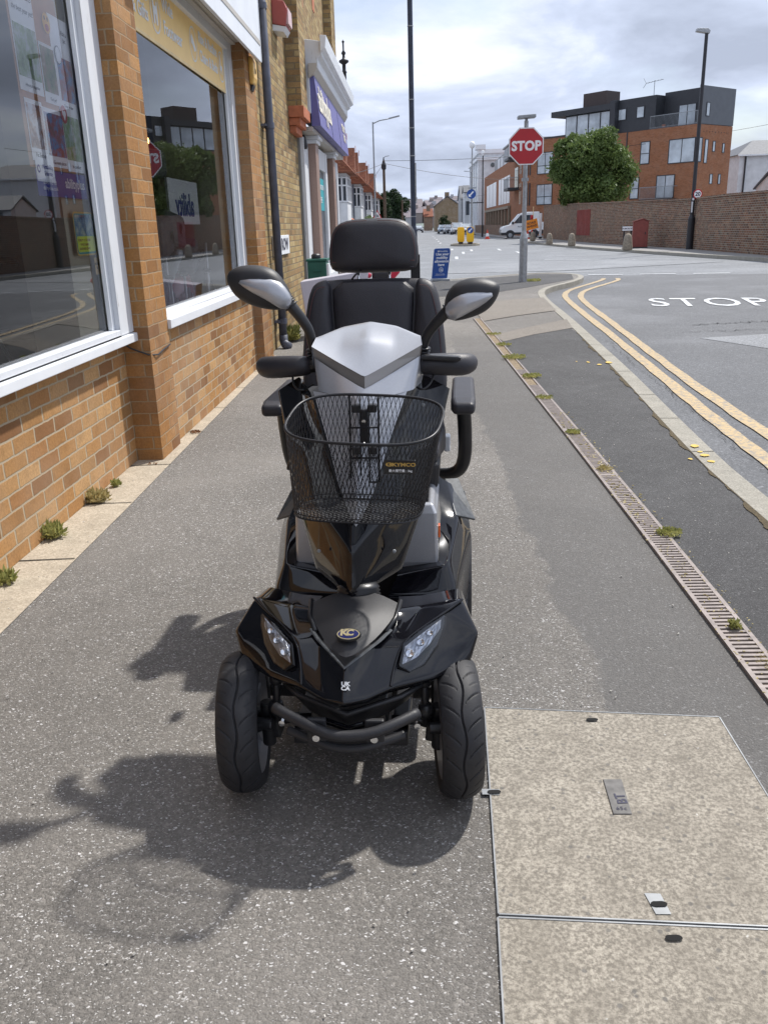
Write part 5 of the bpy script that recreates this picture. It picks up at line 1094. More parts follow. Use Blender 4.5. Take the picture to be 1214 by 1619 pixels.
# white house at the right edge
wh = thing('white_house', 'white rendered house with slate hipped roof at the right edge', 'house', (34.6, 98, 0))
MB().box(0, 9, 0, 10, 0, 7.5).build('walls', M['render_w'], wh)
m = MB(); m.add([(-.3, -.3, 7.45), (9.3, -.3, 7.45), (9.3, 10.3, 7.45), (-.3, 10.3, 7.45), (2.6, 4, 9.1), (6.5, 4, 9.1)], [(0, 1, 5, 4), (1, 2, 5), (2, 3, 4, 5), (3, 0, 4), (0, 3, 2, 1)]); m.build('roof', M['slate'], wh)
MB().tube([(.6, -.12, 0), (.6, -.12, 7.3)], .09, 8).build('downpipe', M['blackmetal'], wh); MB().box(-.3, 9.3, -.42, -.3, 7.3, 7.45).build('gutter', M['pvc'], wh)
wl2 = plain_house('white_cottage', 'low white gabled cottage in front of the white house at the right edge', 34.4, 44, 86, 92, 4.0, 5.2, M['render_w'], M['slate'], 'x', False, ((.8, 1.5, 2.6, 3.7), (2.2, 3.1, 2.6, 3.7)))
for (x, y, w, d, e, r, a) in ((40, 66, 12, 9, 5.2, 8.8, 'y'), (54, 56, 14, 10, 5.0, 9.5, 'x'), (70, 46, 16, 10, 5.2, 8.6, 'y')):
    plain_house('gabled_house', ('white house with steep dark gable, reflected in the first window', 'broad white house with dark roof, reflected in the shop window', 'white house at the far right, only seen reflected in glass')[0 if x == 40 else 1 if x == 54 else 2], x, x+w, y, y+d, e, r, M['render_w'], M['darkroof'], a, True, ((1, 2, 2, 3.6), (4, 5.2, 2, 3.6), (8, 9.2, 2, 3.6)))
# ================================================================ left hand terrace
def terrace(y0, label):
    t = thing('terrace_house', label, 'house', (-4.3, y0, 0), 0, 'gabled terrace houses along the left of the street')
    MB().box(-8, -.7, 0, 13, 0, 4.75).build('walls', M['render_w'], t)
    for k, yc in enumerate((6.2, 11.2)):
        m = MB()
        # gable to the street, steep tiled slopes facing up and down the street
        m.add([(-.7, yc-2.4, 4.4), (-8, yc-2.4, 4.4), (-8, yc, 8.0), (-.7, yc, 8.0), (-.7, yc+2.4, 4.4), (-8, yc+2.4, 4.4)], [(0, 3, 2, 1), (3, 4, 5, 2), (0, 4, 3), (1, 2, 5)])
        r = m.build('gable_roof', M['redtile'], t, fix=False); MB().box(-.64, -.6, yc-.1, yc+.1, 7.7, 8.15).build('finial', M['terracotta'], r)
    m = MB(); m.add([(-.7, -.3, 6.1), (.55, -.3, 4.75), (.55, 5.2, 4.75), (-.7, 5.2, 6.1), (-.7, -.3, 4.75), (-.7, 5.2, 4.75)], [(0, 1, 2, 3), (4, 5, 2, 1), (4, 1, 0), (2, 5, 3)]); m.build('bay_roof', M['redtile'], t)
    m = MB(); m.slab([(-.7, .2), (0.0, .7), (.0, 4.2), (-.7, 4.7)], 0, 2.95); m.slab([(-.7, .2), (0.0, .7), (.0, 4.2), (-.7, 4.7)], 4.55, 4.74); m.build('bay', M['render_w'], t)
    m = MB(); m.slab([(-.7, .25), (-.04, .75), (-.04, 4.15), (-.7, 4.65)], 2.95, 4.55); m.build('bay_glass', M['dglass'], t)
    m = MB()
    for (x, y) in ((-.62, .22), (-.3, .45), (0, .68), (.0, 1.9), (.0, 3.0), (.0, 4.2), (-.35, 4.42)): m.box(x-.06, x+.05, y-.06, y+.06, 2.96, 4.54)
    for z in (2.96, 3.95, 4.44): m.slab([(-.7, .16), (0.06, .66), (.06, 4.24), (-.7, 4.74)], z, z+.09)
    m.build('window_frames', M['white'], t)
    MB().tube([(-.55, .02, 0), (-.55, .02, 4.7)], .06, 6).build('downpipe', M['gutter'], t)
    m = MB(); m.prism([(-.7, 2.2), (.5, 1.5), (.5, 1.62), (-.7, 2.32)], 'y', 5.4, 7.6); m.build('porch', M['terracotta'], t); MB().box(-.72, -.66, 5.8, 7.0, 0, 2.1).build('door', M['cab_red'], t)
    return t
terrace(59.0, 'gabled white terrace house with red tiles, nearest beyond the shop'); terrace(74.5, 'second gabled terrace house from the shop along the left street'); terrace(93, 'third gabled terrace house from the shop, partly behind the lamp post'); terrace(113, 'farthest gabled terrace house before the dark tree on the left')
# ---------------------------------------------------------------- trees
def tree(name, label, loc, rx, rz, zc, n, mat, seed, leaf=.16, trunk=.22, group=None, lumps=26, low=0.0):
    rnd = random.Random(seed); t = thing(name, label, 'tree' if rz > 1.2 else 'hedge', loc, 0, group)
    m = MB(); m.tube([(0, 0, 0), (.05, .02, zc*.35), (-.05, .05, zc*.7), (0, 0, zc)], [trunk, trunk*.85, trunk*.6, trunk*.3], 9)
    for k in range(9):
        a = k*2.4; l = rx*.6; m.tube([(0, 0, zc*(.35+.06*k)), (math.cos(a)*l*.5, math.sin(a)*l*.5, zc*(.5+.06*k)), (math.cos(a)*l, math.sin(a)*l, zc*(.7+.08*k))], [trunk*.45, trunk*.3, trunk*.1], 6)
    m.build('trunk', M['bark'], t, smooth=True)
    cl = []
    for k in range(lumps):
        u = rnd.uniform(-1, 1); a = rnd.uniform(0, 6.283); q = math.sqrt(1-u*u); f = rnd.uniform(.58, .86)
        cl.append((math.cos(a)*q*rx*f, math.sin(a)*q*rx*f, zc+u*rz*f, rnd.uniform(.18, .36)*min(rx, rz)))
    cl += [(0, 0, zc, .72*min(rx, rz)), (0, 0, zc+rz*.30, .5*min(rx, rz)), (0, 0, zc-rz*.3, .55*min(rx, rz))]
    m = MB()
    for i in range(n):
        c = cl[i % len(cl)] if rnd.random() < .85 else cl[-1-rnd.randrange(3)]
        u = rnd.uniform(-1, 1); a = rnd.uniform(0, 6.283); q = math.sqrt(1-u*u); r = c[3]*rnd.random()**.28*rnd.choice((1, 1, 1, 1.0, 1.14))
        p = Vector((c[0]+math.cos(a)*q*r, c[1]+math.sin(a)*q*r, c[2]+u*r*.95))
        if p.z < low: continue
        d = Vector((rnd.gauss(0, 1), rnd.gauss(0, 1), rnd.gauss(.2, 1))).normalized(); s_ = d.cross(Vector((rnd.gauss(0, 1), rnd.gauss(0, 1), rnd.gauss(0, 1)))).normalized()
        l = leaf*rnd.uniform(.6, 1.35); m.add([p-d*l*.5, p+s_*l*.28, p+d*l*.55, p-s_*l*.28], [(0, 1, 2, 3)])
    m.build('crown', mat, t, fix=False); return t
tree('street_tree', 'dense rounded green tree behind the boundary wall in front of the flats', (12.85, 66.0, 0), 3.05, 3.15, 4.95, 30000, M['leaf'], 21, .24, lumps=46)
tree('dark_tree', 'dark dense evergreen tree at the end of the left terrace', (-3.2, 150, 0), 2.9, 3.4, 3.9, 9000, M['leaf_dark'], 22, .38)
tree('dark_tree', 'dark tree behind the telegraph pole, nearest the terrace', (-5.1, 140, 0), 2.0, 2.7, 3.9, 6000, M['leaf_dark'], 23, .34)
tree('front_hedge', 'low green hedge in front of the terrace bay windows', (-3.55, 73, 0), 1.2, 1.1, 1.3, 5000, M['leaf'], 24, .16, .05)
tree('front_hedge', 'green hedge beside the triangular warning sign', (-3.2, 86, 0), 1.6, 1.2, 1.2, 5000, M['leaf'], 25, .18, .05)
tree('street_shrub', 'small dark shrub before the tan gable house', (6.8, 192, 0), 1.3, 1.6, 1.7, 1500, M['leaf_dark'], 26, .3, .06)
# ---------------------------------------------------------------- distant hill with houses
hm = MB(); NX, NY = 40, 14
def hz(x, y): return max(-.5, (y-330)*.055*math.exp(-((x-18)/150)**2)*(1+.12*math.sin(x*.05)))
vs = [(-160+i*9.0, 300+j*26, hz(-160+i*9.0, 300+j*26)) for j in range(NY) for i in range(NX)]
hm.add(vs, [(j*NX+i, j*NX+i+1, (j+1)*NX+i+1, (j+1)*NX+i) for j in range(NY-1) for i in range(NX-1)])
M['hill'] = simple('hazy hillside', (.16, .19, .17), .95, 0, .3, .05)
tag(hm.build('hill', M['hill'], smooth=True, fix=False), kind='structure')
protos = []
rnd = random.Random(31)
M['far1'] = simple('far wall pale', (.42, .42, .44), .9); M['far2'] = simple('far wall brown', (.27, .23, .22), .9); M['far3'] = simple('far roof', (.22, .19, .20), .9)
def farhouse(wallm, col):
    t = thing('hillside_house', 'tiny distant '+col+' walled house on the hill at the end of the street', 'house', (0, 0, 0), 0, 'houses on the distant hillside')
    MB().box(-4, 4, 0, 8, -1.5, 5).build('walls', wallm, t); MB().prism([(-.4, 5), (8.4, 5), (4, 8)], 'x', -4.3, 4.3).build('roof', M['far3'], t); MB().box(-1, 1, 3, 4, 6.5, 9).build('chimney', wallm, t); return t
pr = [farhouse(M['far1'], 'pale'), farhouse(M['far2'], 'brown')]
k = 0
for row, y in enumerate((262, 300, 338, 372, 408, 446, 490)):
    for i in range(9):
        x = -22+ i*8.8 + row*1.3 + rnd.uniform(-1.5, 1.5)
        if y < 330 and -3 < x < 5.5: continue
        if not -24 < x < 60: continue
        o = pr[k] if k < 2 else copy_tree(pr[rnd.randrange(2)])
        o.location = (x, y, max(0, hz(x, y))-(.2 if y < 330 else 0)); o.rotation_euler = (0, 0, rnd.uniform(-.3, .3)); o.scale = (.85, 1, .8); k += 1
# ---------------------------------------------------------------- left lamps, poles, wires
def arm_lamp(loc, H, reach, label, mat=M['greymetal'], r=.06, rise=.35):
    t = thing('street_lamp', label, 'street lamp', loc); MB().lathe([(r*1.5, 0), (r*1.5, 1.4), (r, 1.5), (r*.8, H), (0, H)], n=10).build('column', mat, t)
    MB().tube([(0, 0, H-.1), (reach*.25, 0, H+rise*.2), (reach*.7, 0, H+rise*.55)], r*.6, 8).build('arm', mat, t, smooth=True)
    MB().obox((reach*.82, 0, H+rise*.72), abs(reach)*.42, .22, .08, (0, -math.atan2(rise, reach) if reach > 0 else math.atan2(rise, -reach), 0)).build('lantern', mat, t, bevel=.02); return t
arm_lamp((-2.55, 62, 0), 8.0, 1.75, 'tall grey street lamp with long arm on the left side of the street')
arm_lamp((8.3, 128, 0), 8.3, -1.0, 'grey street lamp with short arm before the distant grey house', rise=.1)
tp = thing('telegraph_pole', 'dark wooden telegraph pole with wires and step cage on the left', 'telegraph pole', (-2.45, 80, 0))
MB().lathe([(.15, 0), (.11, 6.8), (0, 6.8)], n=10).build('pole', M['bark'], tp); MB().lathe([(.04, 5.95), (.20, 6.15), (.22, 6.45), (.08, 6.8), (.03, 7.1), (0, 7.1)], n=10).build('cage', M['blackmetal'], tp); MB().tube([(0, 0, 7.0), (.15, 0, 7.15), (.5, 0, 7.2)], .03, 6).build('bracket', M['greymetal'], tp)
pl_ = lamp_column('black_lamp_post', (7.35, 95, 0), 8, 'slim black lamp post with white lantern in front of the brick flats', [(.1, 0), (.1, 1.2), (.07, 1.3), (.06, 8.0), (0, 8.0)], M['blackmetal'])
MB().lathe([(.10, 8.0), (.18, 8.25), (.12, 8.5), (0, 8.55)], n=10).build('lantern', M['signwhite'], pl_); MB().box(-1.6, .1, -.03, .03, 3.4, 3.5).build('bracket', M['blackmetal'], pl_)
p2 = thing('telegraph_pole', 'short distant pole beside the dark tree', 'telegraph pole', (-1.35, 120, 0)); MB().lathe([(.12, 0), (.1, 4.6), (0, 4.6)], n=8).build('pole', M['bark'], p2)
def wire(a, b, sag, label):
    pts = []
    for k in range(13):
        t = k/12; pts.append((a[0]+(b[0]-a[0])*t, a[1]+(b[1]-a[1])*t, a[2]+(b[2]-a[2])*t-4*sag*t*(1-t)))
    tag(MB().tube(pts, .018, 4).build('overhead_wire', M['blackmetal']), label, 'wire', 'overhead telephone wires')
wire((-2.45, 80, 6.8), (34, 86, 9.4), .8, 'upper overhead wire crossing the street to the right of the pole'); wire((-2.45, 80, 6.6), (22, 110, 6.6), 1.0, 'lower overhead wire from the telegraph pole towards the classical building')
wire((-2.45, 80, 6.6), (-5, 70, 5.2), .1, 'short wire from the pole to the nearer gabled house'); wire((-2.45, 80, 6.6), (-5, 95, 5.2), .1, 'short wire from the pole to the third gabled house'); wire((-1.35, 120, 4.6), (22, 160, 7.5), .6, 'low distant wire above the road')
wt = thing('warning_sign', 'red bordered triangular warning sign showing two walking figures', 'road sign', (-3.15, 80.5, 0))
MB().lathe([(.04, 0), (.04, 2.5), (0, 2.5)], n=8).build('post', M['greymetal'], wt); MB().prism([(-.42, 2.05), (.42, 2.05), (0, 2.80)], 'y', -.06, -.045).build('red_border', M['red'], wt); MB().prism([(-.29, 2.12), (.29, 2.12), (0, 2.64)], 'y', -.07, -.062).build('white_face', M['signwhite'], wt)
MB().poly([(-.10, -.075, 2.15), (-.07, -.075, 2.15), (-.04, -.075, 2.25), (-.02, -.075, 2.15), (0, -.075, 2.15), (-.02, -.075, 2.38), (-.05, -.075, 2.45), (-.08, -.075, 2.38)]).build('figure', M['ink'], wt, fix=False)
MB().poly([(.02, -.0752, 2.15), (.05, -.0752, 2.15), (.08, -.0752, 2.25), (.10, -.0752, 2.15), (.12, -.0752, 2.15), (.10, -.0752, 2.36), (.07, -.0752, 2.42), (.04, -.0752, 2.36)]).build('figure', M['ink'], wt, fix=False)
# ---------------------------------------------------------------- vehicles
def car(loc, rz, col, label, H=1.5, name='parked_car', group='cars parked along the far kerb'):
    t = thing(name, label, 'car', loc, rz, group); pm = car_paint('car paint '+label[:14], col, .3)
    prof = [(-2.1, .35), (-2.15, .75), (-1.95, .88), (-1.15, 1.0), (-.45, H-.03), (.95, H), (1.65, 1.05), (2.0, .95), (2.05, .4)]       # side view, front towards -y
    rings = []
    for x, s_ in ((-.88, .0), (-.90, .0), (-.80, 1), (.80, 1), (.90, .0), (.88, .0)):
        rings.append([(x if (z < 1.02) else x*.82, y, z) for y, z in prof])
    MB().loft([[(x*(1 if z < 1.02 else .80), y, z) for y, z in prof] for x in (-.9, .9)]).build('body', pm, t, bevel=.07, seg=3)
    MB().add([(-.70, -1.16, 1.02), (.70, -1.16, 1.02), (.62, -.52, H-.07), (-.62, -.52, H-.07)], [(0, 1, 2, 3)]).build('windscreen', M['curtain'], t, solid=-.03, fix=False)
    for s_ in (-1, 1):
        MB().add([(s_*.815, -.95, 1.05), (s_*.815, 1.35, 1.05), (s_*.735, .85, H-.10), (s_*.735, -.42, H-.10)], [(0, 1, 2, 3)]).build('side_window', M['dglass'], t, solid=.03, fix=True)
        MB().obox((s_*.65, -2.12, .74), .38, .1, .17, (0, 0, 0)).build('headlight', M['pvc'], t, bevel=.03)
        MB().obox((s_*.98, -.75, 1.05), .16, .1, .12, (0, 0, 0)).build('mirror', pm, t, bevel=.02)
        for y in (-1.35, 1.35):
            w = MB().lathe([(0, -.1), (.32, -.1), (.32, .1), (0, .1)], (s_*.82, y, .32), 'x', 18).build('wheel', M['rubber'], t); MB().lathe([(0, -.02), (.19, -.02), (.19, .02), (0, .02)], (s_*.92, y, .32), 'x', 14).build('rim', M['galv'], w)
    MB().box(-.55, .55, -2.18, -2.1, .42, .62).build('grille', M['blackmetal'], t); MB().box(-.26, .26, -2.2, -2.17, .40, .51).build('number_plate', M['signwhite'], t); return t
car((7.45, 126, -.11), R(4), (.55, .60, .66), 'pale silver blue car, nearest in the parked row', 1.55); car((6.75, 137, -.11), R(3), (.40, .40, .40), 'silver grey tall car, second in the parked row', 1.75)
car((5.95, 146, -.11), R(3), (.20, .22, .25), 'dark grey car, third in the parked row'); car((5.35, 158, -.11), R(2), (.25, .33, .42), 'blue grey car farthest along the parked row')
car((-.6, 175, -.11), R(2), (.5, .52, .55), 'small pale car coming along the left of the distant road', 1.5, 'moving_car', 'distant cars on the road'); car((1.2, 190, -.11), R(2), (.10, .10, .12), 'small dark car at the far end of the road', 1.5, 'moving_car', 'distant cars on the road')
vn = thing('white_van', 'white crew cab van facing left beside the end of the boundary wall', 'van', (8.3, 84.5, -.1))
vp = car_paint('van white', (.68, .70, .72)); prof = [(0.0, .55), (.02, .95), (.35, 1.18), (.95, 1.32), (1.75, 2.22), (2.1, 2.36), (3.55, 2.38), (3.6, .55)]
MB().prism(prof, 'y', 0, 1.95).build('cab', vp, vn, bevel=.08, seg=3); MB().box(3.7, 6.0, .05, 1.9, .75, 1.45).build('dropside_body', vp, vn, bevel=.02); MB().prism([(0, .38), (5.9, .38), (5.9, .70), (3.55, .70), (0, .60)], 'y', .03, 1.92).build('sill_trim', M['blackmetal'], vn, bevel=.02)
MB().add([(1.12, -.012, 1.38), (1.95, -.012, 1.38), (1.95, -.012, 2.10), (1.78, -.012, 2.10)], [(0, 1, 2, 3)]).build('front_side_window', M['dglass'], vn, fix=False); MB().add([(2.12, -.012, 1.42), (2.95, -.012, 1.42), (2.95, -.012, 2.10), (2.12, -.012, 2.10)], [(0, 1, 2, 3)]).build('rear_side_window', M['dglass'], vn, fix=False)
MB().add([(.95, .2, 1.345), (.95, 1.75, 1.345), (1.72, 1.7, 2.215), (1.72, .25, 2.215)], [(0, 1, 2, 3)]).build('windscreen', M['dglass'], vn, solid=-.02, fix=False)
for x in (.85, 3.1):
    w = MB().lathe([(0, -.1), (.34, -.1), (.34, .12), (0, .12)], (x, .08, .34), 'y', 20).build('wheel', M['rubber'], vn); MB().lathe([(0, -.03), (.19, -.03), (.19, .0), (0, .0)], (x, -.03, .34), 'y', 16).build('rim', M['greymetal'], w)
    MB().prism([(x+.46*math.cos(k*math.pi/10), .34+.46*math.sin(k*math.pi/10)) for k in range(11)], 'y', -.012, .02).build('wheel_arch', M['blackmetal'], vn)
MB().box(-.03, .06, .1, .5, .85, 1.12).build('headlight', M['pvc'], vn); MB().box(.98, 1.16, -.2, -.02, 1.30, 1.55).build('mirror', M['blackmetal'], vn, bevel=.03); MB().box(3.62, 3.72, .1, 1.9, .7, 2.3).build('rear_bulkhead', M['charcoal'], vn)
text('side_lettering', 'ROAD SURFACING', .20, M['ink'], vn, (2.4, -.015, 1.08), (1, 0, 0), (0, 0, 1), ext=.001)
# ---------------------------------------------------------------- cones and roadworks sign
def cone(loc, s, label, top=0):
    t = thing('traffic_cone', label, 'traffic cone', loc, 0, 'red and white traffic cones'); M.setdefault('cone', simple('cone red', (.62, .06, .03), .5))
    MB().box(-.22*s, .22*s, -.22*s, .22*s, 0, .05).build('base', M['cone'], t); MB().lathe([(.17*s, .05), (.03*s, .75*s), (0, .76*s)], n=14).build('body', M['cone'], t); MB().lathe([(.147*s, .22*s), (.094*s, .48*s), (.09*s, .48*s), (.140*s, .22*s)], n=14).build('white_band', M['signwhite'], t); return t
cone((7.3, 88, -.1), 1.15, 'traffic cone standing alone left of the white van'); cone((9.75, 76.2, -.1), 1.1, 'traffic cone at the foot of the orange sign, left one'); cone((10.25, 77.4, -.1), 1.1, 'traffic cone at the foot of the orange sign, right one')
os_ = thing('roadworks_sign', 'orange roadworks board leaning on a stand by the wall end', 'road sign', (10.1, 76.6, -.1))
MB().obox((0, 0, 1.25), 1.05, .05, .80, (0, R(-12), 0)).build('board', M['orange'], os_, bevel=.01); text('lettering', 'ROAD\nAHEAD', .26, M['ink'], os_, (0, -.03, 1.25), (1, 0, .21), (-.21, 0, 1), bold=.006); MB().box(-.4, -.35, 0, .3, 0, .9).build('leg', M['blackmetal'], os_); MB().box(.35, .4, 0, .3, 0, .9).build('leg', M['blackmetal'], os_)
MB().lathe([(.07, 1.68), (.13, 1.78), (.1, 2.0), (0, 2.03)], n=10).build('beacon', M['red'], os_); MB().box(.1, .14, 0, .04, 1.6, 2.7).build('flag_pole', M['yedge'], os_)
wp_ = thing('marker_post', 'short white post at the end of the boundary wall', 'post', (10.9, 76.9, 0)); MB().box(-.1, .1, -.06, .06, 0, 2.05).build('post', M['signwhite'], wp_, bevel=.02); MB().box(-.12, .12, -.08, .08, 0, .15).build('base', M['blackmetal'], wp_)
# ---------------------------------------------------------------- second scooter parked behind
s2 = thing('parked_scooter', 'second mobility scooter behind the seat, pale front panel and red trim showing', 'mobility scooter', (-.80, 9.0, 0), R(0))
M['pale'] = simple('pale grey plastic panel', (.52, .51, .58), .45, 0, .05)
m = MB(); m.loft([[(-.27, -.02, .30), (.22, -.02, .30), (.22, .22, .30), (-.27, .22, .30)], [(-.318, -.02, .41), (.25, -.02, .41), (.25, .25, .41), (-.318, .25, .41)], [(-.372, 0, .835), (.34, 0, .93), (.34, .28, .93), (-.372, .28, .84)]]); m.build('front_panel', M['pale'], s2, bevel=.012)
MB().box(-.24, .24, .25, 1.1, .16, .26).build('deck', M['blackmetal'], s2, bevel=.02); MB().box(-.2, .22, .9, 1.3, .26, .52).build('body', M['redtrim'] if 'redtrim' in M else M['maroon'], s2, bevel=.05, seg=3)
M['redtrim'] = car_paint('bright red trim', (.55, .01, .05))
for (x, y) in ((-.26, .1), (.26, .1), (-.26, 1.1), (.26, 1.1)):
    MB().lathe([(0, -.045), (.10, -.045), (.13, -.03), (.13, .03), (.10, .045), (0, .045)], (x, y, .13), 'x', 20).build('wheel', M['rubber'], s2)
MB().obox((.30, .1, .895), .14, .08, .05, (0, .45, 0)).build('red_cap', M['redtrim'], s2, bevel=.02, seg=3); MB().obox((.60, .1, .885), .12, .08, .07, (0, -.8, 0)).build('red_cap', M['redtrim'], s2, bevel=.02, seg=3)
MB().obox((.47, .12, .86), .20, .10, .12, (0, 0, 0)).build('control_panel', M['blackmetal'], s2, bevel=.03, seg=3); MB().tube([(.45, .12, .25), (.46, .12, .82)], .03, 8).build('tiller', M['blackmetal'], s2)
MB().box(-.16, .24, .85, 1.25, .56, .64).build('seat', M['greybag'], s2, bevel=.04, seg=3); MB().box(0, .08, 1.0, 1.1, .26, .58).build('seat_post', M['blackmetal'], s2)
# ================================================================ the mobility scooter
sc = thing('mobility_scooter', 'black and silver mobility scooter with wire front basket and two mirrors facing the viewer', 'mobility scooter', (-.170, 1.84, 0), R(-3))
M['gloss'] = car_paint('gloss black bodywork', (.004, .004, .006), 0.0, .5)
M['gloss'].node_tree.nodes['Principled BSDF'].inputs['Specular IOR Level'].default_value = 0.0
M['matte'] = simple('matte black plastic', (.022, .022, .025), .5, 0, .2, 12, .15, 500)
M['matte2'] = simple('smooth black plastic', (.014, .014, .016), .36, 0, .2, 12)
M['silver'] = car_paint('silver bodywork', (.46, .47, .50), .55, .34, .5, .25)
M['reflector'] = simple('silvered reflector', (.80, .82, .86), .25, .45, .08, 60)
M['taupe'] = car_paint('taupe chevron band', (.30, .28, .26), .6, .38, .4)
M['leather'] = leather('charcoal leatherette', (.028, .027, .033))
M['stitch'] = simple('brown red stitching', (.10, .04, .04), .7)
M['rimmetal'] = simple('dark alloy rim', (.34, .34, .36), .38, .6, .15, 9)
M['amber'] = simple('orange reflector', (.75, .12, .01), .3, 0, .05)
M['amber'].node_tree.nodes['Principled BSDF'].inputs['Coat Weight'].default_value = 1
M['lamp'] = glass_pane('headlamp lens', (.86, .88, .92), 1.5)
M['trim_sheen'] = simple('dark grey trim and sky sheen', (.075, .08, .085), .45, .3, .4, 60)
M['goldm'] = simple('gold badge metal', (.72, .60, .34), .3, .8, .05); M['navym'] = simple('navy enamel', (.01, .015, .12), .25)
M['basket'] = simple('black coated wire', (.025, .025, .028), .38, .35, .2)
M['inkgold'] = simple('gold print', (.55, .36, .10), .4, .3)
def mk(v, f, name, mat, par, dx=0.0, **k):
    o = MB().add(v, f).build(name, mat, par, **k); o.location.x = dx; return o
# ---- wheels
def tyre_mesh():
    Rr, W = .175, .060; nt_, ns = 392, 78; vs = []; fs = []
    prof = [(-.046, .128), (-.053, .137), (-.0555, .148)] + [None]*ns + [(.0555, .148), (.053, .137), (.046, .128)]
    np_ = ns+6
    for i in range(nt_):
        th = 2*math.pi*i/nt_; c, s_ = math.cos(th), math.sin(th); rep = th*17/(2*math.pi); fr = rep-math.floor(rep)
        for j in range(np_):
            if prof[j] is not None: x, r = prof[j]
            else:
                q = -1+2*(j-3)/(ns-1); x = q*.0545; r = Rr-.021*abs(q)**2.6
                cg = .0045*math.sin(th*9)
                d = abs(x-cg)
                dep = .006*max(0, 1-(d/.0026)**2)**.5 if d < .0026 else 0
                for sg in (-1, 1):                      # curved sipes swept away from the centre groove
                    xx = x*sg
                    if .008 < xx < .050:
                        f2 = (rep + (.25 if sg > 0 else .75)) % 1.0
                        cen = .25+ .55*((xx-.008)/.042)**.7; dd = abs(f2-cen); dd = min(dd, 1-dd)
                        wd = .026*math.sin(math.pi*(xx-.008)/.042)**.5
                        if dd < wd: dep = max(dep, .0050*(1-(dd/wd)**2)**.5)
                        cen2 = (cen+.45) % 1.0; dd = abs(f2-cen2); dd = min(dd, 1-dd)
                        if xx > .024 and dd < wd*.6: dep = max(dep, .0032*(1-(dd/(wd*.6))**2))
                r -= dep
            vs.append((x, r*s_, r*c))
    for i in range(nt_):
        for j in range(np_-1): fs.append((i*np_+j, ((i+1) % nt_)*np_+j, ((i+1) % nt_)*np_+j+1, i*np_+j+1))
    return vs, fs
tv, tf_ = tyre_mesh()
def wheel(x, y, side, first):
    """hub casting with tyre and spoked rim as its own pieces; the open face of the rim looks inwards"""
    hub = MB(); hub.lathe([(0, -.045), (.030, -.045), (.034, -.01), (.034, .03), (.028, .045), (0, .045)], n=18, axis='x')
    w = hub.build('wheel', M['matte2'], sc); w.location = (x, y, .175); w.rotation_euler = (0, 0, R(7) if y < .5 else 0)
    if first is None:
        t = MB().add(tv, tf_).build('tyre', M['rubber'], w, smooth=True)
        r = MB(); r.lathe([(.127, -.048), (.130, -.045), (.120, -.030), (.116, 0), (.120, .030), (.130, .045), (.127, .048), (.108, .03), (.106, 0), (.108, -.03), (.127, -.048)], n=48, axis='x')
        for k in range(5):
            a = k*2*math.pi/5
            def P(rad, da, h): return (h, rad*math.sin(a+da), rad*math.cos(a+da))
            r.add([P(.028, -.45, -.026), P(.111, -.13, -.036), P(.111, .13, -.036), P(.028, .45, -.026), P(.028, -.45, .0), P(.111, -.2, -.01), P(.111, .2, -.01), P(.028, .45, .0)], [(0, 1, 2, 3), (4, 7, 6, 5), (0, 4, 5, 1), (3, 2, 6, 7)])
            r.add([P(.028, -.45, .026), P(.111, -.13, .036), P(.111, .13, .036), P(.028, .45, .026), P(.028, -.45, .0), P(.111, -.2, .01), P(.111, .2, .01), P(.028, .45, .0)], [(0, 1, 2, 3), (4, 7, 6, 5), (0, 4, 5, 1), (3, 2, 6, 7)])
        rm = r.build('rim', M['rimmetal'], w); t.scale.x = .9; rm.scale.x = .93
    else:
        for ch in KIDS[first.name]:
            o = bpy.data.objects[ch]; c = o.copy(); C.objects.link(c); c.parent = w; addkid(w, c)
    return w
wf = wheel(-.276, 0, -1, None); wheel(.257, -.0, 1, wf); wheel(-.290, .93, -1, wf); wheel(.255, .93, 1, wf)
# ---- front cowl: glossy wings, matte centre
P0, P1, P2, P3, P4, P5, P6, P7, P8, P9, P10, R1_, R2_ = [(0, -.19, .341), (.050, -.172, .345), (.102, -.140, .354), (.200, -.066, .340), (.286, .028, .332), (.307, .060, .394), (.264, .13, .456), (.165, .11, .446), (.112, .07, .455), (.070, -.04, .422), (0, -.140, .402), (.229, .08, .445), (.126, -.045, .421)]
b0, b1, b2, b3, b4, b5, b6, b7 = (0, -.165, .320), (.048, -.150, .324), (.098, -.118, .332), (.188, -.045, .318), (.266, .05, .312), (.292, .24, .345), (.262, .26, .430), (.16, .22, .425)
V_ = [P0, P1, P2, P3, P4, P5, P6, P7, P8, P9, P10, R1_, R2_, b0, b1, b2, b3, b4, b5, b6, b7, (.10, .20, .43)]
F_ = [(6, 11, 12, 7), (7, 12, 9, 8), (9, 1, 0, 10), (9, 12, 2, 1), (12, 11, 3, 2), (11, 5, 4, 3), (11, 6, 5), (0, 1, 14, 13), (1, 2, 15, 14), (2, 3, 16, 15), (3, 4, 17, 16), (4, 5, 18, 17), (5, 6, 19, 18), (6, 7, 20, 19), (7, 8, 21, 20)]
fc = mk(V_, F_, 'front_cowl', M['gloss'], sc, .006, mirror=True, crease=.55, sub=3)
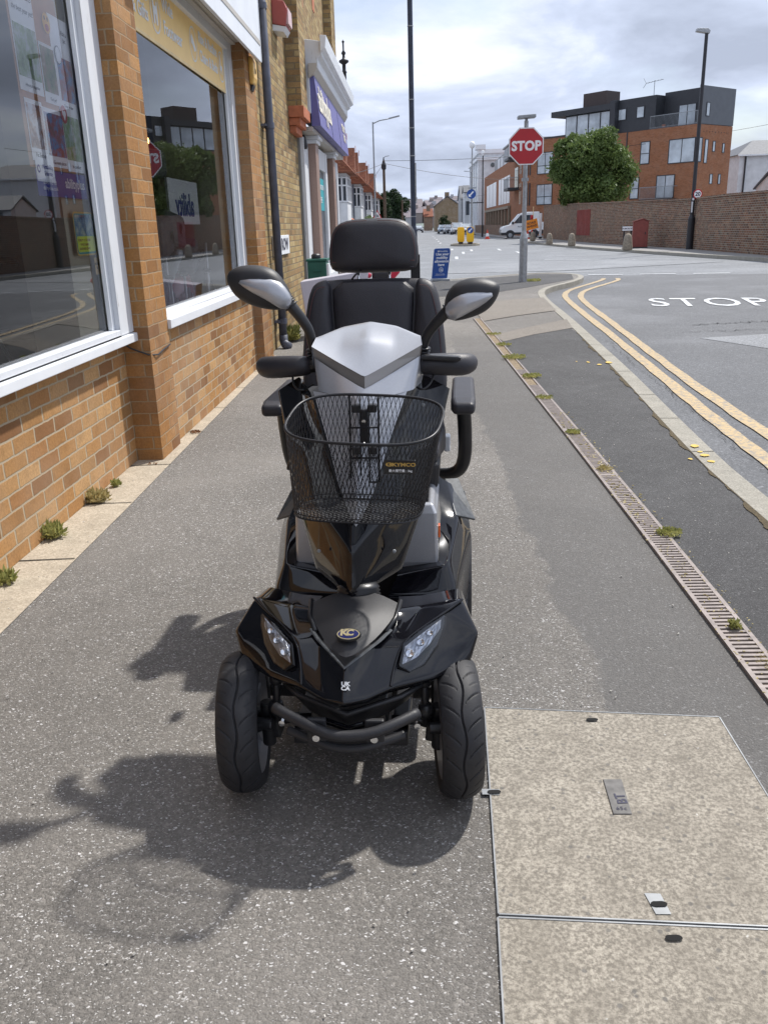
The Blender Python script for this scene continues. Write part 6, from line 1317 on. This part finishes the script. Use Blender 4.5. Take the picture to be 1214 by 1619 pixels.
# raised ridges on the wings
for s_ in (-1, 1):
    MB().tube(smooth_open([(s_*.266, .125, .458), (s_*.229, .078, .449), (s_*.170, .01, .437), (s_*.126, -.045, .424), (s_*.108, -.10, .385), (s_*.103, -.135, .358)], 2), .0035, 8).build('crease_moulding', M['gloss'], fc, smooth=True)
V_ = [(0, .13, .478), (.055, .12, .476), (.112, .085, .462), (.100, .03, .452), (.066, -.045, .434), (0, -.132, .414), (0, -.07, .447), (0, .0, .472), (.055, .03, .468), (.045, -.045, .443)]
F_ = [(0, 7, 8, 1), (1, 8, 3, 2), (7, 6, 9, 8), (8, 9, 4, 3), (6, 5, 4, 9)]
mk(V_, F_, 'centre_panel', M['matte'], sc, .006, mirror=True, crease=.25, sub=2)
MB().tube([(-.090, -.012, .440), (-.066, -.05, .430), (0.006, -.143, .408), (.078, -.05, .430), (.102, -.012, .440)], .0052, 6, flat=.5).build('chevron_trim', M['trim_sheen'], sc)
for s_ in (-1, 1):
    MB().tube([(s_*.112+.006, .10, .464), (s_*.105+.006, .03, .452), (s_*.085+.006, -.02, .438)], .006, 8).build('slot_trim', M['matte2'], sc, smooth=True)
# badge
def onplane(o, rv, uv, pts, off=0):
    r_, u_ = Vector(rv).normalized(), Vector(uv).normalized(); n_ = r_.cross(u_); return [tuple(Vector(o)+r_*a+u_*b+n_*off) for a, b in pts]
bo, bu = (.008, -.067, .452), (0, .93, .36)
def oval(rx, ry, n=32): return [(rx*math.cos(2*math.pi*k/n), ry*math.sin(2*math.pi*k/n)) for k in range(n)]
bd = MB().add(onplane(bo, (1, 0, 0), bu, oval(.030, .0195), 0)+onplane(bo, (1, 0, 0), bu, oval(.0285, .018), .004), [(i, (i+1) % 32, 32+(i+1) % 32, 32+i) for i in range(32)]+[tuple(range(32, 64))]).build('badge', M['matte2'], sc)
MB().poly(onplane(bo, (1, 0, 0), bu, oval(.0265, .0165), .0046)).build('gold_oval', M['goldm'], bd, fix=False)
MB().poly(onplane(bo, (1, 0, 0), bu, oval(.0240, .0140), .0052)).build('blue_field', M['navym'], bd, fix=False)
text('emblem', 'K', .026, M['goldm'], bd, (bo[0]-.010, bo[1], bo[2]+.0062), (1, 0, 0), bu, bold=.0012, ext=.0004, sx=1.1); text('emblem', 'C', .024, M['goldm'], bd, (bo[0]+.004, bo[1], bo[2]+.0062), (1, 0, 0), bu, bold=.0010, ext=.0004, sx=1.0)
text('mark', 'UK\nCA', .0125, M['signwhite'], sc, (.011, -.1712, .378), (1, 0, 0), (0, .62, .78), bold=.0005, ext=.0002, line=.78, sx=1.15)
# ---- headlights
for s_ in (-1, 1):
    dx = .003
    q = [(.226, .060, .443), (.180, .0, .440), (.133, -.062, .427), (.124, -.096, .388), (.148, -.086, .368), (.180, -.052, .370), (.209, -.002, .396), (.224, .040, .424)]
    c0 = Vector((.172, -.03, .408)); n_ = Vector((.35, -.75, .55)).normalized()
    pts = [(s_*p[0]+dx, p[1]+n_.y*.004, p[2]+n_.z*.004) for p in q]
    rim_ = [(s_*(p[0]+(p[0]-c0.x)*.10)+dx, p[1]-.0005, p[2]-.002) for p in q]
    h_ = MB(); k = len(pts); h_.add(rim_+pts, [(i, (i+1) % k, k+(i+1) % k, k+i) for i in range(k)]+[tuple(range(k, 2*k))]); hl = h_.build('headlight', M['matte2'], sc)
    rnd = random.Random(3+s_); m = MB(); e1 = [(.217, .048, .440), (.190, .012, .437), (.160, -.028, .431), (.136, -.058, .423)]; e2 = [(.216, .030, .422), (.192, -.016, .402), (.164, -.055, .386), (.130, -.092, .386)]
    nu, nv = 16, 6; gp = []
    def li(e, t): t *= 3; i_ = min(2, int(t)); f = t-i_; return Vector(e[i_]).lerp(Vector(e[i_+1]), f)
    for a in range(nu+1):
        for b2 in range(nv+1):
            p = li(e1, a/nu).lerp(li(e2, a/nu), .08+.84*b2/nv); lump = .0055*abs(math.sin(a/nu*math.pi*3.0))*math.sin(b2/nv*math.pi)
            off = lump+rnd.uniform(-.0018, .0018); gp.append((s_*p.x+dx, p.y-.006-off*.8, p.z+.004+off*.6))
    fs = []
    for a in range(nu):
        for b2 in range(nv):
            i0 = a*(nv+1)+b2; fs += [(i0, i0+1, i0+nv+2), (i0, i0+nv+2, i0+nv+1)]
    m.add(gp, fs); m.build('reflector', M['reflector'], hl, fix=False)
    for (u, v, z, rr) in ((.146, -.066, .406, .011), (.170, -.034, .419, .0095), (.191, -.004, .428, .008)):
        MB().lathe([(rr, .0), (rr, .006), (rr*.8, .009), (rr*.75, .005), (0, .003)], n=14).build('lamp_bowl', M['chrome'], hl, smooth=False); o = bpy.data.objects[KIDS[hl.name][-1]]; o.location = (s_*u+dx, v-.006, z+.003); o.rotation_euler = (R(55), s_*R(10), 0)
    g = MB(); cp_ = [tuple(Vector(p)+Vector((0, -.006, .006))) for p in pts]; m_ = tuple(sum(p[i] for p in cp_)/k+(0, -.008, .006)[i] for i in range(3)); g.add(cp_+[m_], [(i, (i+1) % k, k) for i in range(k)]); g.build('lens', M['lamp'], hl, smooth=True)
# ---- lower valance, grille, bumper
V_ = [(.165, -.05, .322), (.122, -.105, .322), (0, -.152, .302), (.158, -.05, .30), (.118, -.10, .300), (0, -.150, .278), (.135, -.03, .26), (.10, -.085, .262), (0, -.128, .228), (.10, .05, .2), (0, .05, .19)]
F_ = [(0, 1, 4, 3), (1, 2, 5, 4), (3, 4, 7, 6), (4, 5, 8, 7), (6, 7, 8, 10, 9)]
va = mk(V_, F_, 'lower_valance', M['matte2'], sc, .005, mirror=True, crease=.8, sub=2)
MB().tube([(-.160, -.055, .318), (-.115, -.111, .318), (.005, -.158, .297), (.125, -.111, .318), (.170, -.055, .318)], .006, 8).build('lip_moulding', M['matte'], va, smooth=True)
m = MB(); m.tube([(-.055, -.138, .272), (.005, -.156, .262), (.065, -.138, .272)], .005, 6); m.tube([(-.052, -.134, .259), (.005, -.150, .249), (.062, -.134, .259)], .004, 6); m.build('grille_bars', M['gloss'], va)
bmp_ = MB().tube(smooth_open([(-.160, -.148, .306), (-.105, -.180, .296), (-.035, -.208, .278), (.005, -.212, .274), (.07, -.208, .280), (.125, -.185, .294), (.171, -.148, .299)], 1), .0128, 14).build('front_bumper', M['matte'], sc, smooth=True)
MB().tube(smooth_open([(-.130, -.158, .253), (-.07, -.178, .240), (-.018, -.190, .228), (.040, -.190, .228), (.085, -.180, .238), (.140, -.160, .249)], 2), .0102, 12).build('lower_bar', M['matte'], bmp_, smooth=True)
for x in (-.058, .074):
    MB().box(x-.022, x+.022, -.186, -.172, .225, .30).build('bracket', M['matte'], bmp_, bevel=.004); MB().lathe([(0, -.199), (.0085, -.198), (.0095, -.188), (.0095, -.18)], (x, 0, .258), 'y', 12).build('bolt', M['chrome'], bmp_)
m = MB(); m.box(-.14, -.10, -.05, .5, .15, .19); m.box(.10, .14, -.05, .5, .15, .19); m.box(-.14, .14, -.06, -.02, .15, .19); m.box(-.09, .09, -.08, .25, .19, .26); m.build('chassis', M['matte2'], sc, bevel=.004)
for s_ in (-1, 1):
    a_ = MB(); a_.tube([(s_*.10, -.03, .205), (s_*.235, -.01, .195)], .012, 8); a_.tube([(s_*.11, .05, .17), (s_*.24, .0, .16)], .012, 8); a_.build('suspension_arm', M['matte2'], sc, smooth=True)
    k_ = MB(); k_.obox((s_*.200, -.0, .178), .030, .05, .075, (0, s_*.15, 0)); k_.tube([(s_*.19, -.055, .20), (s_*.235, -.05, .20)], .016, 8); k_.tube([(s_*.212, -.015, .12), (s_*.212, -.015, .24)], .018, 10); k_.build('steering_knuckle', M['matte2'], sc, bevel=.004)
    sh = MB(); sh.tube([(s_*.185, -.035, .20), (s_*.178, -.03, .35)], .010, 8); sh.lathe([(.018, .22), (.02, .235), (.018, .25), (.012, .255)], (s_*.184, -.034, 0), n=10); sh.lathe([(.010, .30), (.017, .305), (.017, .33), (.010, .335)], (s_*.180, -.032, 0), n=10); sh.build('shock_absorber', M['matte2'], sc, smooth=True)
    MB().lathe([(0, -.075), (.008, -.074), (.008, -.06), (0, -.06)], (s_*.165, .0, .215), 'y', 8).build('bolt', M['chrome'], sc)
# ---- steering column boot
m = MB()
prof = [(.048, -.02)]
for k in range(5): prof += [(.052-.001*k, .005+.011*k), (.044, .0105+.011*k)]
prof += [(.04, .065)]
m.lathe(prof, n=26); o = m.build('column_boot', M['matte2'], sc, smooth=True); o.location = (.007, .145, .440); o.scale = (1.15, 1.1, .8); o.rotation_euler = (R(-14), 0, 0)
# ---- tiller fairing
O0, O1, O2, O3 = (.242, .50, .921), (.208, .42, .777), (.173, .335, .642), (.117, .245, .488)
H0, H1, H2 = (.172, .475, .966), (.146, .335, .800), (.112, .245, .665)
S0, S1, S2 = (.120, .345, .945), (.078, .268, .831), (.042, .205, .714)
T0, Tm, T1 = (0, .150, .640), (0, .112, .590), (0, .085, .468)
def bk(p, d=.10, k=.86): return (p[0]*k, p[1]+d, p[2]-.01)
V_ = [O0, O1, O2, O3, H0, H1, H2, S0, S1, S2, T0, Tm, T1, bk(O0), bk(O1), bk(O2), bk(O3, .06), (0, .24, .478)]
F_ = [(7, 8, 5, 4), (4, 5, 1, 0), (8, 9, 6, 5), (5, 6, 2, 1), (9, 10, 11, 6), (6, 11, 12, 3, 2), (0, 1, 14, 13), (1, 2, 15, 14), (2, 3, 16, 15), (3, 12, 17, 16)]
tl_ = mk(V_, F_, 'tiller_fairing', M['gloss'], sc, -.002, mirror=True, crease=.8, sub=3)
m = MB(); m.loft([[(-.2, .52, .90), (.2, .52, .90), (.18, .60, .92), (-.18, .60, .92)], [(-.15, .36, .64), (.15, .36, .64), (.13, .42, .66), (-.13, .42, .66)], [(-.07, .2, .47), (.07, .2, .47), (.06, .26, .49), (-.06, .26, .49)]]); m.build('tiller_back', M['matte2'], sc, bevel=.01)
V_ = [(0, .300, .935), (0, .252, .835), (0, .190, .716), (0, .146, .640), (.123, .345, .948), (.079, .266, .833), (.043, .202, .716)]
mk(V_, [(0, 1, 5, 4), (1, 2, 6, 5), (2, 3, 6)], 'front_panel', M['silver'], sc, .008, mirror=True, crease=.6, sub=3, solid=0)
# ---- silver head cowl
A0, A1, A2 = (0, .53, 1.106), (.072, .505, 1.096), (.140, .455, 1.074)
B0, Bm, B2 = (0, .335, .985), (.074, .370, 1.020), (.146, .410, 1.055)
V_ = [A0, A1, A2, B0, Bm, B2, (0, .425, 1.068), (.074, .43, 1.054), (.15, .47, 1.05), (.150, .43, 1.030), (0, .60, 1.085), (.07, .585, 1.07), (.13, .54, 1.03)]
F_ = [(0, 6, 7, 1), (6, 3, 4, 7), (1, 7, 2), (7, 4, 5, 2), (0, 1, 11, 10), (1, 2, 12, 11)]
hc = mk(V_, F_, 'head_cowl', M['silver'], sc, .022, mirror=True, crease=.62, sub=3)
V_ = [B0, Bm, B2, (0, .326, .953), (.071, .362, .989), (.141, .406, 1.026)]
V_ = [(x, y+.003, z) for x, y, z in V_]
mk(V_, [(0, 3, 4, 1), (1, 4, 5, 2)], 'chevron_band', M['taupe'], sc, .022, mirror=True)
V_ = [(0, .322, .955), (.071, .358, .991), (.141, .402, 1.028), (0, .302, .930), (.064, .320, .938), (.124, .350, .948), (.152, .47, 1.02), (.142, .46, .95)]
mk(V_, [(0, 3, 4, 1), (1, 4, 5, 2), (2, 5, 7, 6)], 'cowl_lower', M['silver'], sc, .022, mirror=True, crease=.85, sub=2)
V_ = [(.146, .410, 1.056), (.140, .457, 1.074), (.128, .56, 1.02), (.130, .56, .94), (.140, .46, .945), (.144, .40, 1.012)]
mk(V_, [(0, 1, 2, 3, 4, 5)], 'cowl_side', M['silver'], sc, .022, mirror=True)
m = MB(); m.loft([[(-.12, .50, .96), (.12, .50, .96), (.12, .50, 1.04), (-.12, .50, 1.04)], [(-.11, .66, .97), (.11, .66, .97), (.11, .64, 1.04), (-.11, .64, 1.04)]]); o = m.build('console', M['matte2'], sc, bevel=.012); o.location.x = .012
# ---- handlebars
for s_ in (-1, 1):
    dx = .006
    pts = [(s_*.135+dx, .455, .998), (s_*.18+dx, .455, .997), (s_*.235+dx, .465, .994), (s_*.268+dx, .482, .990), (s_*.286+dx, .515, .988), (s_*.288+dx, .56, .988)]
    rr = [.026, .029, .031, .031, .028, .02]
    MB().tube(smooth_open([(p[0], p[1], p[2], r) for p, r in zip(pts, rr)], 0) and pts, rr, 18).build('handlebar_grip', M['leather'], sc, smooth=True, sub=1)
    MB().tube([(s_*.10+dx, .46, 1.0), (s_*.165+dx, .458, .998)], .021, 12).build('handlebar', M['matte2'], sc, smooth=True)
m = MB(); m.prism([(.150, 1.014), (.262, 1.006), (.270, 1.012), (.268, 1.020), (.155, 1.028)], 'y', .42, .447); m.build('brake_lever', M['matte2'], sc, bevel=.004); 
m = MB(); m.tube(smooth_open([(.20, .47, .985), (.19, .42, .95), (.165, .40, .935), (.14, .43, .95)], 2), .003, 6); m.tube(smooth_open([(-.19, .47, .985), (-.185, .43, .95), (-.16, .41, .935), (-.13, .44, .95)], 2), .003, 6); m.build('control_cables', M['matte2'], sc, smooth=True)
for x, y, z in ((-.16, .395, .905), (.172, .395, .905), (-.095, .225, .56), (.10, .225, .56)): MB().lathe([(0, -.004), (.0045, -.003), (.005, 0), (0, 0)], (x, y-.03, z), 'y', 10).build('fairing_screw', M['greymetal'], tl_)
# ---- mirrors
def mirror(outl, capo, stalk, tilt):
    mL = pillow(smooth_closed([(p[0], p[1]) for p in outl], 2), .040, rings=11, back=.25).build('mirror', M['matte'], sc, smooth=True); mL.location.y = .455
    mL.rotation_euler = (0, 0, 0)
    c = pillow(smooth_closed([(p[0], p[1]) for p in capo], 1), .024, rings=9, back=.2).build('mirror_cap', M['silver'], mL, smooth=True); c.location.y = -.026
    cx = sum(p[0] for p in outl)/len(outl); cz = sum(p[1] for p in outl)/len(outl)
    gl = MB().poly([(cx+(p[0]-cx)*.88, .0125, cz+(p[1]-cz)*.88) for p in smooth_closed(outl, 2)]).build('mirror_glass', M['chrome'], mL, fix=False)
    st_ = MB(); q_ = smooth_open(stalk, 2); st_.tube(q_, [.0165-.0055*i/(len(q_)-1) for i in range(len(q_))], 12)
    sp_ = smooth_open(stalk, 2)
    for idx in (0, 1, 2, 3, 4, len(sp_)-6, len(sp_)-5, len(sp_)-4, len(sp_)-3, len(sp_)-2):
        if idx+1 < len(sp_):
            a = Vector(sp_[idx]); b_ = Vector(sp_[idx+1]); d = (b_-a).normalized(); st_.tube([a-d*.003, a-d*.0015, a+d*.0015, a+d*.003], [.014, .0205, .0205, .014], 12)
    st_.build('mirror_stalk', M['matte2'], sc, smooth=True)
mirror([(-.352, 1.238), (-.326, 1.261), (-.275, 1.266), (-.225, 1.256), (-.198, 1.229), (-.174, 1.18), (-.172, 1.15), (-.232, 1.146), (-.291, 1.161), (-.335, 1.190)],
       [(-.322, 1.230), (-.272, 1.236), (-.206, 1.228), (-.180, 1.198), (-.170, 1.170), (-.190, 1.145), (-.243, 1.177), (-.292, 1.203)],
       [(-.192, .45, 1.172), (-.172, .45, 1.148), (-.150, .452, 1.118), (-.134, .456, 1.088), (-.128, .46, 1.045), (-.126, .465, 1.01)], 0)
mirror([(.372, 1.192), (.360, 1.208), (.312, 1.221), (.263, 1.212), (.235, 1.189), (.222, 1.147), (.240, 1.108), (.279, 1.112), (.329, 1.128), (.358, 1.155)],
       [(.360, 1.181), (.320, 1.188), (.274, 1.186), (.242, 1.167), (.224, 1.142), (.240, 1.108), (.288, 1.131), (.328, 1.151)],
       [(.246, .45, 1.146), (.228, .45, 1.131), (.202, .452, 1.104), (.180, .456, 1.078), (.168, .46, 1.045), (.165, .465, 1.01)], 0)
# ---- wire basket
def sup(n, a, b, e=3.2):
    pts = []; 
    for k in range(720):
        t = 2*math.pi*k/720; c, s_ = math.cos(t), math.sin(t)
        pts.append((a*math.copysign(abs(c)**(2/e), c), b*math.copysign(abs(s_)**(2/e), s_)))
    L_ = [0]
    for k in range(720): L_.append(L_[-1]+math.hypot(pts[(k+1) % 720][0]-pts[k][0], pts[(k+1) % 720][1]-pts[k][1]))
    def f(u):
        u = (u % 1.0)*L_[-1]; lo, hi = 0, 720
        while hi-lo > 1:
            m_ = (lo+hi)//2
            if L_[m_] <= u: lo = m_
            else: hi = m_
        t = (u-L_[lo])/max(1e-9, L_[hi]-L_[lo]); p, q = pts[lo % 720], pts[hi % 720]; return (p[0]+(q[0]-p[0])*t, p[1]+(q[1]-p[1])*t)
    return f
fr_, fb_ = sup(0, .181, .128), sup(0, .152, .090)
yaw = R(-7); cy_, sy_ = math.cos(yaw), math.sin(yaw)
def bp(u, t):
    x1, y1 = fb_(u); x2, y2 = fr_(u); tt = t**.85
    x = .026+x1+(.043-.026+x2-x1)*tt; y = .090+y1+(.110-.090+y2-y1)*tt
    cx, cyy = .035, .1; dx_, dy_ = x-cx, y-cyy
    xr = cx+dx_*cy_-dy_*sy_; yr = cyy+dx_*sy_+dy_*cy_
    z1 = .705; z2 = .927+(yr-.11)*.235
    return (xr, yr, z1+(z2-z1)*t)
bk_ = MB().tube([bp(k/96, 1.0) for k in range(96)], .0036, 10, closed=True).build('basket', M['basket'], sc, smooth=True)
ms = MB(); NC = 92; NR = 12
for k in range(NC):
    for sgn in (-1, 1): ms.tube([bp((k+sgn*j*.5)/NC, j/NR) for j in range(NR+1)], .0008, 4, caps=False)
ms.build('mesh_sides', M['basket'], bk_)
ms = MB(); ms.tube([bp(k/96, 0.0) for k in range(96)], .0022, 6, closed=True); ms.tube([bp(k/96, .045) for k in range(96)], .0012, 5, closed=True)
import itertools
def inside(x, y):
    return (abs((x-.026)/.150)**3.2+abs((y-.090)/.088)**3.2) < 1
for k in range(-40, 41):
    for sgn in (-1, 1):
        seg = []
        for j in range(-60, 61):
            x = .026+k*.0125+j*.0032; y = .09+sgn*j*.0045
            if inside(x, y):
                dx_, dy_ = x-.035, y-.1; seg.append((.035+dx_*cy_-dy_*sy_, .1+dx_*sy_+dy_*cy_, .7055+(.0008 if sgn > 0 else 0)))
        if len(seg) > 2: ms.tube([seg[0], seg[len(seg)//2], seg[-1]], .00095, 4, caps=False)
ms.build('mesh_floor', M['basket'], bk_)
m = MB()
for x in (-.008, .064): m.tube([(x, .250, .955), (x, .246, .93), (x, .212, .74)], .0026, 6)
for x in (.018, .040): m.tube([(x, .250, .955), (x, .212, .74)], .0016, 6)
for z, y in ((.955, .25), (.875, .236), (.80, .223), (.74, .212)): m.tube([(-.008, y, z), (.064, y, z)], .0026, 6)
m.build('mounting_frame', M['basket'], bk_, smooth=True)
m = MB()
for z, y in ((.922, .248), (.820, .228)):
    for x in (-.0, .040): m.box(x-.003, x+.020, y-.012, y+.012, z-.010, z+.010)
m.box(.018, .038, .236, .252, .83, .92); m.box(.022, .034, .24, .30, .83, .91); m.build('mounting_clamp', M['matte2'], bk_, bevel=.003)
m = MB(); m.tube([(.028, .232, .895), (.028, .226, .893)], .005, 8); m.tube([(.028, .218, .838), (.028, .212, .836)], .005, 8); m.build('bolt', M['chrome'], bk_)
pz = MB(); c1_ = Vector((.134, -.0365, .8485)); rv, uv = Vector((1, .045, -.03)).normalized(), Vector((.02, -.10, 1)).normalized()
pz.obox(c1_, .068, .0018, .034, (R(6), R(2.0), R(1.5))); pt = pz.build('name_plate', M['matte2'], bk_, bevel=.002)
pn = Vector((0, -.0016, 0))
text('lettering', 'KYMCO', .0115, M['inkgold'], pt, c1_+Vector((.010, -.0045, .006)), rv, uv, bold=.0004, ext=.0001, sx=1.25)
MB().poly(onplane(c1_+Vector((-.022, -.0030, .0068)), rv, uv, oval(.0085, .0048, 20), .0002)).build('emblem', M['inkgold'], pt, fix=False)
text('emblem_letter', 'K', .008, M['matte2'], pt, c1_+Vector((-.023, -.0040, .0068)), rv, uv, bold=.0003, ext=.0001)
text('lettering', '最大積載量 : 3kg', .0072, M['signwhite'], pt, c1_+Vector((.002, -.0045, -.0078)), rv, uv, ext=.0001, bold=.00008)
# ---- seat, set back over the rear wheels
seat_first = len(sc_kids := KIDS[sc.name])
sx0 = -.014
def pl_obj(outline, depth, name, mat, par, y, rx=0.0, rings=11, back=.5, z0=0):
    o = pillow([(p[0], p[1]-z0) for p in outline], depth, rings=rings, back=back).build(name, mat, par, smooth=True); o.location = (sx0, y, z0); o.rotation_euler = (rx, 0, 0); return o
lean = R(-9)
def mir(h): return h+[(-p[0], p[1]) for p in reversed(h) if abs(p[0]) > 1e-6]
backo = mir([(0, 1.196), (.10, 1.196), (.165, 1.192), (.198, 1.175), (.214, 1.13), (.226, 1.05), (.236, .95), (.238, .84), (.22, .74), (.12, .70), (0, .70)])
br = pl_obj(smooth_closed(backo, 1), .030, 'backrest', M['leather'], sc, .945, lean, back=1.2, z0=.72)
for s_ in (-1, 1):
    bo_ = [(s_*x, z-.72) for x, z in ((.139, 1.194), (.175, 1.190), (.200, 1.172), (.216, 1.12), (.230, 1.02), (.238, .92), (.235, .80), (.20, .74), (.150, .78), (.128, .90), (.130, 1.02), (.137, 1.12))]
    b_ = pillow(smooth_closed(bo_, 2), .040, rings=11, back=.3).build('bolster', M['leather'], br, smooth=True); b_.location.y = -.022
    st_ = [(s_*x, y, z-.72) for x, y, z in ((.152, -.055, 1.168), (.178, -.057, 1.165), (.191, -.057, 1.14), (.205, -.058, 1.08), (.217, -.057, 1.0), (.222, -.055, .90))]
    MB().tube(smooth_open(st_, 2), .0011, 5).build('stitching', M['stitch'], br)
cp2 = [(x, z-.72) for x, z in mir([(0, 1.190), (.132, 1.186), (.130, 1.08), (.124, .98), (.124, .86), (.11, .78), (0, .77)])]
c_ = pillow(smooth_closed(cp2, 1), .024, rings=9, back=.2).build('centre_pad', M['leather'], br, smooth=True); c_.location.y = -.026
hr = mir([(0, 1.376), (.075, 1.374), (.118, 1.360), (.139, 1.325), (.147, 1.27), (.144, 1.225), (.12, 1.210), (.06, 1.207), (0, 1.207)])
hd = pl_obj(smooth_closed(hr, 1), .042, 'headrest', M['leather'], sc, 1.05, R(-4), back=.9, z0=1.29)
sm = [(x*.93, -.032 if abs(x) < .12 else -.027, (z-1.29)*.90) for x, z in smooth_closed(hr, 1) if z > 1.235]
MB().tube(sm, .0011, 5).build('stitching', M['stitch'], hd)
lip = [(x*.97, -.018, 1.225-1.29+.004*math.cos(x*20)) for x in [(-.135+.27*k/12) for k in range(13)]]
MB().tube(lip, .004, 6).build('lower_seam', M['leather'], hd, smooth=True)
m = MB()
for x in (-.052, .050): m.tube([(x+sx0, 1.052, 1.23), (x+sx0, 1.04, 1.15)], .0045, 8)
m.build('headrest_posts', M['chrome'], sc, smooth=True)
MB().box(.105, .135, 1.06, 1.075, 1.14, 1.26).build('headrest_bracket', M['matte2'], sc); MB().tube([(-.085, 1.02, 1.19), (-.07, 1.0, 1.205), (-.055, 1.02, 1.215), (-.06, 1.04, 1.22)], .003, 6).build('cable', M['matte2'], sc, smooth=True)
m = MB(); m.loft([[(-.215, .56, .69), (.215, .56, .69), (.215, .56, .74), (-.215, .56, .74)], [(-.235, .75, .67), (.235, .75, .67), (.235, .75, .77), (-.235, .75, .77)], [(-.22, .98, .67), (.22, .98, .67), (.22, .98, .78), (-.22, .98, .78)]]); o = m.build('seat_cushion', M['leather'], sc, bevel=.03, seg=4, smooth=False); o.location.x = sx0
m = MB(); m.loft([[(-.16, .64, .55), (.16, .64, .55), (.16, 1.0, .55), (-.16, 1.0, .55)], [(-.215, .60, .60), (.215, .60, .60), (.215, 1.02, .60), (-.215, 1.02, .60)], [(-.222, .58, .688), (.222, .58, .688), (.222, 1.0, .688), (-.222, 1.0, .688)]]); o = m.build('seat_shell', M['matte'], sc, bevel=.02, seg=3); o.location.x = sx0
for s_, c in ((1, .276), (-1, -.265)):
    m = MB(); m.loft([[(c-.030, .50, .848), (c+.030, .50, .848), (c+.030, .50, .880), (c-.030, .50, .880)], [(c-.036, .56, .842), (c+.034, .56, .842), (c+.034, .56, .886), (c-.036, .56, .886)], [(c-.034, .90, .845), (c+.034, .90, .845), (c+.034, .90, .888), (c-.034, .90, .888)]])
    m.build('armrest', M['leather'], sc, bevel=.012, seg=4)
    a_ = [(c-s_*.0, .66, .845), (c+s_*.005, .70, .76), (c+s_*.006, .74, .67), (c-s_*.006, .76, .62), (c-s_*.035, .775, .598), (c-s_*.09, .79, .595)]
    MB().tube(smooth_open(a_, 2), .0215, 12, flat=.8).build('armrest_bracket', M['matte2'], sc, smooth=True)
    MB().obox((c-s_*.05, .78, .70), .02, .05, .05, (0, 0, 0)).build('armrest_knob', M['pvc'] if s_ > 0 else M['matte2'], sc, bevel=.006)
for nm in KIDS[sc.name][seat_first:]:        # seat and armrests enlarged about the camera point, so they stand farther back
    o = bpy.data.objects[nm]; arm = nm.startswith('armrest'); k_s = 1.185 if arm else 1.10
    off = Vector((-.049, .338, -.250)) if arm else Vector((-.026, .181, -.134))
    o.scale = (k_s,)*3; o.location = o.location*k_s+off
# ---- rear body
bx = -.022
m = MB(); m.loft([[(-.200, .605, .338), (.200, .605, .338), (.200, 1.0, .338), (-.200, 1.0, .338)], [(-.222, .600, .365), (.222, .600, .365), (.222, 1.02, .365), (-.222, 1.02, .365)], [(-.218, .612, .520), (.218, .612, .520), (.218, 1.02, .520), (-.218, 1.02, .520)], [(-.206, .63, .545), (.206, .63, .545), (.20, 1.02, .545), (-.20, 1.02, .545)], [(-.190, .65, .548), (.190, .65, .548), (.185, 1.0, .548), (-.185, 1.0, .548)], [(-.18, .66, .49), (.18, .66, .49), (.175, .99, .49), (-.175, .99, .49)]])
o = m.build('battery_cover', M['silver'], sc, bevel=.012, seg=3); o.location.x = bx
o = MB().box(-.10, .10, .72, .95, .49, .57).build('seat_post', M['matte2'], sc, bevel=.01); o.location.x = bx
V_ = [(.10, .555, .345), (.248, .555, .374), (.274, .505, .296), (.075, .50, .303), (.085, .607, .345), (.221, .612, .366), (.282, .80, .440), (.226, .80, .46), (.245, .95, .520), (.205, .95, .545), (.275, .49, .13), (.07, .49, .13), (.325, .86, .36), (.31, .62, .20), (.305, 1.0, .47), (.315, .95, .30)]
F_ = [(0, 1, 2, 3), (3, 2, 10, 11), (0, 4, 5, 1), (1, 5, 7, 6), (6, 7, 9, 8), (1, 6, 12, 2), (2, 12, 13, 10), (6, 8, 14, 12)]
mk(V_, F_, 'side_fairing', M['gloss'], sc, bx, mirror=True, crease=.8, sub=3)
for s_ in (-1, 1):
    V_ = [(s_*.232, .97, .520), (s_*.278, 1.0, .513), (s_*.336, .885, .402), (s_*.272, .81, .442)]
    o = MB().add(V_, [(0, 1, 2, 3)]).build('rear_mudguard', M['trim_sheen'], sc, solid=.008, bevel=.002); o.location.x = bx  # grey base colour stands in for sky reflected in the glossy black guard
for s_ in (1,): MB().box(s_*.224+bx-.003, s_*.224+bx+.003, .63, .655, .435, .475).build('side_reflector', M['amber'], sc, bevel=.002)
m = MB(); m.box(-.24, .24, .18, .62, .135, .175); o = m.build('footplate', M['matte'], sc, bevel=.008); o.location.x = bx
m = MB(); m.box(-.2, .2, .60, 1.05, .17, .34); m.tube([(-.26, .93, .175), (.26, .93, .175)], .02, 10); o = m.build('rear_chassis', M['matte2'], sc, bevel=.004); o.location.x = bx
MB().obox((-.245, .66, .665), .03, .05, .035, (0, .3, 0)).build('side_clip', M['matte2'], sc, bevel=.006)
